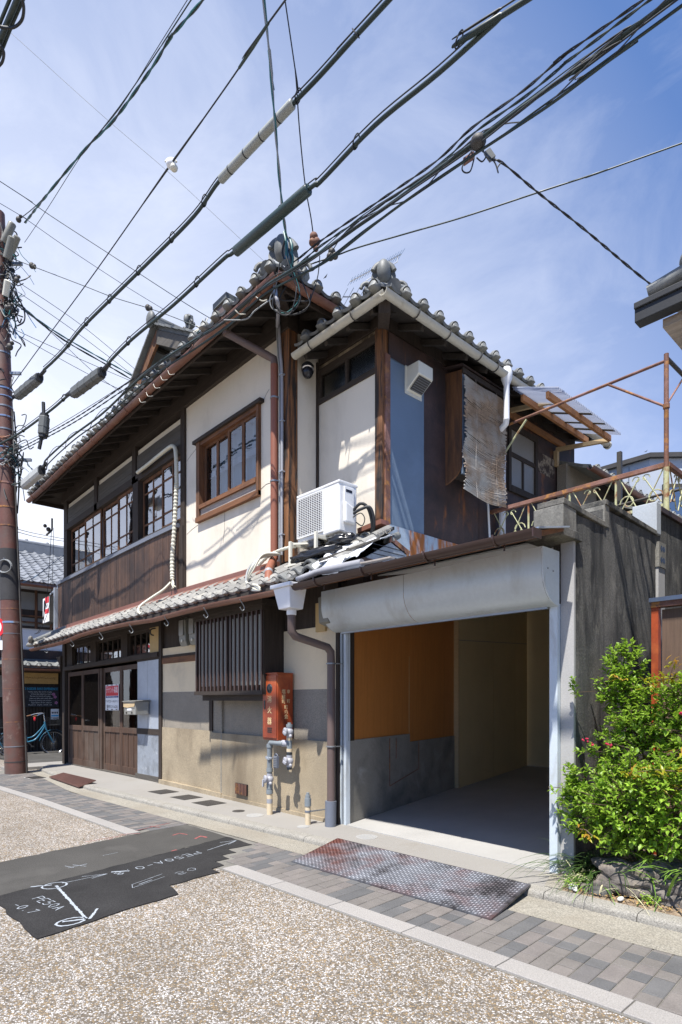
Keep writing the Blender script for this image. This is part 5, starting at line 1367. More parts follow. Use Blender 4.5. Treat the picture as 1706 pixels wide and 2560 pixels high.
for i in range(22):
    z = gz0+(gz1-gz0)*(i+.5)/22; b = MB(); b.box(gx0,gx1,ay0-.012,ay0-.009,z-.0028,z+.0028); b.build('grille_bar', MT['offwhite'], ac)
for i in range(11):
    x = gx0+(gx1-gx0)*(i+.5)/11; b = MB(); b.box(x-.002,x+.002,ay0-.0145,ay0-.009,gz0,gz1); b.build('grille_bar', MT['offwhite'], ac)
b = MB(); b.prism([(ax1,4.16,az0+.18),(ax1,4.30,az0+.18),(ax1,4.30,az1-.05),(ax1,4.16,az1-.05)], (.018,0,0)); b.build('side_cover', MT['offwhite'], ac, bevel=.006)
b = MB(); b.prism([(ax1,4.145,az0+.09),(ax1,4.30,az0+.09),(ax1,4.30,az0+.26),(ax1,4.145,az0+.32)], (.05,0,0)); b.build('valve_cover', MT['offwhite'], ac, bevel=.02)
b = MB(); b.box(ax1+.0185,ax1+.0195,4.18,4.27,az1-.11,az1-.08); b.build('handle_slot', MT['ink'], ac)
for x in (-5.16,-4.72):
    b = MB(); b.box(x-.025,x+.0,3.98,4.46,az0-.045,az0-.005); b.box(x-.03,x+.004,3.97,4.0,az0-.26,az0+.02) if x > -5 else b.box(x-.03,x+.004,3.97,4.0,az0-.30,az0-.0); b.box(x-.025,x,4.44,4.47,az0-.14,az0-.005); b.build('rack', MT['cream'], ac, bevel=.003)
b = MB(); b.bar((-5.25,3.98,2.83),(-4.62,3.98,2.83),.04,.02); b.bar((-5.2,4.0,az0-.02),(-4.6,4.46,az0-.02),.02,.02); b.build('rack_rail', MT['cream'], ac)
for i, k in enumerate((0,.03)):
    b = MB(); b.tube(smooth_path([(-4.46,4.26,3.33-k),(-4.38,4.30,3.40-k*2),(-4.33+k,4.36,3.35),(-4.33+k,4.42,3.2),(-4.38,4.46,3.06)],6), .017, 8); b.build('hose', MT['black'], ac, smooth=60)
b = MB(); b.tube(smooth_path([(-4.45,4.25,3.26),(-4.38,4.30,3.30),(-4.35,4.33,3.24),(-4.40,4.34,3.18),(-4.45,4.30,3.22)],6), .006, 6); b.build('loop_wire', MT['black'], ac)
# fire extinguisher box
ex = thing('extinguisher_box', 'sun faded red metal fire extinguisher box fixed to the wall', 'extinguisher box', (-5.57, 4.1, .87))
b = MB(); b.box(-5.72,-5.43,4.0,4.222,.875,1.645); b.build('case', MT['extred'], ex, bevel=.006)
b = MB(); b.box(-5.712,-5.445,3.990,4.0,.90,1.625); b.build('door', MT['extred'], ex, bevel=.003)
b = MB(); b.box(-5.728,-5.424,3.985,4.222,1.645,1.656); b.build('lid', MT['extred'], ex)
b = MB(); b.lathe((-5.575,3.991,1.475),(0,-1,0),[(.055,0),(.055,.004),(.048,.005)],24); b.build('window_rim', MT['iron'], ex)
b = MB(); b.ball((-5.575,3.988,1.475),(.046,.012,.046),20,8); b.build('round_window', MT['black'], ex, smooth=60)
MT['gloss'] = glass('dark round window', (.05,.05,.06), .3, .02); bpy.data.objects['round_window'].data.materials[0] = MT['ink']; MT['ink'].node_tree.nodes['Principled BSDF'].inputs['Roughness'].default_value = .25
for i, ch in enumerate('消火器'):
    lettering(ch, .088, MT['gold'], (-5.575,3.9885,1.345-.127*i), (1,0,0), (0,0,1), ex)
for i in range(3):
    b = MB(); b.box(-5.615,-5.53,3.986,3.991,.965+i*.022,.975+i*.022); b.build('louvre', MT['black'], ex)
b = MB(); b.box(-5.685,-5.66,3.984,3.992,1.235,1.335); b.build('door_latch', MT['ink'], ex, bevel=.006)
sx_, sz_ = (0,1,0), (0,0,1)
for i, (ch, y, z, s) in enumerate((('車',4.155,1.435,.05),('町',4.155,1.325,.05),('塩',4.085,1.435,.058),('屋',4.085,1.375,.058),('町',4.085,1.32,.055),('町',4.12,1.255,.055),('内',4.12,1.20,.05),('会',4.12,1.145,.06))):
    lettering(ch, s, MT['gold'], (-5.4293,y,z), sx_, sz_, ex)
# gas riser with valves
g = thing('gas_riser', 'grey gas riser with three shut-off valves on the wall under the red box', 'gas pipe', (-5.70, 4.0, 0))
gy = 4.02
def gp(name, m, pts, r, n=12): b = MB(); b.tube(pts, r, n); return b.build(name, m, g, smooth=50)
gx_ = -5.615
gp('pipe', MT['beigepipe'], [(gx_,gy,-.01),(gx_,gy,.245)], .034)
gp('tape', MT['greypipe'], [(gx_,gy,.135),(gx_,gy,.185)], .0352)
gp('pipe', MT['gaspipe'], [(gx_,gy,.245),(gx_,gy,.80),(gx_+.01,gy,.83),(gx_+.03,gy,.845),(gx_+.27,gy,.845)], .030)
for z, r, h in ((.245,.040,.05),(.30,.037,.06),(.50,.038,.045),(.785,.037,.04)):
    gp('coupling', MT['gaspipe'], [(gx_,gy,z),(gx_,gy,z+h)], r)
def valve(x, y, z, turn=0):
    b = MB(); b.tube([(x,y,z-.065),(x,y,z+.065)], [.034,.034], 12); b.ball((x,y,z),(.048,.046,.05),12,8)
    v = b.build('valve_body', MT['gasvalve'], g, smooth=60)
    bb = MB(); bb.lathe((x,y-.03,z+.005),(-.35,-1,0),[(.03,0),(.046,.02),(.046,.035),(.038,.042),(0,.043)],16); bb.build('valve_cap', MT['gasvalve'], v, smooth=40)
    bb = MB(); bb.bar((x-.02,y-.075,z), (x+.065*math.cos(turn)-.02,y-.08,z+.085*math.sin(turn)), .016, .028); bb.build('valve_lever', MT['gasvalve'], v, bevel=.004)
    bb = MB(); bb.ball((x+.045,y-.02,z-.045),(.022,.02,.022),10,6); bb.build('valve_plug', MT['gasvalve'], v, smooth=60)
valve(gx_, gy, .415, -1.55)
vx, vy = -5.275, 4.05
gp('pipe', MT['gaspipe'], [(vx,vy,.56),(vx,vy,1.06)], .030)
for z, m, r, h in ((.885,'beigepipe',.034,.035),(.755,'beigepipe',.034,.035),(.725,'black',.033,.02),(1.035,'gaspipe',.038,.03),(1.065,'gaspipe',.022,.02),(.555,'black',.03,.025)):
    gp('collar', MT[m], [(vx,vy,z),(vx,vy,z+h)], r)
gp('coupling', MT['gasvalve'], [(vx-.10,gy+.01,.845),(vx-.02,vy,.845)], .040)
valve(vx, vy, .98, -.25); valve(vx, vy, .65, -.25)
b = MB(); b.box(-5.455,-5.39,3.955,3.99,.565,.70); b.tube(arc((-5.42,3.972,.70),.026,0,180,8,(1,0,0),(0,0,1)), .007, 6); b.build('padlock', MT['bluegrey'], g, bevel=.005)
for i in range(6):
    b = MB(); b.box(-5.452,-5.393,3.951,3.956,.578+i*.02,.588+i*.02); b.build('padlock_wheel', MT['steelgrey'], g)
b = MB(); b.bar((gx_-.11,gy+.03,.66),(gx_+.03,gy-.035,.66),.02,.03); b.lathe((gx_,gy,.648),(0,0,1),[(.034,0),(.037,.003),(.037,.022),(.034,.025)],12); b.build('pipe_bracket', MT['galv'], g)
st = thing('gas_stub_pipe', 'short capped beige and grey gas pipe stub between the gas riser and brown downpipe', 'gas pipe', (-4.90, 4.0, 0))
for name, m, z0, z1, r in (('pipe','beigepipe',-.01,.20,.030),('coupling','gaspipe',.20,.285,.036),('cap','gaspipe',.285,.32,.028),('cap','gaspipe',.32,.345,.017),('clip','bluegrey',.135,.155,.034)):
    b = MB(); b.tube([(-4.885,4.0,z0),(-4.885,4.0,z1)], r, 14); b.build(name, MT[m], st, smooth=50)
b = MB(); b.bar((-4.86,4.01,.145),(-4.82,4.19,.15),.02,.012); b.build('bracket', MT['steelgrey'], st)
# electricity meters
def meter(x, label):
    t = thing('electricity_meter', label, 'electricity meter', (x, 4.15, 2.1), 'electricity meters beside the lattice bay')
    b = MB(); b.prism([(x-.10,D,2.18),(x-.10,4.10,2.12),(x-.10,4.07,2.20),(x-.10,4.06,2.50),(x-.10,4.10,2.54),(x-.10,D,2.54)], (.20,0,0)); b.build('case', MT['meter'], t, bevel=.012)
    b = MB(); b.box(x-.065,x+.065,4.045,4.062,2.28,2.50); b.build('dial_window', MT['dimpane'], t, bevel=.004)
    b = MB(); b.lathe((x,4.065,2.20),(0,-1,0),[(.022,0),(.022,.006),(0,.008)],12); b.build('seal', MT['cream'], t)
meter(-7.86, 'olive grey electricity meter hung under the pent roof, farther from the lattice bay')
meter(-7.56, 'grey electricity meter tucked right against the lattice bay')
b = MB(); b.prism([(-4.62,4.2,2.12),(-4.62,4.06,2.16),(-4.62,4.05,2.44),(-4.62,4.2,2.46)], (-.16,0,0)); tag(b.build('meter_box', MT['meter'], None, bevel=.012), 'small grey meter box half hidden between white rain hopper and shutter hood', 'meter box')
# mailbox
mb = thing('mailbox', 'steel mailbox with a strip of brown tape across its slot', 'mailbox', (-9.4, 4.1, 1.2))
b = MB(); b.box(-9.76,-9.31,3.99,4.22,1.10,1.32); b.build('case', MT['mailsteel'], mb, bevel=.006)
b = MB(); b.prism([(-9.79,3.96,1.315),(-9.28,3.96,1.315),(-9.28,4.23,1.335),(-9.79,4.23,1.335)], (0,0,.012)); b.build('lid', MT['mailsteel'], mb, bevel=.003)
b = MB(); b.box(-9.74,-9.33,3.983,3.99,1.21,1.31); b.build('slot_flap', MT['mailsteel'], mb)
b = MB(); b.prism([(-9.77,3.98,1.23),(-9.6,3.978,1.215),(-9.33,3.98,1.235),(-9.30,3.98,1.30),(-9.5,3.978,1.285),(-9.77,3.98,1.305)], (0,-.002,0)); b.build('tape', MT['palewood'], mb)
b = MB(); b.box(-9.63,-9.46,3.984,3.99,1.17,1.205); b.build('name_card', MT['paper'], mb)
for x in (-9.66,-9.44):
    b = MB(); b.lathe((x,3.99,1.135),(0,-1,0),[(.018,0),(.018,.012),(0,.014)],12); b.build('lock_knob', MT['iron'], mb)
# tenant notice
sg = thing('tenant_notice', 'red and white tenant wanted notice stuck inside the wooden door glass', 'notice', (-11.06, 4.28, 1.4))
sx0, sx1, zy = -11.38, -10.74, 4.287
b = MB(); b.box(sx0,sx1,zy,zy+.004,1.17,1.655); b.build('sheet', MT['paper'], sg)
b = MB(); b.box(sx0+.02,sx1-.02,zy-.0015,zy,1.445,1.63); b.build('red_field', MT['red'], sg)
lettering('テナント募集', .13, MT['paper'], ((sx0+sx1)/2,zy-.0022,1.545), (1,0,0), (0,0,1), sg, fit=.56)
b = MB(); b.box(sx0+.02,sx1-.02,zy-.0015,zy,1.405,1.44); b.build('blue_band', MT['navy'], sg)
lettering('お問い合わせはお気軽にどうぞ', .025, MT['paper'], ((sx0+sx1)/2,zy-.0022,1.422), (1,0,0), (0,0,1), sg, fit=.50)
lettering('ワールドエステートネットワーク', .062, MT['ink'], ((sx0+sx1)/2,zy-.001,1.335), (1,0,0), (0,0,1), sg, fit=.60)
lettering('☎075-211-6250', .07, MT['ink'], ((sx0+sx1)/2,zy-.001,1.235), (1,0,0), (0,0,1), sg, fit=.54)
for x in (sx0+.10,(sx0+sx1)/2,sx1-.10):
    b = MB(); b.box(x-.04,x+.04,zy-.001,zy,1.178,1.195); b.build('black_dash', MT['ink'], sg)
    b = MB(); b.box(x-.04,x+.04,zy-.001,zy,1.637,1.650); b.build('black_dash', MT['ink'], sg)
# hanging shop sign at the left corner
hs = thing('hanging_sign', 'small red and white box sign on a pale blue bracket at the house corner', 'sign', (-14.1, 4.1, 3.4))
b = MB(); b.box(-14.40,-13.93,4.02,4.16,3.13,3.72); b.build('sign_box', MT['iron'], hs, bevel=.004)
b = MB(); b.box(-14.385,-13.945,4.008,4.02,3.15,3.70); b.build('sign_face', MT['paper'], hs)
b = MB(); b.box(-14.22,-13.945,4.004,4.009,3.57,3.70); b.box(-14.22,-13.945,4.004,4.009,3.34,3.44); b.build('red_stripe', MT['red'], hs)
b = MB(); b.tube(smooth_path([(-14.30,4.002,3.20),(-14.27,4.002,3.45),(-14.26,4.002,3.60),(-14.22,4.002,3.64),(-14.19,4.002,3.58),(-14.20,4.002,3.46),(-14.26,4.002,3.42)],5), .012, 6); b.build('emblem_stroke', MT['ink'], hs)
lettering('丸八', .09, MT['ink'], (-14.08,4.004,3.505), (1,0,0), (0,0,1), hs)
b = MB(); b.box(-13.93,-13.86,4.10,4.16,2.92,3.90); b.bar((-14.25,4.13,3.80),(-13.86,4.15,3.88),.03,.03); b.bar((-13.95,4.13,3.6),(-13.86,4.15,3.6),.03,.03); b.build('bracket', MT['galv'], hs)
# dome camera under the annex eave
dc = thing('dome_camera', 'black dome camera under the white gutter on the cream return wall', 'camera', (-5.44, 4.46, 5.3))
b = MB(); b.lathe((-5.45,4.46,5.36),(.3,-.25,-1),[(.055,0),(.075,.03),(.075,.09),(.068,.11)],16); b.build('housing', MT['black'], dc, smooth=40)
b = MB(); b.ball((-5.415,4.43,5.25),(.066,.066,.075),16,10); b.build('dome', MT['ink'], dc, smooth=60)
b = MB(); b.lathe((-5.425,4.44,5.285),(.3,-.25,-1),[(.074,0),(.078,.012),(.07,.02)],16); b.build('ring', MT['chrome'], dc, smooth=40)
# white vent hood on the blue sheet
vh = thing('vent_hood', 'square white vent hood on the blue sheet metal wall', 'vent', (-4.3, 5.16, 5.0))
b = MB(); b.prism([(XA+.012,5.05,4.86),(XA+.012,5.05,5.13),(XA+.20,5.05,5.13),(XA+.20,5.05,4.99)], (0,.25,0)); b.build('hood', MT['cream'], vh, bevel=.006)
b = MB(); b.prism([(XA+.05,5.075,4.874),(XA+.19,5.075,4.972),(XA+.19,5.275,4.972),(XA+.05,5.275,4.874)], (.004,0,-.006)); b.build('mesh', MT['iron'], vh)
for i in range(7):
    f_ = (i+.5)/7; b = MB(); b.bar((XA+.05+.14*f_,5.075,4.866+.098*f_),(XA+.05+.14*f_,5.275,4.866+.098*f_),.004,.004); b.build('mesh_wire', MT['steelgrey'], vh)
b = MB(); b.box(XA+.008,XA+.02,5.03,5.32,4.83,5.15); b.build('flange', MT['cream'], vh)
# reed blind
bl = thing('reed_blind', 'weathered hanging reed blind covering the window box', 'blind', (-4.14, 6.2, 4.5))
b = MB(); rr = random.Random(3); n = 88
for i in range(n):
    f_ = i/n; z = 5.20 - 1.36*f_
    bow = .015*math.sin(f_*6)+.03*f_*f_ + .012*math.sin(f_*17)
    pts = []
    for j in range(9):
        y = 5.79 + .87*j/8
        zz = z - .10*f_*math.sin(math.pi*j/8)*.5 - .03*(j/8) + .007*math.sin(y*9+i*.7) + rr.uniform(-.003,.003)
        pts.append((XA+.285+bow+.008*math.sin(y*6+i*.23)+rr.uniform(-.002,.002), y+rr.uniform(-.003,.003) + (rr.uniform(-.03,.02) if j in (0,8) else 0), zz))
    b.tube(pts, .0105*rr.uniform(.7,1.1), 4)
stuff(b.build('reeds', MT['sudare'], bl))
for y in (6.0,6.45):
    b = MB(); b.tube([(XA+.299+.015*math.sin(k/12*6)+.03*(k/12)**2, y, 5.22-1.40*k/12-.035*(k/12)) for k in range(13)], .002, 4); b.build('cord', MT['sudare'], bl)
# loose things lying on the lower roof
tp = thing('torn_tarpaulin', 'torn white printed tarpaulin lying over the lower roof tiles', 'tarpaulin', (-4.3, 4.1, 2.8))
def tarp(q, amp, seed, nx=26, ny=18):
    LB, RB, RT, LT = (Vector(p) for p in q)
    def P(u, v):
        w = mnoise.noise(Vector((u*4, v*5, seed)))*amp + mnoise.noise(Vector((u*9, v*12, seed+3)))*amp*.55 + .05*math.sin(v*math.pi)
        e = .10*mnoise.noise(Vector((u*6, seed*3, 1)))*(1 if v < .12 else 0)
        return LB.lerp(RB, u).lerp(LT.lerp(RT, u), v+e) + Vector((.25,-.45,.8))*w
    b = MB(); b.grid(P, nx, ny); return b
tarp(((-4.42,3.76,2.66),(-4.06,3.93,2.72),(-4.20,4.62,3.10),(-4.56,4.16,2.96)), .028, 2.0).build('sheet', MT['tarp'], tp, smooth=70, solid=.004)
tarp(((-4.48,3.66,2.56),(-4.12,3.74,2.55),(-4.12,3.92,2.76),(-4.44,3.80,2.72)), .02, 5.0, 14, 8).build('torn_flap', MT['tarp'], tp, smooth=70, solid=.004)
lettering('UD', .10, MT['iron'], (-4.13,4.40,3.065), (.35,.75,.42), (-.3,.2,.5), tp)
b = MB(); b.bar((-4.34,3.70,2.70),(-4.10,4.28,2.97),.06,.02); tag(b.build('loose_plank', MT['greywood'], None), 'weathered grey plank lying on the torn white tarpaulin', 'plank')
def bag(name, label, c, r, seed, rot=0):
    b = MB(); b.ball((0,0,0), 1, 30, 20); c, r = Vector(c), Vector(r); cr, sr = math.cos(rot), math.sin(rot)
    for v in b.v:
        q = v.normalized(); w = 1 + .28*mnoise.noise(q*2.2+Vector((seed,0,0))) + .16*mnoise.noise(q*5+Vector((0,seed,0))) + .08*mnoise.noise(q*11+Vector((0,0,seed)))
        x, y = q.x*r.x*w, q.y*r.y*w
        v.x, v.y, v.z = c.x + x*cr - y*sr, c.y + x*sr + y*cr, c.z + max(q.z, -.6)*r.z*w + .35*x*sr
    return tag(b.build(name, MT['blackbag'], None, smooth=70), label, 'bag', 'black plastic bags on the lower roof')
bag('plastic_bag', 'long crumpled black plastic bag on the tiles left of the white tarpaulin', (-4.58,3.86,2.83), (.26,.08,.065), 1, .55)
bag('plastic_bag', 'black plastic bag under the air conditioner, right of the rack leg', (-4.50,4.12,3.0), (.16,.09,.07), 4, .4)
bag('plastic_bag', 'small black plastic bag bunched behind the left rack leg', (-4.93,4.16,3.03), (.09,.10,.08), 7)
b = MB(); b.tube(smooth_path([(-4.50,3.55,2.515),(-4.36,3.60,2.55),(-4.25,3.63,2.57),(-3.95,3.68,2.575),(-3.75,3.70,2.575)],5), [.030]*11+[.038]*10, 12); tag(b.build('grey_pipe_length', MT['greypipe'], None, smooth=60), 'loose pale grey drain pipe lying along the brown gutter', 'pipe')
b = MB(); b.bar((-3.76,3.70,2.57),(-3.40,3.72,2.565),.06,.012); tag(b.build('loose_sheet', MT['whitewood'], None), 'pale loose board lying behind the brown gutter', 'board')
# tin clad end of the lower roof, standing off the annex side wall
te = thing('tin_roof_end', 'rusty blue tin clad end of the lower tiled roof under the blue wall', 'roof end', (-4.3, 4.55, 2.7))
xe_ = -4.24
b = MB(); b.prism([(xe_,4.22,2.58),(xe_,4.83,2.58),(xe_,4.83,2.93),(xe_,4.60,3.02),(xe_,4.22,2.80)], (.03,0,0)); b.build('boarding', MT['galvlow'], te)
for z in (2.85,2.90,2.95):
    b = MB(); b.box(xe_+.028,xe_+.034,4.30,4.80,z-.004,z+.003); b.build('board_joint', MT['ink'], te)
b = MB(); b.bar((xe_+.02,4.58,3.045),(xe_+.02,4.88,2.935),.07,.02,(1,0,0)); b.build('rusty_capping', MT['rust'], te)
b = MB(); b.box(xe_-.18,xe_+.05,4.15,4.84,2.52,2.78); b.build('rusty_foot', MT['rustsheet'], te)
b = MB(); b.bar((-4.62,4.55,3.20),(-4.28,4.57,3.235),.14,.05); b.build('copper_capping', MT['copperflash'], te)
for i, (x, y, z) in enumerate(((-4.60,4.42,3.13),(-4.45,4.44,3.12),(-4.27,4.62,3.09))):
    b = MB(); b.tube(arc((x,y,z-.06),.065,0,180,8,(1,0,0),(0,-.3,1)), .016, 6); b.tube([(x-.05,y+.02,z-.02),(x-.05,y+.2,z+.06)], .04, 8); b.build('end_tile', MT['tile'], te, smooth=50)
for i, (x, y, z, a) in enumerate(((-4.98,3.64,2.60,.2),(-4.78,3.68,2.64,-.2),(-4.56,3.66,2.63,.4),(-4.66,3.76,2.72,.1))):
    b = MB(); n = 9
    for k in range(n+1):
        f_ = k/n; b.v += [Vector((x+.24*f_, y+a*.05*f_, z+.03*math.sin(f_*6.28)+.012)), Vector((x+.24*f_, y+a*.05*f_, z+.03*math.sin(f_*6.28)-.012)), Vector((x+.24*f_-.01, y+.22, z+.10+.03*math.sin(f_*6.28)+.012))]
    for k in range(n):
        o = k*3; b.f += [(o+1,o+4,o+3,o),(o,o+3,o+5,o+2)]
    b.build('loose_tile', MT['tile'], pent, smooth=50, solid=.012)
# ================================================================== terrace: railing, clothes frame, canopy
rl = thing('terrace_railing', 'rusty ornamental iron railing round the roof terrace above the garage', 'railing', (-3.3, 6.75, 3.3))
RYY, RZ = 6.75, 3.84
def rl_part(name, m, pts, r, n=6): b = MB(); b.tube(pts, r, n); return b.build(name, m, rl, smooth=50)
b = MB(); b.bar((-4.40,RYY,RZ),(-2.22,RYY,RZ),.05,.05); b.build('top_rail', MT['rust'], rl, bevel=.004)
b = MB(); b.bar((-2.235,RYY,RZ),(-2.235,9.4,RZ),.05,.05); b.build('top_rail', MT['rust'], rl, bevel=.004)
b = MB(); b.bar((-4.40,RYY,RZ-.42),(-2.22,RYY,RZ-.42),.02,.03); b.build('bottom_rail', MT['rustgreen'], rl)
def scrollwork(o, dx, w, h, name='scroll'):
    o, dx = Vector(o), Vector(dx)
    P = lambda a, q: o + dx*a + Vector((0,0,q))
    for s in (-1, 1):
        rl_part(name, MT['rustgreen'], [P(s*w*.5,0), P(s*w*.06,-h)], .007, 5)
        rl_part(name, MT['rustgreen'], [P(s*w*.05,-.04), P(s*w*.45,-h*.9)], .007, 5)
        sp = [P(s*(w*.30+r*math.cos(a)), -h*.72 + r*math.sin(a)) for a, r in ((k*.55, w*.19*(1-k/17)) for k in range(14))]
        rl_part(name, MT['rustgreen'], sp, .007, 5)
        sp = [P(s*(w*.10+r*math.cos(a)), -h*.16 + r*math.sin(a)) for a, r in ((k*.6, w*.10*(1-k/13)) for k in range(10))]
        rl_part(name, MT['rustgreen'], sp, .006, 5)
for i in range(4):
    xm = -4.12+i*.54; scrollwork((xm, RYY, RZ-.02), (1,0,0), .46, .40)
    rl_part('baluster', MT['rustgreen'], [(xm+.27,RYY,RZ),(xm+.27,RYY,RZ-.55)], .013)
for i in range(4):
    ym = RYY+.30+i*.56; scrollwork((-2.235, ym, RZ-.02), (0,1,0), .46, .40)
    rl_part('baluster', MT['rustgreen'], [(-2.235,ym+.28,RZ),(-2.235,ym+.28,RZ-.55)], .013)
cf = thing('clothes_frame', 'tall rusty pipe frame for drying clothes standing at the terrace corner', 'pipe frame', (-2.24, 6.7, 3.3))
PX, PY, PZ = -2.235, 6.72, 4.96
for nm, m, pts, r in (('post','rust',[(PX,PY,3.18),(PX,PY,PZ+.04)],.025),('post_sleeve','rustgreen',[(PX,PY,3.25),(PX,PY,3.80)],.030),('rod','rust',[(PX,PY,PZ-.03),(-4.25,PY,PZ-.06)],.017),('rod','iron',[(PX,PY,PZ),(PX+.05,9.4,PZ-.02)],.022),
                      ('brace','rust',[(PX,PY,PZ-.52),(PX-.60,PY,PZ-.05)],.013),('brace','rust',[(PX,PY,PZ-.50),(PX+.01,PY+.5,PZ-.03)],.010),('brace','rustgreen',[(-3.86,PY,PZ-.08),(-4.28,PY,PZ-.52)],.013)):
    b = MB(); b.tube(pts, r, 8); b.build(nm, MT[m], cf, smooth=50)
b = MB(); b.lathe((PX,PY,4.42),(0,0,1),[(.027,0),(.034,.005),(.034,.05),(.027,.055)],10); b.build('clamp', MT['rust'], cf)
b = MB(); b.tube([(-4.4,8.6,4.10),(-2.0,8.6,4.16)], .020, 8); b.build('rear_rod', MT['iron'], cf)
cn = thing('polycarbonate_canopy', 'corrugated clear plastic canopy on orange brown timbers beside the annex', 'canopy', (-4.0, 7.9, 5.2))
b = MB(); nx_ = 110
def canopyP(u, v):
    y = 6.65+1.82*u; x = -4.02+.62*v; return (x, y, 5.315-.24*v+.019*math.sin(u*2*math.pi*40))
b.grid(canopyP, 400, 4); b.build('plastic_sheet', MT['polycarb'], cn, smooth=70)
for x, z, ya, yb in ((-4.40,5.31,7.1,8.80),(-3.98,5.235,6.82,8.68),(-3.58,5.085,6.72,8.52)):
    b = MB(); b.box(x-.02,x+.02,ya,yb,z-.04,z+.04); b.build('beam', MT['beamwood'], cn)
for y, xo, zo in ((7.21,-3.76,5.25),(8.54,-3.60,5.09)):
    b = MB(); b.bar((-4.40,y,5.345 if y < 8 else 5.19),(xo,y,zo-.01),.05,.055); b.build('cross_bar', MT['palewood'], cn)
b = MB(); b.box(-4.43,-4.37,8.51,8.57,4.93,5.17); b.build('leg', MT['palewood'], cn)
for y in (7.55,7.95,8.25):
    b = MB(); b.bar((-4.0,y,5.29),(-3.41,y,5.062),.06,.012); b.build('purlin', MT['greywood'], cn)
b = MB(); b.box(-3.62,-3.56,8.85,8.91,3.2,5.0); tag(b.build('terrace_post', MT['iron'], None), 'dark square post standing behind the plastic canopy', 'post')
# ================================================================== neighbours
nb = thing('rear_lean_to', 'low tiled rear wing of the house behind the terrace railing', 'house wing', (-4.0, 9, 3))
b = MB(); b.prism([(-3.95,8.62,4.80),(-3.95,12.5,4.80),(-5.2,12.5,5.35),(-5.2,8.62,5.35)], (0,0,.05)); b.build('roof', MT['tile'], nb)
for i in range(14):
    inst('eave_tile', T_MAIN, nb, (-3.93, 8.66+i*.2735, 4.83), (AM, RND.uniform(-.03,.03), math.pi/2))
b = MB(); trough(b, [(-3.90,8.60,4.81),(-3.90,12.4,4.81)], .055); b.build('gutter', MT['copper'], nb, smooth=50)
b = MB(); b.box(-4.4,-4.25,8.56,12.4,3.0,4.95); b.build('wall', MT['greyband'], nb)
b = MB(); b.box(-4.26,-4.23,9.6,12.4,3.0,4.95); b.build('boarding', MT['soffit'], nb)
nb2 = thing('old_tiled_shed', 'low old tiled roof seen through the terrace railing', 'shed', (-3.4, 10.5, 3.5))
b = MB(); b.box(-4.2,-3.2,10.0,13,2.5,4.1); b.build('wall', MT['soffit'], nb2)
b = MB(); b.prism([(-3.0,9.8,4.05),(-3.0,13,4.05),(-4.2,13,4.6),(-4.2,9.8,4.6)], (0,0,.05)); b.build('roof', MT['tile'], nb2)
for i in range(11): inst('eave_tile', T_MAIN, nb2, (-2.98, 9.85+i*.2735, 4.08), (AM, RND.uniform(-.04,.04), math.pi/2))
fb = thing('grey_block', 'pale blue grey modern house far behind the terrace', 'house', (-5.2, 15.5, 0))
b = MB(); b.prism([(-6.25,14,0),(-5.0,14,0),(-1.5,17.5,0),(-3,19,0)], (0,0,6.75)); b.build('wall', MT['fargrey'], fb)
b = MB(); b.prism([(-6.35,13.9,6.75),(-4.95,13.9,6.75),(-1.35,17.5,6.75),(-3,19.1,6.75)], (0,0,.10)); b.build('parapet', MT['iron'], fb)
b = MB(); b.prism([(-4.80,14.16,5.1),(-4.0,14.96,5.1),(-4.0,14.96,6.15),(-4.80,14.16,6.15)], (.04,-.04,0)); f = b.build('window_frame', MT['iron'], fb)
bb = MB(); bb.prism([(-4.70,14.20,5.2),(-4.02,14.88,5.2),(-4.02,14.88,6.05),(-4.70,14.20,6.05)], (.04,-.04,0)); bb.build('pane', MT['glass'], f)
for x in (-5.85,-5.45): 
    b = MB(); b.box(x-.01,x+.01,13.985,14.0,3,6.7); b.build('wall_joint', MT['steelgrey'], fb)
b = MB(); b.box(-5.62,-5.56,13.92,14.0,5.55,5.9); b.build('vent', MT['galv'], fb)
# neighbour on the right: only the corner of its roof enters the picture
nr = thing('right_neighbour_house', 'neighbouring house whose black gutter and tiled eave corner show at the right edge', 'house', (0.5, 6, 0))
b = MB(); b.box(-.75,4.5,5.5,10,0,4.2); b.build('wall', MT['plaster2'], nr)
b = MB(); b.prism([(-1.62,4.46,4.155),(4.8,4.46,4.155),(4.8,7.5,5.4),(-1.62,7.5,5.4)], (0,0,.05)); b.build('roof', MT['tile'], nr)
b = MB(); b.box(-1.66,4.8,4.36,4.46,4.03,4.15); b.box(-1.66,4.8,4.345,4.365,4.12,4.165); b.build('black_gutter', MT['black'], nr, bevel=.006)
b = MB(); b.box(-1.52,4.8,4.50,5.5,3.99,4.05); b.build('soffit', MT['whitewood'], nr)
b = MB(); b.box(-1.36,4.8,4.60,5.5,3.86,3.99); b.build('beam', MT['whitewood'], nr)
for i in range(8): inst('eave_tile', T_MAIN, nr, (-1.50+i*.2735, 4.43, 4.215), (AM, 0, 0))
b = MB(); b.tube([(-1.58,4.40,4.22),(-1.3,4.43,4.27),(-1.0,4.43,4.27)], [.05,.055,.05], 10); b.ball((-1.30,4.42,4.33),(.09,.06,.08),12,8); b.build('end_tile', MT['tile'], nr, smooth=50)
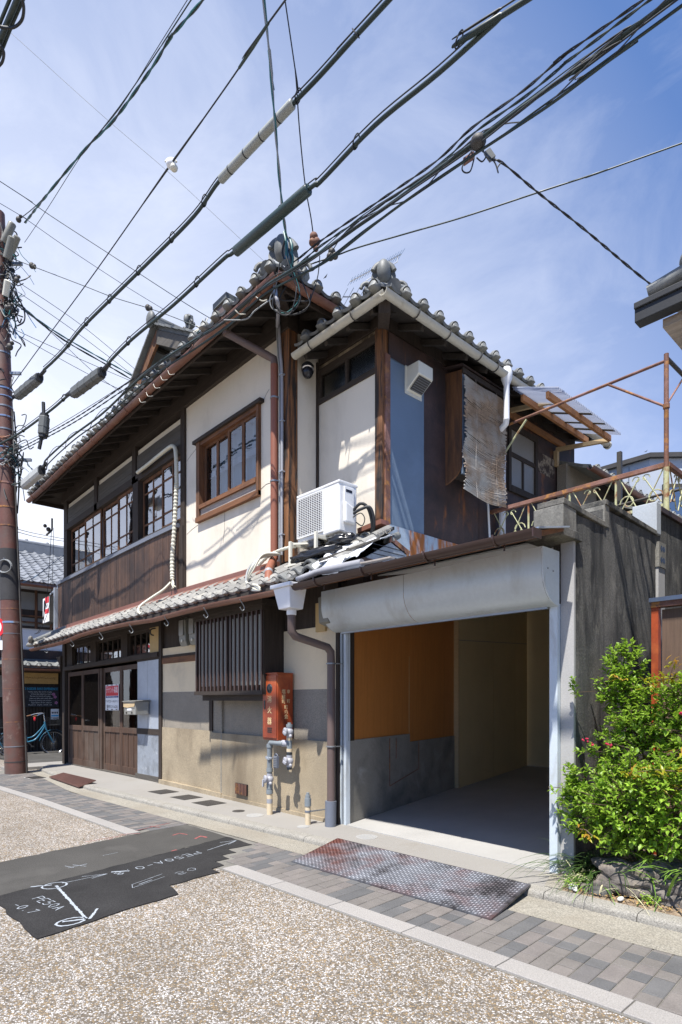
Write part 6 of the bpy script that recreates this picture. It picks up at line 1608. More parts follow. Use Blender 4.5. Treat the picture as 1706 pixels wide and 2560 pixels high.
# ================================================================== ACROSS THE SIDE STREET
ln = thing('sake_shop_building', 'white walled shop with a silvery tiled roof across the side street', 'shop', (-18.4, 5, 0))
FXX = -18.3
def lpart(name, m, x0, x1, y0, y1, z0, z1, **kw): b = MB(); b.box(x0,x1,y0,y1,z0,z1); return b.build(name, m, ln, **kw)
lpart('upper_wall', MT['farwhite'], FXX-.2, FXX, 1.5, 10, 2.85, 4.75)
lpart('ground_wall', MT['darkwood'], FXX-.2, FXX-.05, 1.5, 10, -.2, 2.5)
lpart('dark_band', MT['rustsheet'], FXX-.05, FXX+.05, 1.5, 10, 2.50, 2.84)
b = MB(); b.prism([(-17.75,1.4,4.62),(-17.75,10.2,4.62),(-20.6,10.2,6.10),(-20.6,1.4,6.10)], (0,0,.06)); lroof = b.build('roof', MT['farTile'], ln)
T_FAR = tile_mesh('roof_tile', .272, .05, MT['farTile'], False); T_FARE = tile_mesh('eave_tile', .272, .05, MT['farTile'])
pitch_l = 1.48/2.85; al = math.atan(pitch_l)
for r in range(13):
    for c in range(13):
        y = 3.6 + c*.272; x = -17.72 - r*.235*math.cos(al); z = 4.69 + r*.235*math.sin(al)
        inst('roof_tile' if r else 'eave_tile', T_FAR if r else T_FARE, lroof, (x, y, z), (al+RND.uniform(-.02,.02), RND.uniform(-.03,.03), math.pi/2))
b = MB(); b.box(-20.75,-20.5,1.4,10.2,6.12,6.40); b.build('roof_ridge', MT['farTile'], ln)
b = MB(); b.tube([(-20.62,1.4,6.44),(-20.62,10.2,6.44)], .09, 8); b.build('ridge_cap', MT['farTile'], ln, smooth=50)
for i in range(7):
    b = MB(); b.ball((-20.62,3.4+i*.62,6.52),(.06,.05,.05),8,6); b.build('ridge_knob', MT['farTile'], ln, smooth=60)
b = MB(); b.box(-20.0,-18.3,10.0,10.1,-.2,4.8); b.build('end_wall', MT['farwhite'], ln)
b = MB(); trough(b, [(-17.70,1.4,4.60),(-17.70,10.2,4.60)], .06); b.build('gutter', MT['copper'], ln, smooth=50)
wf = lpart('upper_window', MT['darkwood'], FXX-.02, FXX+.04, 4.35, 5.75, 3.45, 4.55)
for y0, y1, z0, z1 in ((4.42,4.88,3.98,4.47),(4.95,5.68,3.98,4.47),(4.42,4.88,3.52,3.75),(4.95,5.68,3.52,3.75)):
    bb = MB(); bb.box(FXX+.04,FXX+.045,y0,y1,z0,z1); bb.build('pane', MT['dimpane'], wf)
for y in (4.9,5.3): lpart('window_bar', MT['redwood'], FXX+.045, FXX+.08, y-.03, y+.03, 3.45, 4.55)
for z in (3.62,3.80): lpart('window_rail', MT['redwood'], FXX+.05, FXX+.10, 4.3, 5.8, z-.02, z+.02)
b = MB(); b.prism([(-17.65,2,2.30),(-17.65,10,2.30),(-18.3,10,2.56),(-18.3,2,2.56)], (0,0,.04)); lp = b.build('pent_roof', MT['tile'], ln)
for c in range(12):
    inst('eave_tile', T_MAIN, lp, (-17.64, 3.5+c*.2735, 2.36), (.38, 0, math.pi/2))
b = MB(); trough(b, [(-17.62,2,2.27),(-17.62,10,2.27)], .05); b.build('gutter', MT['copper'], ln, smooth=50)
for i in range(22):
    y = 4.0 + i*.085; lpart('slat', MT['darkwood'], FXX-.05, FXX-.02, y, y+.05, -.1, 1.2)
lpart('lintel', MT['fencewood'], FXX-.04, FXX+.0, 3.5, 7, 2.2, 2.3)
lpart('door_post', MT['darkwood'], FXX-.03, FXX+.06, 5.56, 5.66, -.1, 2.3)
lpart('window_light', MT['dimpane'], FXX-.04, FXX-.03, 3.7, 4.3, 1.5, 2.1)
ws = thing('carved_sign_board', 'long honey coloured wooden sign board above the blackboard of the far shop', 'sign', (FXX, 5.05, 2.0))
b = MB(); b.box(FXX+.0,FXX+.05,4.45,5.50,1.88,2.19); b.build('board', MT['signwood'], ws, bevel=.006)
rr = random.Random(5); b = MB()
for i in range(16):
    y = 4.62+i*.05; b.tube([(FXX+.052,y+rr.uniform(-.01,.01),2.05+rr.uniform(-.02,.03)),(FXX+.052,y+.03,2.02+rr.uniform(-.02,.03)),(FXX+.052,y+.045,2.06+rr.uniform(-.03,.02))], .004, 4)
b.build('carved_lettering', MT['redwood'], ws)
bbd = thing('blackboard', 'blackboard with blue and white chalk lettering on the far shop front', 'blackboard', (FXX, 5.05, 1.5))
b = MB(); b.box(FXX+.0,FXX+.03,4.45,5.52,1.21,1.80); b.build('board', MT['chalkboard'], bbd)
lettering('OLD INSIDER SAKE EXPERIENCE', .10, MT['chalkblue'], (FXX+.0315,5.0,1.73), (0,1,0), (0,0,1), bbd, fit=.98)
for i, s in enumerate(('Come enjoy the world of sake','• all about sake tasting from a local bar','Discover the secrets of brewing','seasonal sake with small dishes','Cup-to-cup pottery, tours of town','Appetizers of the season','Kyoto style with us')):
    lettering(s, .05, MT['chalkwhite'], (FXX+.0315,5.02+.03*(i % 2),1.645-.062*i), (0,1,0), (0,0,1), bbd, fit=.62-.04*(i % 3))
for y, z, m in ((5.38,1.58,'chalkpink'),(5.42,1.50,'chalkpink'),(4.58,1.30,'chalkpink'),(4.55,1.52,'chalkblue'),(5.45,1.33,'chalkpink')):
    for k in range(5):
        b = MB(); a = k*1.257; b.ball((FXX+.031,y+.028*math.cos(a),z+.028*math.sin(a)),(.002,.02,.02),8,5); b.build('chalk_petal', MT[m], bbd)
ps = thing('small_poster', 'small white and blue poster on the wall right of the bicycle', 'poster', (FXX, 5.4, 1))
b = MB(); b.box(FXX+.0,FXX+.012,5.31,5.53,.84,1.15); b.build('sheet', MT['paper'], ps)
b = MB(); b.box(FXX+.012,FXX+.014,5.32,5.52,.93,.97); b.build('blue_band', MT['chalkblue'], ps)
for i in range(4):
    b = MB(); b.ball((FXX+.013,5.35+i*.045,1.04),(.002,.018,.03),8,5); b.build('picture', MT['ink'], ps)
lettering('SAKE', .05, MT['ink'], (FXX+.0145,5.42,.875), (0,1,0), (0,0,1), ps)
# bicycle
def make_bike():
    t = thing('bicycle', 'blue step-through bicycle with a black front basket parked behind the utility pole', 'bicycle', (-17.4, 4.6, -.1), 'bicycles across the side street')
    bx, zb, rw = -17.4, .22, .325
    Yf, Yr = 5.12, 4.06
    for y in (Yf, Yr):
        b = MB(); b.tube([Vector((bx, y+rw*math.cos(a*math.pi/16), zb+rw*math.sin(a*math.pi/16))) for a in range(33)], .02, 8, cap=False)
        w = b.build('wheel', MT['black'], t, smooth=60)
        b = MB(); b.tube([Vector((bx, y+(rw-.025)*math.cos(a*math.pi/16), zb+(rw-.025)*math.sin(a*math.pi/16))) for a in range(33)], .009, 6, cap=False); b.build('rim', MT['chrome'], w, smooth=60)
        b = MB()
        for k in range(28):
            a = k*math.pi/14; b.tube([(bx+(.02 if k % 2 else -.02), y, zb),(bx, y+(rw-.03)*math.cos(a), zb+(rw-.03)*math.sin(a))], .0022, 3)
        b.build('spokes', MT['chrome'], w)
        b = MB(); b.tube([(bx-.05,y,zb),(bx+.05,y,zb)], .02, 8); b.build('hub', MT['chrome'], w)
        b = MB(); b.grid(lambda u, v: (bx-.03+.06*v, y+(rw+.045)*math.cos(math.radians((20 if y == Yf else 0)+150*u)), zb+(rw+.045)*math.sin(math.radians((20 if y == Yf else 0)+150*u))), 16, 2); b.build('mudguard', MT['bike'], t, smooth=60, solid=.004)
    b = MB(); b.tube(smooth_path([(bx,4.90,.70),(bx,4.80,.52),(bx,4.66,.34),(bx,4.50,.28),(bx,4.46,.28)],5), .024, 8); b.tube(smooth_path([(bx,4.91,.78),(bx,4.78,.60),(bx,4.60,.42),(bx,4.42,.38)],5), .016, 8)
    b.tube([(bx,4.46,.28),(bx,4.36,.80)], .02, 8); b.tube([(bx+.04,4.06,zb),(bx+.03,4.46,.28)], .012, 6); b.tube([(bx+.04,4.06,zb),(bx+.02,4.38,.70)], .010, 6); b.build('frame', MT['bike'], t, smooth=60)
    b = MB(); b.tube([(bx,4.89,.82),(bx,4.93,.60)], .026, 8)
    for s in (-1, 1): b.tube(smooth_path([(bx+s*.03,4.93,.60),(bx+s*.045,5.0,.45),(bx+s*.045,Yf,zb)],4), .013, 6)
    b.build('fork', MT['bike'], t, smooth=60)
    b = MB(); b.tube([(bx,4.87,1.0),(bx,4.90,.80)], .015, 8); b.tube(smooth_path([(bx-.28,4.62,.99),(bx-.22,4.72,1.03),(bx-.10,4.86,1.05),(bx,4.87,1.02),(bx+.10,4.86,1.05),(bx+.22,4.72,1.03),(bx+.28,4.62,.99)],5), .012, 8); b.build('handlebar', MT['chrome'], t, smooth=60)
    for s in (-1, 1): b = MB(); b.tube([(bx+s*.28,4.62,.99),(bx+s*.31,4.52,.965)], .018, 8); b.build('grip', MT['redwood'], t, smooth=60)
    b = MB(); b.ball((bx,4.33,.84),(.08,.13,.045),12,8); b.build('saddle', MT['black'], t, smooth=60)
    b = MB()
    for k in range(6): b.box(bx-.17,bx+.17,4.98,4.985,.72+k*.04,.725+k*.04); b.box(bx-.17,bx+.17,5.25,5.255,.72+k*.04,.725+k*.04); b.box(bx-.17,bx-.165,4.98,5.25,.72+k*.04,.725+k*.04); b.box(bx+.165,bx+.17,4.98,5.25,.72+k*.04,.725+k*.04)
    for k in range(8): b.box(bx-.17+k*.048,bx-.166+k*.048,5.25,5.254,.72,.93); b.box(bx+.166,bx+.17,4.98+k*.038,4.984+k*.038,.72,.93)
    b.box(bx-.17,bx+.17,4.98,5.25,.715,.722); b.build('basket', MT['black'], t)
    b = MB(); b.ball((bx+.16,4.60,.90),(.02,.03,.06),8,6); b.build('red_charm', MT['red'], t)
    b = MB(); b.bar((bx+.03,4.46,.28),(bx+.07,4.56,.16),.02,.02); b.box(bx+.06,bx+.14,4.53,4.60,.14,.165); b.build('pedal', MT['black'], t)
    return t
bike = make_bike()
def dup(root, delta, label):
    r = root.copy(); COL.objects.link(r); r.location = root.location + Vector(delta); r['label'] = label
    for ch in [o for o in bpy.data.objects if o.parent == root]:
        c = ch.copy(); COL.objects.link(c); c.parent = r
        for gch in [o for o in bpy.data.objects if o.parent == ch]:
            d = gch.copy(); COL.objects.link(d); d.parent = c
    return r
dup(bike, (.9, -1.45, 0), 'bicycle at the left picture edge, mostly hidden by the utility pole')
# ================================================================== UTILITY POLE
LAT = Vector((cy_, sy_, 0))
def pole_c(z): return Vector((-12.79, 3.08, 0)) - LAT*(.0334*(z+.05)) + Vector((0,0,z))
def pole_r(z): return .203 - .0072*z
pole = thing('utility_pole', 'tall brown sheet clad utility pole with a black wrapped section and cable clutter', 'utility pole', (-12.79, 3.08, -.1))
def pband(name, m, z0, z1, dr, n=24):
    b = MB(); k = max(1, int((z1-z0)/.5))
    b.tube([pole_c(z0+(z1-z0)*i/k) for i in range(k+1)], [pole_r(z0+(z1-z0)*i/k)+dr for i in range(k+1)], n); return b.build(name, m, pole, smooth=50, dosag=False)
pband('shaft', MT['poleskin'], -.15, 10.9, 0)
pband('black_wrap', MT['blackwrap'], 3.28, 4.28, .004)
for z, m, h, dr in ((.12,'iron',.02,.004),(.42,'steelgrey',.018,.004),(.9,'rust',.012,.003),(1.55,'rust',.012,.003),(2.12,'rust',.012,.003),(2.62,'steelgrey',.012,.004),(2.83,'chrome',.035,.006),(3.1,'rust',.015,.004),(4.72,'rust',.03,.006),(5.08,'rust',.03,.006),(5.55,'rust',.035,.007),
                    (6.0,'chrome',.02,.008),(6.12,'steelgrey',.02,.008),(6.25,'chrome',.02,.008),(6.42,'rust',.04,.008),(6.6,'steelgrey',.03,.008),(6.85,'chrome',.03,.008),(7.05,'steelgrey',.03,.008),(7.25,'chrome',.02,.008),(7.4,'chrome',.03,.008),(8.1,'steelgrey',.03,.006),(8.9,'steelgrey',.03,.006),(9.6,'steelgrey',.03,.006)):
    pband('band', MT[m], z, z+h, dr)
VF = -Vector((-sy_, cy_, 0))                    # horizontal direction from the pole to the street
c0 = pole_c(3.92) + VF*.19
b = MB(); rr = random.Random(9)
pts = []
for k in range(97):
    a = k*2*math.pi/16; r = .13+.012*math.sin(k*.37)
    pts.append(c0 + LAT*(r*math.cos(a)*1.05+.02) + Vector((0,0,r*math.sin(a)*.95)) + VF*(.004*(k/16)) + LAT*rr.uniform(-.004,.004))
b.tube(pts, .0055, 5); b.build('wire_coil', MT['greycable'], pole, smooth=60, dosag=False)
b = MB(); b.bar(c0+Vector((0,0,.16)), c0+Vector((0,0,.12)), .02, .05); b.build('coil_hook', MT['chrome'], pole, dosag=False)
b = MB(); b.tube([pole_c(z)+LAT*(pole_r(z)+.03)+VF*.05 for z in (-.1,1,2,3,4,5,6,7)], .016, 10); b.build('riser_pipe', MT['iron'], pole, smooth=60, dosag=False)
b = MB(); b.tube(smooth_path([pole_c(5.0)+LAT*.19, pole_c(5.6)+LAT*.24, pole_c(6.3)+LAT*.22, pole_c(7.0)+LAT*.19],5), .014, 6); b.build('riser_cable', MT['black'], pole, smooth=60, dosag=False)
b = MB(); b.tube(smooth_path([pole_c(7.2)+VF*.17-LAT*.02, pole_c(6.7)+VF*.18-LAT*.08, pole_c(6.42)+VF*.19, pole_c(6.45)+VF*.15+LAT*.14, pole_c(6.55)+LAT*.2],6), .011, 6); b.build('orange_cable', MT['leaforange'] if False else MT['redpipe'], pole, smooth=60, dosag=False)
# hardware and cable clutter along the upper pole
def rnd_loops(name, m, zc, n, spread, r, seed, side=.12, parent=pole):
    rr = random.Random(seed); b = MB()
    for i in range(n):
        z = zc + rr.uniform(-spread, spread); o = pole_c(z) + LAT*(side+rr.uniform(-.08,.14)) + VF*rr.uniform(-.05,.16)
        pts = [o]
        for k in range(4): pts.append(pts[-1] + LAT*rr.uniform(-.11,.15) + VF*rr.uniform(-.08,.08) + Vector((0,0,rr.uniform(-.26,.18))))
        b.tube(smooth_path(pts,5), r*rr.uniform(.6,1.3), 5)
    return stuff(b.build(name, m, parent, smooth=60, dosag=False))
for zc, n, sp, seed in ((10.2,16,.45,1),(9.7,18,.35,2),(9.15,26,.30,3),(8.75,14,.25,4),(6.0,16,.30,5),(6.4,8,.2,6),(7.6,4,.2,7)):
    rnd_loops('tangled_cables', MT['black'], zc, n, sp, .011, seed)
for zc, n, seed in ((10.1,6,11),(9.7,6,12),(9.2,9,13),(8.9,5,14),(6.0,5,15)):
    rnd_loops('tangled_cables', MT['teal'] if seed % 2 else MT['bluecable'], zc, n, .3, .009, seed)
rnd_loops('tangled_cables', MT['greycable'], 6.1, 8, .3, .008, 21); rnd_loops('tangled_cables', MT['greycable'], 9.4, 10, .5, .007, 22)
for i, (u, v, du, dv, r) in enumerate(((33,556,-22,50,.07),(32,592,-14,55,.075),(45,590,-16,40,.06),(20,700,-6,40,.06))):
    p = onD(u, v, 11.2); q = onD(u+du, v+dv, 11.3); b = MB(); b.tube([p, p.lerp(q,.06), q], [r*.6, r, r], 12); b.build('cylinder_fuse', MT['meter'] if i < 3 else MT['cream'], pole, smooth=50, dosag=False)
for u, v, r in ((47,549,.05),(42,700,.05),(25,867,.06),(13,1130,.04),(22,1140,.04),(18,770,.05),(25,768,.04)):
    b = MB(); p = onD(u, v, 11.2); b.ball(p, (r,r,r*1.1), 10, 7); b.ball(p+Vector((.03,.03,r*1.2)), (r*.7,r*.7,r*.6), 8, 6); b.build('insulator', MT['iron'], pole, smooth=60, dosag=False)
for z, L_ in ((9.9,.45),(9.0,.35),(7.75,.35),(6.05,.5),(6.3,.3)):
    b = MB(); b.bar(pole_c(z)-LAT*L_, pole_c(z)+LAT*L_, .05, .05); b.build('crossarm', MT['steelgrey'], pole, dosag=False)
# traffic sign strapped to the left side of the pole
ts = thing('traffic_sign', 'round red and blue traffic sign half cut off at the left edge', 'traffic sign', (-13.1, 3.0, 2.9))
sc = onD(-14, 1568, 11.35); fx = LAT; fz = Vector((0,0,1))
b = MB(); b.lathe(sc, VF, [(.21,0),(.21,.012),(0,.012)], 28); b.build('disc', MT['red'], ts, dosag=False)
b = MB(); b.lathe(sc+VF*.012, VF, [(.15,0),(.15,.003),(0,.003)], 28); b.build('disc_centre', MT['paper'], ts, dosag=False)
b = MB(); b.bar(sc+VF*.017+LAT*.06+Vector((0,0,-.1)), sc+VF*.017+LAT*.10+Vector((0,0,-.02)), .04, .004, VF); b.build('blue_figure', MT['navy'], ts, dosag=False)
b = MB(); b.bar(sc+VF*.018+LAT*(-.1)+Vector((0,0,.1)), sc+VF*.018+LAT*.1+Vector((0,0,-.1)), .05, .004, VF); b.build('red_bar', MT['red'], ts, dosag=False)
b = MB(); p = onD(-8, 1613, 11.35); b.prism([p-LAT*.12-fz*.09, p+LAT*.12-fz*.09, p+LAT*.12+fz*.09, p-LAT*.12+fz*.09], VF*.012); b.build('plate', MT['paper'], ts, dosag=False)
lettering('7-9', .12, MT['ink'], p+VF*.014, LAT, (0,0,1), ts)
b = MB(); b.bar(sc+Vector((0,0,.3)), sc-Vector((0,0,.5)), .04, .02); b.build('bracket', MT['steelgrey'], ts, dosag=False)

# ================================================================== OVERHEAD LINES
def extend(pts, n):     # carry the line on beyond the picture
    pts = [Vector(p) for p in pts]
    if n > 0: d = (pts[-1]-pts[-2]).normalized(); pts.append(pts[-1]+d*n)
    if n < 0: d = (pts[0]-pts[1]).normalized(); pts.insert(0, pts[0]+d*(-n))
    return pts
LINES = 'overhead cables above the street'
def cable(label, pts, r, m='greencable', ext=0, name='overhead_cable', k=6, parts=()):
    r = r*.7
    pts = extend(pts, ext); b = MB(); b.tube(smooth_path(pts, k), r, 6); o = b.build(name, MT[m], None, smooth=60, dosag=False)
    tag(o, label, 'cable', LINES); return o
def twisted(label, pts, r, m='greencable', ext=0, sep=.012, pitch=.35, name='twisted_cable', m2=None):
    pts = extend(pts, ext); path = smooth_path(pts, 5); P = []; acc = 0
    dense = []
    for i in range(len(path)-1):
        n = max(1, int((path[i+1]-path[i]).length/(pitch/6)))
        dense += [path[i].lerp(path[i+1], j/n) for j in range(n)]
    dense.append(path[-1])
    t = thing(name, label, 'cable', tuple(dense[0]), LINES)
    for s in (0, 1):
        out = []
        for i, p in enumerate(dense):
            d = (dense[min(i+1,len(dense)-1)]-dense[max(i-1,0)]).normalized(); a = d.cross(Vector((0,0,1))).normalized(); c = a.cross(d)
            an = i*2*math.pi/6 + s*math.pi
            out.append(p + (a*math.cos(an) + c*math.sin(an))*sep)
        b = MB(); b.tube(out, r, 5); b.build('strand', MT[m2 if (m2 and s) else m], t, smooth=60, dosag=False)
    return t
def Zs(z, *uv): return [onZ(u, v, z) for u, v in uv]
def Dsq(d0, d1, *uv): return [onD(u, v, d0+(d1-d0)*i/(len(uv)-1)) for i, (u, v) in enumerate(uv)]
# drop wires from the pole top towards the upper left of the picture
P10 = [onD(63,557,11.3)] + Zs(10.2, (110,497),(165,430),(229,356),(287,298),(380,170),(430,90),(508,0))
twisted('thick wavy black green cable running from the pole top to the upper edge', P10, .012, 'greencable', 7, .010, .55, m2='teal')
cable('thin wire beside the thick wavy black green cable, left of it', [onD(53,545,11.3)] + Zs(10.25, (105,500),(208,380),(250,330),(310,252),(400,120),(478,0)), .011, 'greencable', 7)
cable('short thin wire branching off the wavy cable down to the pole', [onD(62,606,11.3)] + Zs(10.0, (120,520),(210,380),(300,270),(400,110)), .007, 'black', 3)
# thin line with a white ball
wb = Zs(7.4, (15,985),(100,868),(224,700),(337,540),(360,507),(428,410),(507,300),(598,170),(672,57),(714,0))
cable('thin wire with a white ball and a black sleeve crossing left of the middle', wb, .011, 'black', 8)
b = MB(); b.tube([wb[7], wb[7].lerp(wb[8],.5), wb[8]], [.012,.017,.012], 10); tag(b.build('cable_sleeve', MT['sleevegreen'], None, smooth=60, dosag=False), 'thin dark sleeve on the wire with the white ball near the upper edge', 'cable sleeve')
b = MB(); b.tube([wb[4], wb[5]], [.008,.012], 8); b.tube([wb[5], wb[6]], [.012,.008], 8); tag(b.build('cable_sleeve', MT['black'], None, smooth=60, dosag=False), 'black armoured stretch of thin wire at the white ball', 'cable sleeve')
p = wb[5]; t = thing('wire_ball', 'white ball fitting hung on a thin wire against the sky', 'ball fitting', tuple(p))
b = MB(); b.ball(p, .055, 16, 10); b.build('ball', MT['whiteplastic'], t, smooth=60, dosag=False)
b = MB(); b.ball(p+Vector((.03,.02,-.05)), (.045,.045,.04), 12, 8); b.tube(arc(p,.065,20,160,8,LAT,(0,0,1)), .012, 6); b.build('clip', MT['cream'], t, smooth=60, dosag=False)
def hanger_rings(label, path, msg, m='black', step=2):
    pass
def messenger_cable(label, uvs, z, r, off, ext, rings, pole_end=None, k=6):
    pts = Zs(z, *uvs)
    if pole_end is not None: pts = [pole_end] + pts
    pts = extend(pts, ext); path = smooth_path(pts, k)
    t = thing('messenger_cable', label, 'cable', tuple(path[0]), LINES)
    b = MB(); b.tube(path, r, 8); b.build('cable', MT['greencable'], t, smooth=60, dosag=False)
    up = [p + Vector((0,0,off)) - LAT*.01 for p in path]
    b = MB(); b.tube(up, r*.32, 6); b.build('support_wire', MT['black'], t, smooth=60, dosag=False)
    L = [0]
    for i in range(1, len(path)): L.append(L[-1]+(path[i]-path[i-1]).length)
    for f_ in rings:
        s = f_*L[-1]; i = max(j for j in range(len(L)) if L[j] <= s); i = min(i, len(path)-2)
        q = path[i].lerp(path[i+1], (s-L[i])/max(L[i+1]-L[i],1e-6)); d = (path[i+1]-path[i]).normalized(); a = d.cross(Vector((0,0,1))).normalized()
        b = MB(); b.tube([q + a*(r*1.45*math.cos(x)) + Vector((0,0,off*.45+ (off*.5+r*1.3)*math.sin(x))) + d*(.03*math.sin(x)) for x in [i2*math.pi/7 for i2 in range(15)]], .006, 5); b.build('hanger_ring', MT['black'], t, smooth=60, dosag=False)
    return path, t
def sleeve(label, p, q, r, m, bands=0):
    p, q = Vector(p), Vector(q); t = thing('cable_sleeve', label, 'cable sleeve', tuple(p))
    b = MB(); d = (q-p); b.tube([p, p+d*.01, q-d*.01, q], [r*.8, r, r, r*.8], 18); b.build('tube', MT[m], t, smooth=50, dosag=False)
    for i in range(bands):
        f_ = (i+.5)/bands*.9+.04; b = MB(); b.tube([p+d*(f_-.006), p+d*(f_+.006)], r*1.03, 18); b.build('band', MT['black'], t, smooth=50, dosag=False)
def splice(label, p, q, w, h, m, bands=3, name='splice_box'):
    p, q = Vector(p), Vector(q); t = thing(name, label, 'splice box', tuple(p))
    d = (q-p).normalized(); sd = d.cross(Vector((0,0,1))).normalized(); up = sd.cross(d)
    sec = [(-.5,-.25),(-.3,-.5),(.3,-.5),(.5,-.25),(.5,.25),(.3,.5),(-.3,.5),(-.5,.25)]
    b = MB(); b.prism([p + sd*(a*w) + up*(c*h) for a, c in sec], q-p); b.build('case', MT[m], t, bevel=.012, dosag=False)
    for i in range(bands):
        f_ = (i+1)/(bands+1); o = p.lerp(q, f_); b = MB(); b.prism([o + sd*(a*w*1.05) + up*(c*h*1.05) for a, c in sec], d*.03); b.build('strap', MT[m], t, dosag=False)
    for e, s in ((p,-1),(q,1)):
        b = MB(); b.prism([e + sd*(a*w*.8) + up*(c*h*.8) for a, c in sec], d*(.05*s)); b.build('end_plate', MT['black'], t, dosag=False)
        b = MB(); b.tube([e+up*h*.1, e+d*(.25*s)+up*h*.3], .03, 8); b.build('gland', MT['black'], t, dosag=False)
z3 = 7.2
path3, _ = messenger_cable('thick black cable with pale grey sleeve, crossing from the pole to the top', [(110,925),(132,905),(164,872),(206,820),(286,740),(380,648),(486,540),(551,450),(640,363),(735,258),(800,190),(890,90),(973,0)], z3, .021, .055, 7,
                            [.07,.12,.17,.225,.28,.33,.385,.44,.49,.60,.66,.72,.78], None)
a0, a1 = onZ(552,450,z3), onZ(733,258,z3)
sleeve('pale grey sleeve with black bands on the thick cable left of the middle', a0, a1, .046, 'sleevegrey', 4)
splice('dark splice box on the thick cable beside the pole, upper one', onZ(46,988,z3), onZ(98,945,z3), .15, .17, 'closure')
cable('short thick cable from the upper splice box to the pole', [onZ(44,990,z3), onZ(20,1004,z3), onD(-15,1020,11.3)], .022, 'black')
z4 = 6.3
path4, _ = messenger_cable('thick black cable with a dark green sleeve above the house corner', [(-10,1115),(32,1093),(71,1068),(132,1022),(175,986),(259,930),(275,904),(332,847),(436,761),(560,647),(588,628),(775,471),(800,456),(936,315),(1100,180),(1262,35),(1317,0)], z4, .019, .05, 7,
                            [.06,.10,.15,.27,.36,.44,.50,.60,.69,.79,.88], None)
sleeve('dark green sleeve on the thick cable above the house corner', onZ(589,630,z4), onZ(773,472,z4), .052, 'sleevegreen')
splice('long dark splice box hanging on the thick cable left of the gable', onZ(186,982,z4-.05), onZ(254,932,z4-.05), .14, .16, 'closure')
p = onZ(112,1035,z4); splice('small upright dark splice box hung under a cable near the pole', p-Vector((0,0,.05)), p-Vector((.02,.02,.36)), .15, .15, 'closure', 1)
# the thick bundle that runs along the eave
z5 = 5.52
uv5 = [(40,1206),(57,1205),(107,1170),(118,1147),(179,1090),(257,1033),(368,933),(482,854),(560,801),(647,727),(738,674),(805,632),(900,558),(1010,482),(1199,352),(1320,262),(1440,172),(1560,88),(1678,0)]
bund = Zs(z5, *uv5); bund[0] = onD(30,1212,11.2)
t = thing('cable_bundle', 'lashed bundle of black cables running along the eave to the upper right corner', 'cable', tuple(bund[0]), LINES)
pb = smooth_path(extend(bund, 7), 8)
rr = random.Random(17)
for i, (o1, o2, r, m, st) in enumerate(((0,0,.014,'greencable',0),(.045,-.062,.010,'greencable',3),(.05,.05,.006,'black',8),(-.03,-.03,.006,'black',8),(.075,-.035,.006,'greencable',9))):
    off = [p + LAT*(o1+.012*math.sin(j*.21+i)) + Vector((0,0,o2+.012*math.sin(j*.17+2*i))) for j, p in enumerate(pb)][st*6:]
    b = MB(); b.tube(off, r, 6); b.build('cable', MT[m], t, smooth=60, dosag=False)
dn = []
for i in range(len(pb)-1):
    n = max(1, int((pb[i+1]-pb[i]).length/.03)); dn += [pb[i].lerp(pb[i+1], j/n) for j in range(n)]
hel = []
for i, p in enumerate(dn):
    s = i*.03; a = s*2*math.pi/.85; bulge = .040 + .065*max(0, math.sin(a*.5+.4))**6
    d = (dn[min(i+1,len(dn)-1)]-dn[max(i-1,0)]).normalized(); x_ = d.cross(Vector((0,0,1))).normalized(); y_ = x_.cross(d)
    hel.append(p + x_*(bulge*math.cos(a)) + y_*(bulge*math.sin(a)-.03))
b = MB(); b.tube(hel[::2], .0045, 5); b.build('lashing_wire', MT['black'], t, smooth=60, dosag=False)
splice('pale grey splice box at the left eave corner beside the pole', onZ(62,1212,z5-.02), onZ(104,1176,z5-.02), .15, .19, 'paleclosure', 1)
# service pairs above the bundle
s1 = [onD(38,1128,11.3)] + Zs(5.95, (179,1051),(314,961),(482,846),(640,714),(735,655),(800,604),(940,508),(1090,404),(1180,320),(1310,226),(1430,124),(1608,0))
twisted('twisted pair of service wires, uppermost of those beside the bundle', s1, .0055, 'black', 6, .006, .34)
s2 = [onD(40,1134,11.3)] + Zs(5.90, (179,1060),(314,972),(482,862),(650,722),(742,664),(806,612),(946,518),(1096,414),(1186,332),(1318,238),(1440,138),(1625,0))
twisted('twisted pair of service wires just below the uppermost pair', s2, .0055, 'greencable', 6, .006, .38)
cable('thin straight wire above the twisted pairs at the left', [onD(36,1118,11.3)] + Zs(6.0, (120,1078),(250,1000),(330,948)), .006, 'black')
s3 = Zs(5.75, (640,735),(740,668),(800,628),(905,540),(1050,446),(1190,346),(1335,238),(1480,130),(1660,14),(1680,0))
cable('wavy thin wire between the twisted pairs and the bundle', s3, .006, 'greencable', 6)
# right-hand lines
cable('single black wire rising gently from the house corner insulators to the right edge', [onZ(778,660,5.9)] + Zs(6.0, (843,638),(898,618),(1030,580),(1158,543),(1343,482),(1520,424),(1706,358)), .010, 'greencable', 8)
sv = [onZ(1204,372,z5), onD(1230,399,4.75), onD(1256,407,4.8), onD(1346,482,4.9), onD(1456,569,4.95), onD(1580,673,5.0), onD(1652,731,5.05), onD(1700,775,5.1)]
twisted('twisted service wire dropping from the bundle to the right neighbour eave', sv, .0055, 'black', 0, .0055, .22)
p = sv[0]; t = thing('wire_clamp', 'wedge clamp and small splice at the bundle where the service wire drops', 'clamp', tuple(p))
b = MB(); b.ball(onZ(1196,355,z5), (.06,.06,.05), 10, 7); b.build('splice', MT['iron'], t, smooth=60, dosag=False)
b = MB(); b.bar(onD(1218,378,4.75), onD(1232,398,4.75), .035, .05); b.build('wedge', MT['closure'], t, dosag=False)
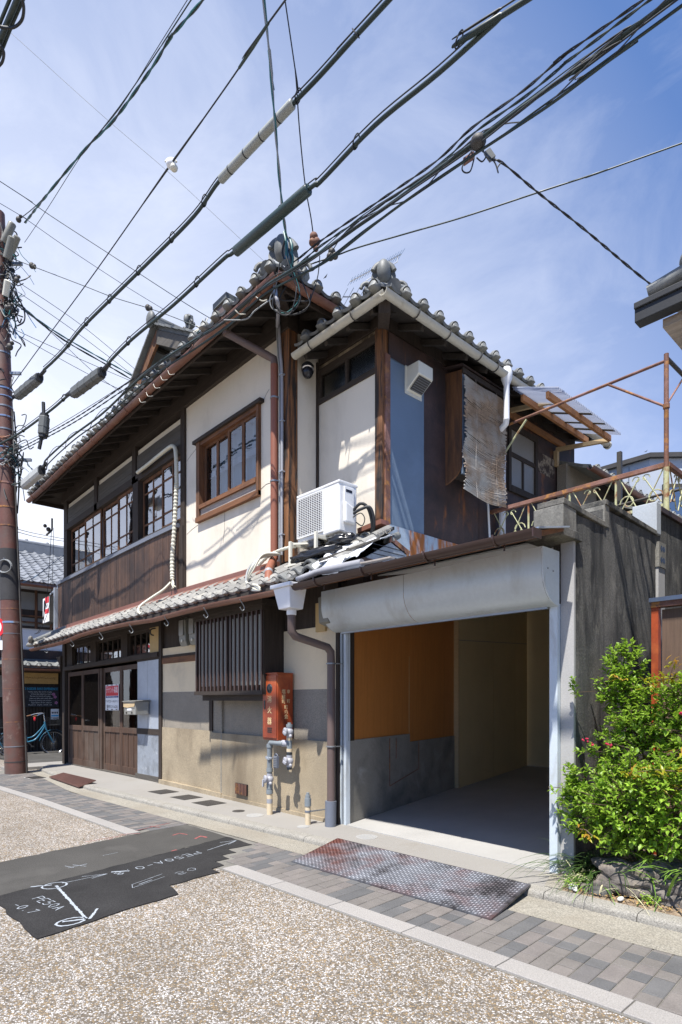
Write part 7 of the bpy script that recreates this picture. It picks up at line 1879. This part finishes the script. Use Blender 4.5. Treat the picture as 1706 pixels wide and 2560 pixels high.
b = MB(); b.bar(onD(1160,405,4.8), onD(1185,388,4.8), .05, .03); b.build('tag_plate', MT['rust'], t, dosag=False)
for pts in ([(1190,362),(1158,412),(1160,430),(1176,428),(1186,395)], [(1192,394),(1205,404),(1214,395),(1216,384)], [(1232,398),(1240,412),(1246,432),(1244,420),(1252,408)]):
    b = MB(); b.tube(smooth_path([onD(u,v,4.75) for u, v in pts],5), .006, 5); b.build('loop_wire', MT['black'], t, smooth=60, dosag=False)
# lines from the house corner over the street
B0 = Vector((-5.0,3.60,6.05))
top1, top1b = onZ(658,0,7.6), onZ(689,321,6.75)
twisted('blue green and grey cable pair falling steeply to the house corner', [onD(726,640,6.25), onD(713,568,6.1), onD(703,488,6.0), onD(689,321,5.75), onD(672,115,5.5), onD(660,0,5.35)], .009, 'teal', 7, .008, .9, m2='greycable')
cable('thin steep wire right of the blue green pair, ending at brown insulators', [onD(785,600,6.2), onD(778,545,6.1), onD(763,459,6.0), onD(749,321,5.8), onD(738,172,5.6), onD(713,0,5.4)], .009, 'black', 7)
# left-hand lines towards and behind the roof
cable('doubled thin wire from the left edge down to the gable', Dsq(10.5,11.4,(0,453),(60,492),(128,540),(271,633),(446,747),(528,797)), .010, 'greencable', -6)
cable('thin wire running beside the doubled one, lower', Dsq(10.5,12.4,(0,508),(54,540),(150,607),(243,669),(330,725),(414,776)), .007, 'black', -6)
l3 = Dsq(11.4,10.6,(0,635),(80,665),(211,715),(286,744),(371,770),(440,795),(505,822))
cable('service wire with two insulators from the pole top to the roof edge', l3, .010, 'greencable', -2)
for uv, d, s in (((80,664),11.3,'nearest the pole'),((370,769),10.8,'beside the gable')):
    q = onD(*uv, d); b = MB(); b.ball(q, (.05,.05,.06), 10, 7); b.ball(q+Vector((.05,.03,-.03)), (.04,.04,.05), 8, 6); tag(b.build('insulator', MT['iron'], None, smooth=60, dosag=False), 'small dark insulator on the service wire, ' + s, 'insulator')
far_l = [((43,703),(200,810),(343,927)), 'thin wire from the pole clutter to behind the gable, uppermost'], [((46,730),(190,830),(336,940)), 'thin wire from the pole clutter to behind the gable, second from top'], [((30,745),(140,842),(240,935),(330,1000)), 'thin wire from the pole clutter falling most steeply behind the roof'], \
        [((18,815),(120,862),(240,915),(322,950)), 'faint upper wire of the pair low behind the roof'], [((18,822),(120,880),(240,945),(325,985)), 'faint lower wire of the pair low behind the roof']
for uvs, lab in far_l: cable(lab, Dsq(11.6,14.5,*uvs), .008, 'black', 4)
t1 = twisted('thick teal twisted cable from the pole clutter to behind the roof, upper', Dsq(11.5,14.5,(22,742),(60,770),(110,810),(190,860),(336,942)), .010, 'teal', 4, .010, .6)
t2 = twisted('thick black green twisted cable from the pole clutter to behind the roof, lower', Dsq(11.5,14.5,(40,760),(80,790),(160,850),(260,908),(340,955)), .011, 'greencable', 4, .010, .7)
cable('very thin high wire crossing the whole sky from upper left', Dsq(24,27,(0,57),(258,290),(419,428),(540,540),(700,690)), .011, 'greycable', -10)
for i, (uvs, lab) in enumerate((( ((45,1323),(90,1334),(160,1347)), 'upper low wire between the pole and house corner'), (((45,1330),(95,1343),(160,1353)), 'lower low wire between the pole and house corner'), (((48,1352),(110,1360),(160,1366)), 'faint lowest wire over the far tiled roof'))):
    cable(lab, Dsq(11.6,15.5,*uvs), .010 if i < 2 else .005, 'black', 4)
cable('thin stay wire hanging from the eave corner to the pent roof end, left strand', [Vector((-13.55,3.95,5.05)), onD(118,1488,12.2), onD(101,1570,12.1), Vector((-13.7,3.65,2.75))], .008, 'black')
cable('thin stay wire hanging from the eave corner to the pent roof end, right strand', [Vector((-13.50,3.98,5.05)), onD(128,1490,12.25), onD(104,1572,12.1), Vector((-13.66,3.66,2.75))], .007, 'black')
cable('blue rope stretched from the pole to the house corner', [onD(57,1456,11.5), onD(85,1444,11.8), onD(120,1418,12.2), onD(160,1388,12.7)], .009, 'bluecable')
b = MB(); q = Vector((-13.52,3.95,5.0)); b.bar(q, q+Vector((-.12,-.08,-.1)), .03, .03); b.bar(q+Vector((0,0,.25)), q, .03, .03); b.ball(q+Vector((-.08,-.05,.02)), .05, 8, 6); b.ball(q+Vector((-.14,-.1,.1)), .04, 8, 6); tag(b.build('wire_bracket', MT['iron'], None, dosag=False), 'dark wire bracket under the left eave corner', 'bracket')
# thick bundle at the upper left corner
bz = Zs(7.0, (-60,260),(0,105),(22,50),(52,-20))
t = thing('corner_cable_bundle', 'thick cable bundle with drooping loops cut by the upper left corner', 'cable', tuple(bz[0]), LINES)
for i, (o, r) in enumerate(((0,.03),(.05,.022),(-.045,.018),(.02,.024))):
    b = MB(); b.tube(smooth_path([p + LAT*o + Vector((0,0,.02*i)) for p in extend(bz, 7)],5), r*.75, 8); b.build('cable', MT['greencable'], t, smooth=60, dosag=False)
for uvs in ([(55,-8),(60,20),(55,50),(35,68),(5,68),(-10,60)], [(0,112),(10,130),(6,155),(-8,170)]):
    b = MB(); b.tube(smooth_path([onZ(u,v,6.95) for u, v in uvs],5), .012, 6); b.build('loop', MT['black'], t, smooth=60, dosag=False)
# cable clutter at the house corner: bracket, drip loops, insulators
cl = thing('corner_wiring', 'tangle of drip loops, clamps and brackets under the front corner of the eave', 'wiring', tuple(B0))
rr = random.Random(23)
anchor = [onD(u, v, 6.1) for u, v in ((690,730),(705,760),(680,740),(720,690),(740,660),(755,690),(690,700))]
loopsets = [((700,655),(690,720),(682,765),(700,785),(725,785),(738,750),(742,715)), ((715,640),(735,700),(752,745),(730,780),(700,775),(686,752)), ((722,650),(748,720),(745,755),(720,780),(703,782)),
            ((742,672),(770,740),(772,765),(740,785),(708,784),(692,770)), ((800,640),(795,690),(780,740),(765,775),(735,788)), ((690,720),(676,745),(680,770),(700,778)), ((735,690),(700,745),(735,752),(770,752),(778,735)),
            ((640,742),(655,752),(668,750)), ((588,775),(600,785),(614,785)), ((560,800),(615,798),(640,775),(690,740)), ((720,620),(728,660),(735,700),(742,720))]
for i, ls in enumerate(loopsets):
    m = ('black','black','teal','black','black','greycable','black','cream','cream','greycable','bluecable')[i]
    b = MB(); b.tube(smooth_path([onD(u, v, 6.05+.02*i) for u, v in ls],6), .0055 if i % 3 else .007, 6); b.build('drip_loop', MT[m], cl, smooth=60, dosag=False)
for u, v, r in ((785,592,.045),(782,606,.04),(792,604,.04),(830,630,.04),(838,640,.035),(826,642,.04),(790,622,.03)):
    b = MB(); b.ball(onD(u,v,6.1), (r,r,r), 10, 7); b.build('insulator', MT['iron'] if u > 800 else MT['rust'], cl, smooth=60, dosag=False)
b = MB(); b.bar(onD(684,652,6.15), onD(690,740,6.15), .03, .04); b.bar(onD(684,655,6.15), onD(712,672,6.15), .03, .03); b.build('steel_bracket', MT['steelgrey'], cl, dosag=False)
b = MB(); b.tube(smooth_path([onD(690,740,6.15), onD(696,765,6.2), Vector((-5.60,4.12,5.75))],4), .02, 8); b.build('service_head', MT['greypipe'], cl, smooth=60, dosag=False)
for i in range(7):
    o = onD(715+rr.uniform(-5,10), 600+rr.uniform(-25,30), 6.15); b = MB(); b.tube(smooth_path([o, o+Vector((rr.uniform(-.08,.08),0,-.12)), o+Vector((rr.uniform(-.06,.12),.02,-.28))],5), .012, 6); b.build('pigtail', MT[('teal','bluecable','black')[i % 3]], cl, smooth=60, dosag=False)
cl2 = thing('eave_wiring', 'small knot of green wires and white ties at the eave beside the gable', 'wiring', tuple(onD(520,820,8.5)))
for i in range(14):
    o = onD(512+rr.uniform(-22,22), 822+rr.uniform(-16,14), 8.35); b = MB(); b.tube(smooth_path([o, o+Vector((rr.uniform(-.15,.15),rr.uniform(-.05,.05),rr.uniform(-.1,.1))), o+Vector((rr.uniform(-.2,.2),rr.uniform(-.05,.05),rr.uniform(-.15,.1)))],5), .008, 5); b.build('wire', MT[('greycable','teal','cream')[i % 3]], cl2, smooth=60, dosag=False)
for i in range(5):
    u = 345+i*18; v = 1000-(u-345)*.95+RND.uniform(-4,4)
    b = MB(); b.tube(smooth_path([onZ(u+3,v-6,z5+.12), onZ(u+8,v+4,z5+.05), onZ(u+20,v+3,z5)],4), .003, 5); b.build('white_tie', MT['cream'], cl2, smooth=60, dosag=False)
# ================================================================== aerials and birds
def aerial(label, a, c, n, el0, el1, mast, vert=None, m='chrome', r=.008):
    a, c = Vector(a), Vector(c); d = (c-a).normalized(); e = d.cross(Vector((0,0,1))).normalized() if vert is None else Vector(vert).normalized()
    t = thing('tv_aerial', label, 'aerial', tuple(a))
    b = MB(); b.tube([a, c], r*1.6, 6); b.build('boom', MT[m], t, dosag=False)
    for i in range(n):
        f_ = i/(n-1); p = a.lerp(c, f_); L = el0+(el1-el0)*f_; b = MB(); b.tube([p-e*L, p+e*L], r*.8, 5); b.build('element', MT[m], t, dosag=False)
    b = MB(); b.tube([a.lerp(c, mast[0]), a.lerp(c, mast[0])+Vector((0,0,-mast[1]))], r*2, 8); b.build('mast', MT['steelgrey'], t, dosag=False)
    b = MB(); b.tube([a.lerp(c,.30)-Vector((0,0,.16)), a.lerp(c,.92)-Vector((0,0,.12)), a.lerp(c,.93)], r, 5); b.build('strut', MT['steelgrey'], t, dosag=False)
    return t
aerial('long many-pronged aerial behind the annex roof corner', onD(876,704,12), onD(1004,635,12.3), 19, .10, .13, (.52,2.2), vert=(.45,.35,.83))
aerial('small dark aerial with few prongs left of the annex ridge tile', onD(858,742,12), onD(914,742,12.4), 5, .18, .25, (.6,1.6), vert=(.5,.3,.9), m='steelgrey')
aerial('small aerial beyond the right end of the annex roof', onD(1276,946,15), onD(1312,953,15.3), 8, .05, .10, (.02,1.5), vert=(.3,.3,.9))
def bird(label, u, v, d, a):
    p = onD(u, v, d); b = MB(); w = LAT*.35
    b.ball(p, (.08,.05,.03), 8, 6)
    for s in (-1, 1):
        q = p + (LAT*math.cos(a)+Vector((0,0,1))*math.sin(a))*(.27*s) + Vector((0,0,.08)); b.add([p+Vector((.03,.06,.01)), p+Vector((-.03,-.06,.01)), q, p+Vector((0,0,-.015))], [(0,1,2),(1,3,2),(3,0,2)])
    return tag(b.build('bird', MT['black'], None, dosag=False), label, 'bird')
bird('tiny dark bird in the sky right of the house corner wires', 814, 693, 45, .9)
bird('tiny dark bird above the annex roof tiles', 1163, 858, 45, 1.0)
bird('tiny dark bird in the sky left of the rusty frame post', 1615, 1129, 60, .5)
# ================================================================== GARDEN
def leaf_mesh(name, m, L, W, fold=.25, curl=.15):
    b = MB()
    b.add([(0,0,0),(-W/2,L*.35,fold*W),(W/2,L*.35,fold*W),(0,L*.38,0),(-W*.36,L*.7,fold*W*.6-curl*L*.3),(W*.36,L*.7,fold*W*.6-curl*L*.3),(0,L*.72,-curl*L*.35),(0,L,-curl*L)],
          [(0,3,1),(0,2,3),(1,3,6,4),(3,2,5,6),(4,6,7),(6,5,7)])
    return b.mesh(name, m, dosag=False)
rr = random.Random(41)
def leaf_matrix(p, d, size):
    d = Vector(d).normalized(); s = d.cross(Vector((rr.uniform(-.3,.3), rr.uniform(-.3,.3), 1))).normalized(); n = s.cross(d).normalized()
    if n.z < 0: n = -n; s = -s
    M = Matrix((s*size, d*size, n*size)).transposed().to_4x4(); M.translation = p; return M
BLOBS = [((-1.98,4.50,.64),(.22,.24,.26),34),((-1.84,4.32,.50),(.28,.22,.26),64),((-1.62,4.22,.60),(.36,.26,.34),105),((-1.30,4.22,.66),(.36,.28,.36),95),((-1.62,4.50,.95),(.40,.26,.28),85),((-1.22,4.5,1.10),(.38,.28,.36),80),
         ((-1.60,4.62,1.28),(.34,.22,.24),62),((-1.84,4.64,1.55),(.17,.14,.26),40),((-1.30,4.65,1.40),(.30,.2,.2),40),((-1.92,4.62,1.42),(.16,.14,.16),16),((-2.02,4.26,.74),(.12,.08,.16),9),((-1.72,4.55,1.15),(.26,.2,.2),36),((-.85,4.5,.9),(.4,.3,.6),60)]
sh = thing('flowering_shrub', 'bright green leafy shrub with a few crimson flowers beside the sooty wall', 'shrub', (-1.6, 4.5, 0))
leaves = []; stems = MB()
base = Vector((-1.62,4.62,.0))
for c, r, n in BLOBS:
    c, r = Vector(c), Vector(r)
    q0 = base + Vector((rr.uniform(-.12,.12), rr.uniform(-.08,.08), 0))
    stems.tube(smooth_path([q0, q0.lerp(c,.5)+Vector((rr.uniform(-.06,.06),.03,.02)), c],5), [.012-.0008*i for i in range(11)], 5)
    for _ in range(int(n*2.7)):
        v = Vector((rr.gauss(0,1), rr.gauss(0,1), rr.gauss(0,1))).normalized()
        k = rr.uniform(.55,1.10)
        if rr.random() < .12: k *= 1.18
        p = c + Vector((v.x*r.x*k, v.y*r.y*k, v.z*r.z*k))
        if p.x < -2.03 and p.y > 4.27: p.y = 4.27 - rr.uniform(0,.10)
        if p.z < .25: continue
        d = (v*.7 + Vector((rr.uniform(-.3,.3), rr.uniform(-.5,.1), rr.uniform(.25,.9)))).normalized()
        if rr.random() < .4: stems.tube([c.lerp(p,.45), p], .0028, 3)
        tw = rr.uniform(.05,.10); stems.tube([p-d*tw, p], .0022, 3)
        a0 = rr.uniform(0,6.28); x_ = d.cross(Vector((.3,.2,.9))).normalized(); y_ = x_.cross(d)
        for j in range(rr.choice((6,7,8,9))):
            a = a0 + j*2.4; f_ = j/8
            o = p - d*(tw*(1-f_)); dd = (x_*math.cos(a) + y_*math.sin(a))*(1-.45*f_) + d*(.35+.5*f_)
            leaves.append((leaf_matrix(o, dd, rr.uniform(.7,1.15)*(1-.30*f_)), p))
stems.build('stems', MT['stem'], sh)
LM = leaf_mesh('leaf', MT['leaf'], .052, .032)
leaves.sort(key=lambda l: l[1].length_squared)
near = [l for l in leaves if l[1].x < -1.15][:290]; ids = set(id(l) for l in near)
for M, p in near:
    o = bpy.data.objects.new('leaf', LM); COL.objects.link(o); o.parent = sh; M2 = M.copy(); M2.translation = M.translation - WOFF[sh]; o.matrix_basis = M2
def joined(mesh, mats, name, m, parent):
    b = MB(); vs = [v.co.copy() for v in mesh.vertices]; fs = [tuple(p.vertices) for p in mesh.polygons]
    for M in mats: b.add([M @ v for v in vs], fs)
    return stuff(b.build(name, m, parent, dosag=False))
joined(LM, [l[0] for l in leaves if id(l) not in ids], 'foliage', MT['leaf'], sh)
fl = MB()
for u, v in ((1459,1852),(1468,1850),(1481,1860),(1519,1861),(1530,1866),(1703,1783)):
    p = onY(u, v, 4.12 if u < 1600 else 4.2)
    f = MB()
    for k in range(4): f.ball(p + Vector((rr.uniform(-.008,.008), rr.uniform(-.006,.006), rr.uniform(-.012,.012))), (rr.uniform(.004,.009), .004, rr.uniform(.004,.009)), 7, 5)
    f.build('flower', MT['flower'], sh, smooth=60)
# nandina with yellow and orange young leaves
nd = thing('nandina_bush', 'nandina with yellow green and orange leaves growing among the green shrub', 'shrub', (-1.3, 4.6, 0))
NL = leaf_mesh('leaf', MT['leafyellow'], .062, .017, .15, .2)
ml, mo = [], []; b = MB()
for (a, c, n) in (((-1.65,4.5,1.44),(-1.38,4.42,1.50),60),((-1.45,4.4,1.46),(-1.40,4.4,1.62),26),((-1.85,4.5,1.50),(-1.78,4.4,1.50),12),((-1.62,4.10,.845),(-1.22,4.02,.90),80),((-1.22,4.02,.90),(-.95,4.0,.88),40),((-1.15,4.3,1.36),(-.9,4.3,1.45),60),((-1.55,4.15,.72),(-1.2,4.1,.78),30),((-1.92,4.05,.43),(-1.80,4.02,.40),18),((-1.2,4.1,1.08),(-1.25,4.05,.98),20)):
    a, c = Vector(a), Vector(c); b.tube([a, a.lerp(c,.5)+Vector((0,0,.02)), c], .004, 4)
    for i in range(n):
        p = a.lerp(c, rr.random()) + Vector((rr.uniform(-.05,.05), rr.uniform(-.05,.05), rr.uniform(-.03,.04)))
        d = (c-a).normalized()*rr.uniform(.1,1) + Vector((rr.uniform(-1,1), rr.uniform(-1,.4), rr.uniform(-.5,.6)))
        (mo if rr.random() < (.7 if n <= 26 else .15) else ml).append(leaf_matrix(p, d, rr.uniform(.7,1.25)))
for x, y in ((-1.35,4.62),(-1.15,4.6)): b.tube(smooth_path([(x,y,0),(x+.03,y-.03,.7),(x-.05,y-.1,1.45)],5), .009, 6)
b.build('stems', MT['stem'], nd)
joined(NL, ml, 'yellow_leaves', MT['leafyellow'], nd); joined(NL, mo, 'orange_leaves', MT['leaforange'], nd)
b = MB()
for i in range(240): 
    q = Vector((-1.12,4.25,1.55)) + Vector((rr.gauss(0,.07), rr.gauss(0,.06), rr.gauss(0,.10))); b.ball(q, rr.uniform(.004,.008), 5, 4)
for i in range(4): b.tube([(-1.1,4.3,1.3),(-1.12+rr.uniform(-.08,.08),4.25,1.62+rr.uniform(-.05,.05))], .003, 4)
stuff(b.build('blossom', MT['blossom'], nd))
# blades
def blades(name, label, cat, c, n, L, W, m, spread, lean, droop, seed, zb=.0, bias=(0,-.2)):
    rq = random.Random(seed); t = thing(name, label, cat, (*c, 0)); b = MB()
    for i in range(n):
        a = rq.uniform(0, 6.283); o = Vector((c[0]+rq.gauss(0,spread), c[1]+rq.gauss(0,spread*.8), zb)); ln_ = L*rq.uniform(.55,1.15)
        h = Vector((math.cos(a)+bias[0], math.sin(a)+bias[1], 0)).normalized(); s = Vector((-h.y, h.x, 0)); k = 7; le = lean*rq.uniform(.4,1.3); dr = droop*rq.uniform(.5,1.4)
        base_i = len(b.v)
        for j in range(k+1):
            f_ = j/k; p = o + h*(ln_*(le*f_ + dr*f_*f_*.6)) + Vector((0,0,ln_*(f_*(1-.25*le) - dr*f_*f_*f_*.8)))
            w = W*(1-f_**2.2)*.5 + .0006; b.v += [p - s*w + Vector((0,0,w*.4)), p + Vector((0,0,-.0)), p + s*w + Vector((0,0,w*.4))]
        for j in range(k):
            q = base_i + j*3; b.f += [(q,q+1,q+4,q+3),(q+1,q+2,q+5,q+4)]
    stuff(b.build('blade_tuft', m, t, dosag=False)); return t
blades('grass_clump', 'dark strappy grass clump at the foot of the wall under the shrub', 'grass clump', (-1.92,4.42), 190, .42, .012, MT['leafdark'], .10, .75, .85, 1)
blades('grass_clump', 'lighter strappy grass tuft with dry stalks between the pebbles and the big rock', 'grass clump', (-1.86,4.22), 70, .20, .010, MT['irisleaf'], .06, .9, .9, 2)
blades('iris_clump', 'tall bright sword leaved plant right of the big rock', 'plant', (-1.30,4.30), 80, .58, .020, MT['irisleaf'], .10, .35, .5, 3, bias=(-.1,-.4))
blades('iris_clump', 'drooping sword leaved plant hanging over the big rock', 'plant', (-1.42,4.42), 24, .40, .018, MT['irisleaf'], .08, .8, .9, 4, bias=(-.3,-.6))
blades('dark_leaf_clump', 'dark strappy leaves in the shade behind the big rock', 'plant', (-1.55,4.62), 120, .42, .014, MT['leafdark'], .20, .6, .7, 5)
blades('dry_grass', 'dry straw coloured stalks at the foot of the grass clump', 'grass clump', (-1.82,4.20), 46, .26, .004, MT['blossom'], .10, 1.0, .8, 6)
# rocks and pebbles
def rock(name, label, c, r, seed, rot=0, m='rock', amp=.35, cat='rock', group=None, n=(64,44), flat=-.45):
    b = MB(); b.ball((0,0,0), 1, *n); c, r = Vector(c), Vector(r); cr, sr = math.cos(rot), math.sin(rot)
    for v in b.v:
        q = v.normalized(); w = 1 + amp*mnoise.noise(q*1.3+Vector((seed,0,0))) + amp*.45*mnoise.noise(q*3.5+Vector((0,seed,0))) + amp*.22*mnoise.noise(q*9+Vector((0,0,seed)))
        bx = max(abs(q.x), abs(q.y), abs(q.z)); w *= (1/bx)**.45
        x, y = q.x*r.x*w, q.y*r.y*w
        v.x, v.y, v.z = c.x + x*cr - y*sr, c.y + x*sr + y*cr, c.z + max(q.z*w, flat)*r.z
    return tag(b.build(name, MT[m], None, smooth=35), label, cat, group)
rock('garden_rock', 'large dark rough rock lying along the kerb in the garden', (-1.47,4.25,.09), (.33,.155,.15), 3.3, .06, 'rock', .55)
rock('garden_rock', 'small flat grey stone left of the large dark rock', (-1.765,4.04,.02), (.075,.05,.04), 1.2, .2, 'oldconcrete', .2)
rock('garden_rock', 'dark stone among the white pebbles', (-1.86,4.05,.02), (.065,.045,.03), 5.2, -.2, 'rock', .25)
rock('garden_rock', 'flat grey stone under the grass blades near the wall', (-1.98,4.22,.02), (.09,.06,.03), 7.7, .3, 'rock', .2)
pbx = [(-1.955,4.01),(-1.935,3.985),(-1.91,3.975),(-1.965,4.04),(-1.93,4.05),(-1.915,4.10),(-1.88,4.13),(-1.84,4.10),(-1.825,4.06),(-1.82,4.03),(-1.80,4.09),(-1.61,4.0)]
for i, (x, y) in enumerate(pbx):
    rock('white_pebble', 'white pebble lying in the garden soil near the kerb corner', (x, y, .022), (.020+.006*(i % 3), .016, .014), i*1.7, i, 'pebble', .15, 'pebble', 'white pebbles by the kerb', (14,10))
wd_ = []
for i in range(260):
    k = i % 4; c = ((-1.99,4.10),(-1.945,3.99),(-1.45,4.05),(-1.93,4.20))[k]; p = Vector((c[0]+rr.gauss(0,.035), c[1]+rr.gauss(0,.025), .02+rr.random()*.05))
    wd_.append(leaf_matrix(p, (rr.uniform(-1,1), rr.uniform(-1,1), rr.uniform(0,.6)), rr.uniform(.25,.5)))
wt = thing('ground_weeds', 'small green weeds among the white pebbles at the kerb', 'weeds', (-1.95, 4.0, 0))
joined(LM, wd_, 'weed_leaves', MT['leaf'], wt)
lt = []
for i in range(420):
    x = rr.uniform(-2.0,-.8); y = kerbY(x)+.14+abs(rr.gauss(0,.16)); lt.append(leaf_matrix(Vector((x,y,.018+rr.random()*.012)), (rr.uniform(-1,1), rr.uniform(-1,1), rr.uniform(-.1,.1)), rr.uniform(.2,.6)))
lit = thing('leaf_litter', 'dry brown leaves and twigs scattered on the garden soil', 'leaf litter', (-1.6, 4.1, 0))
joined(NL, lt, 'dry_leaves', MT['signwood'], lit)
bpy.context.view_layer.update()
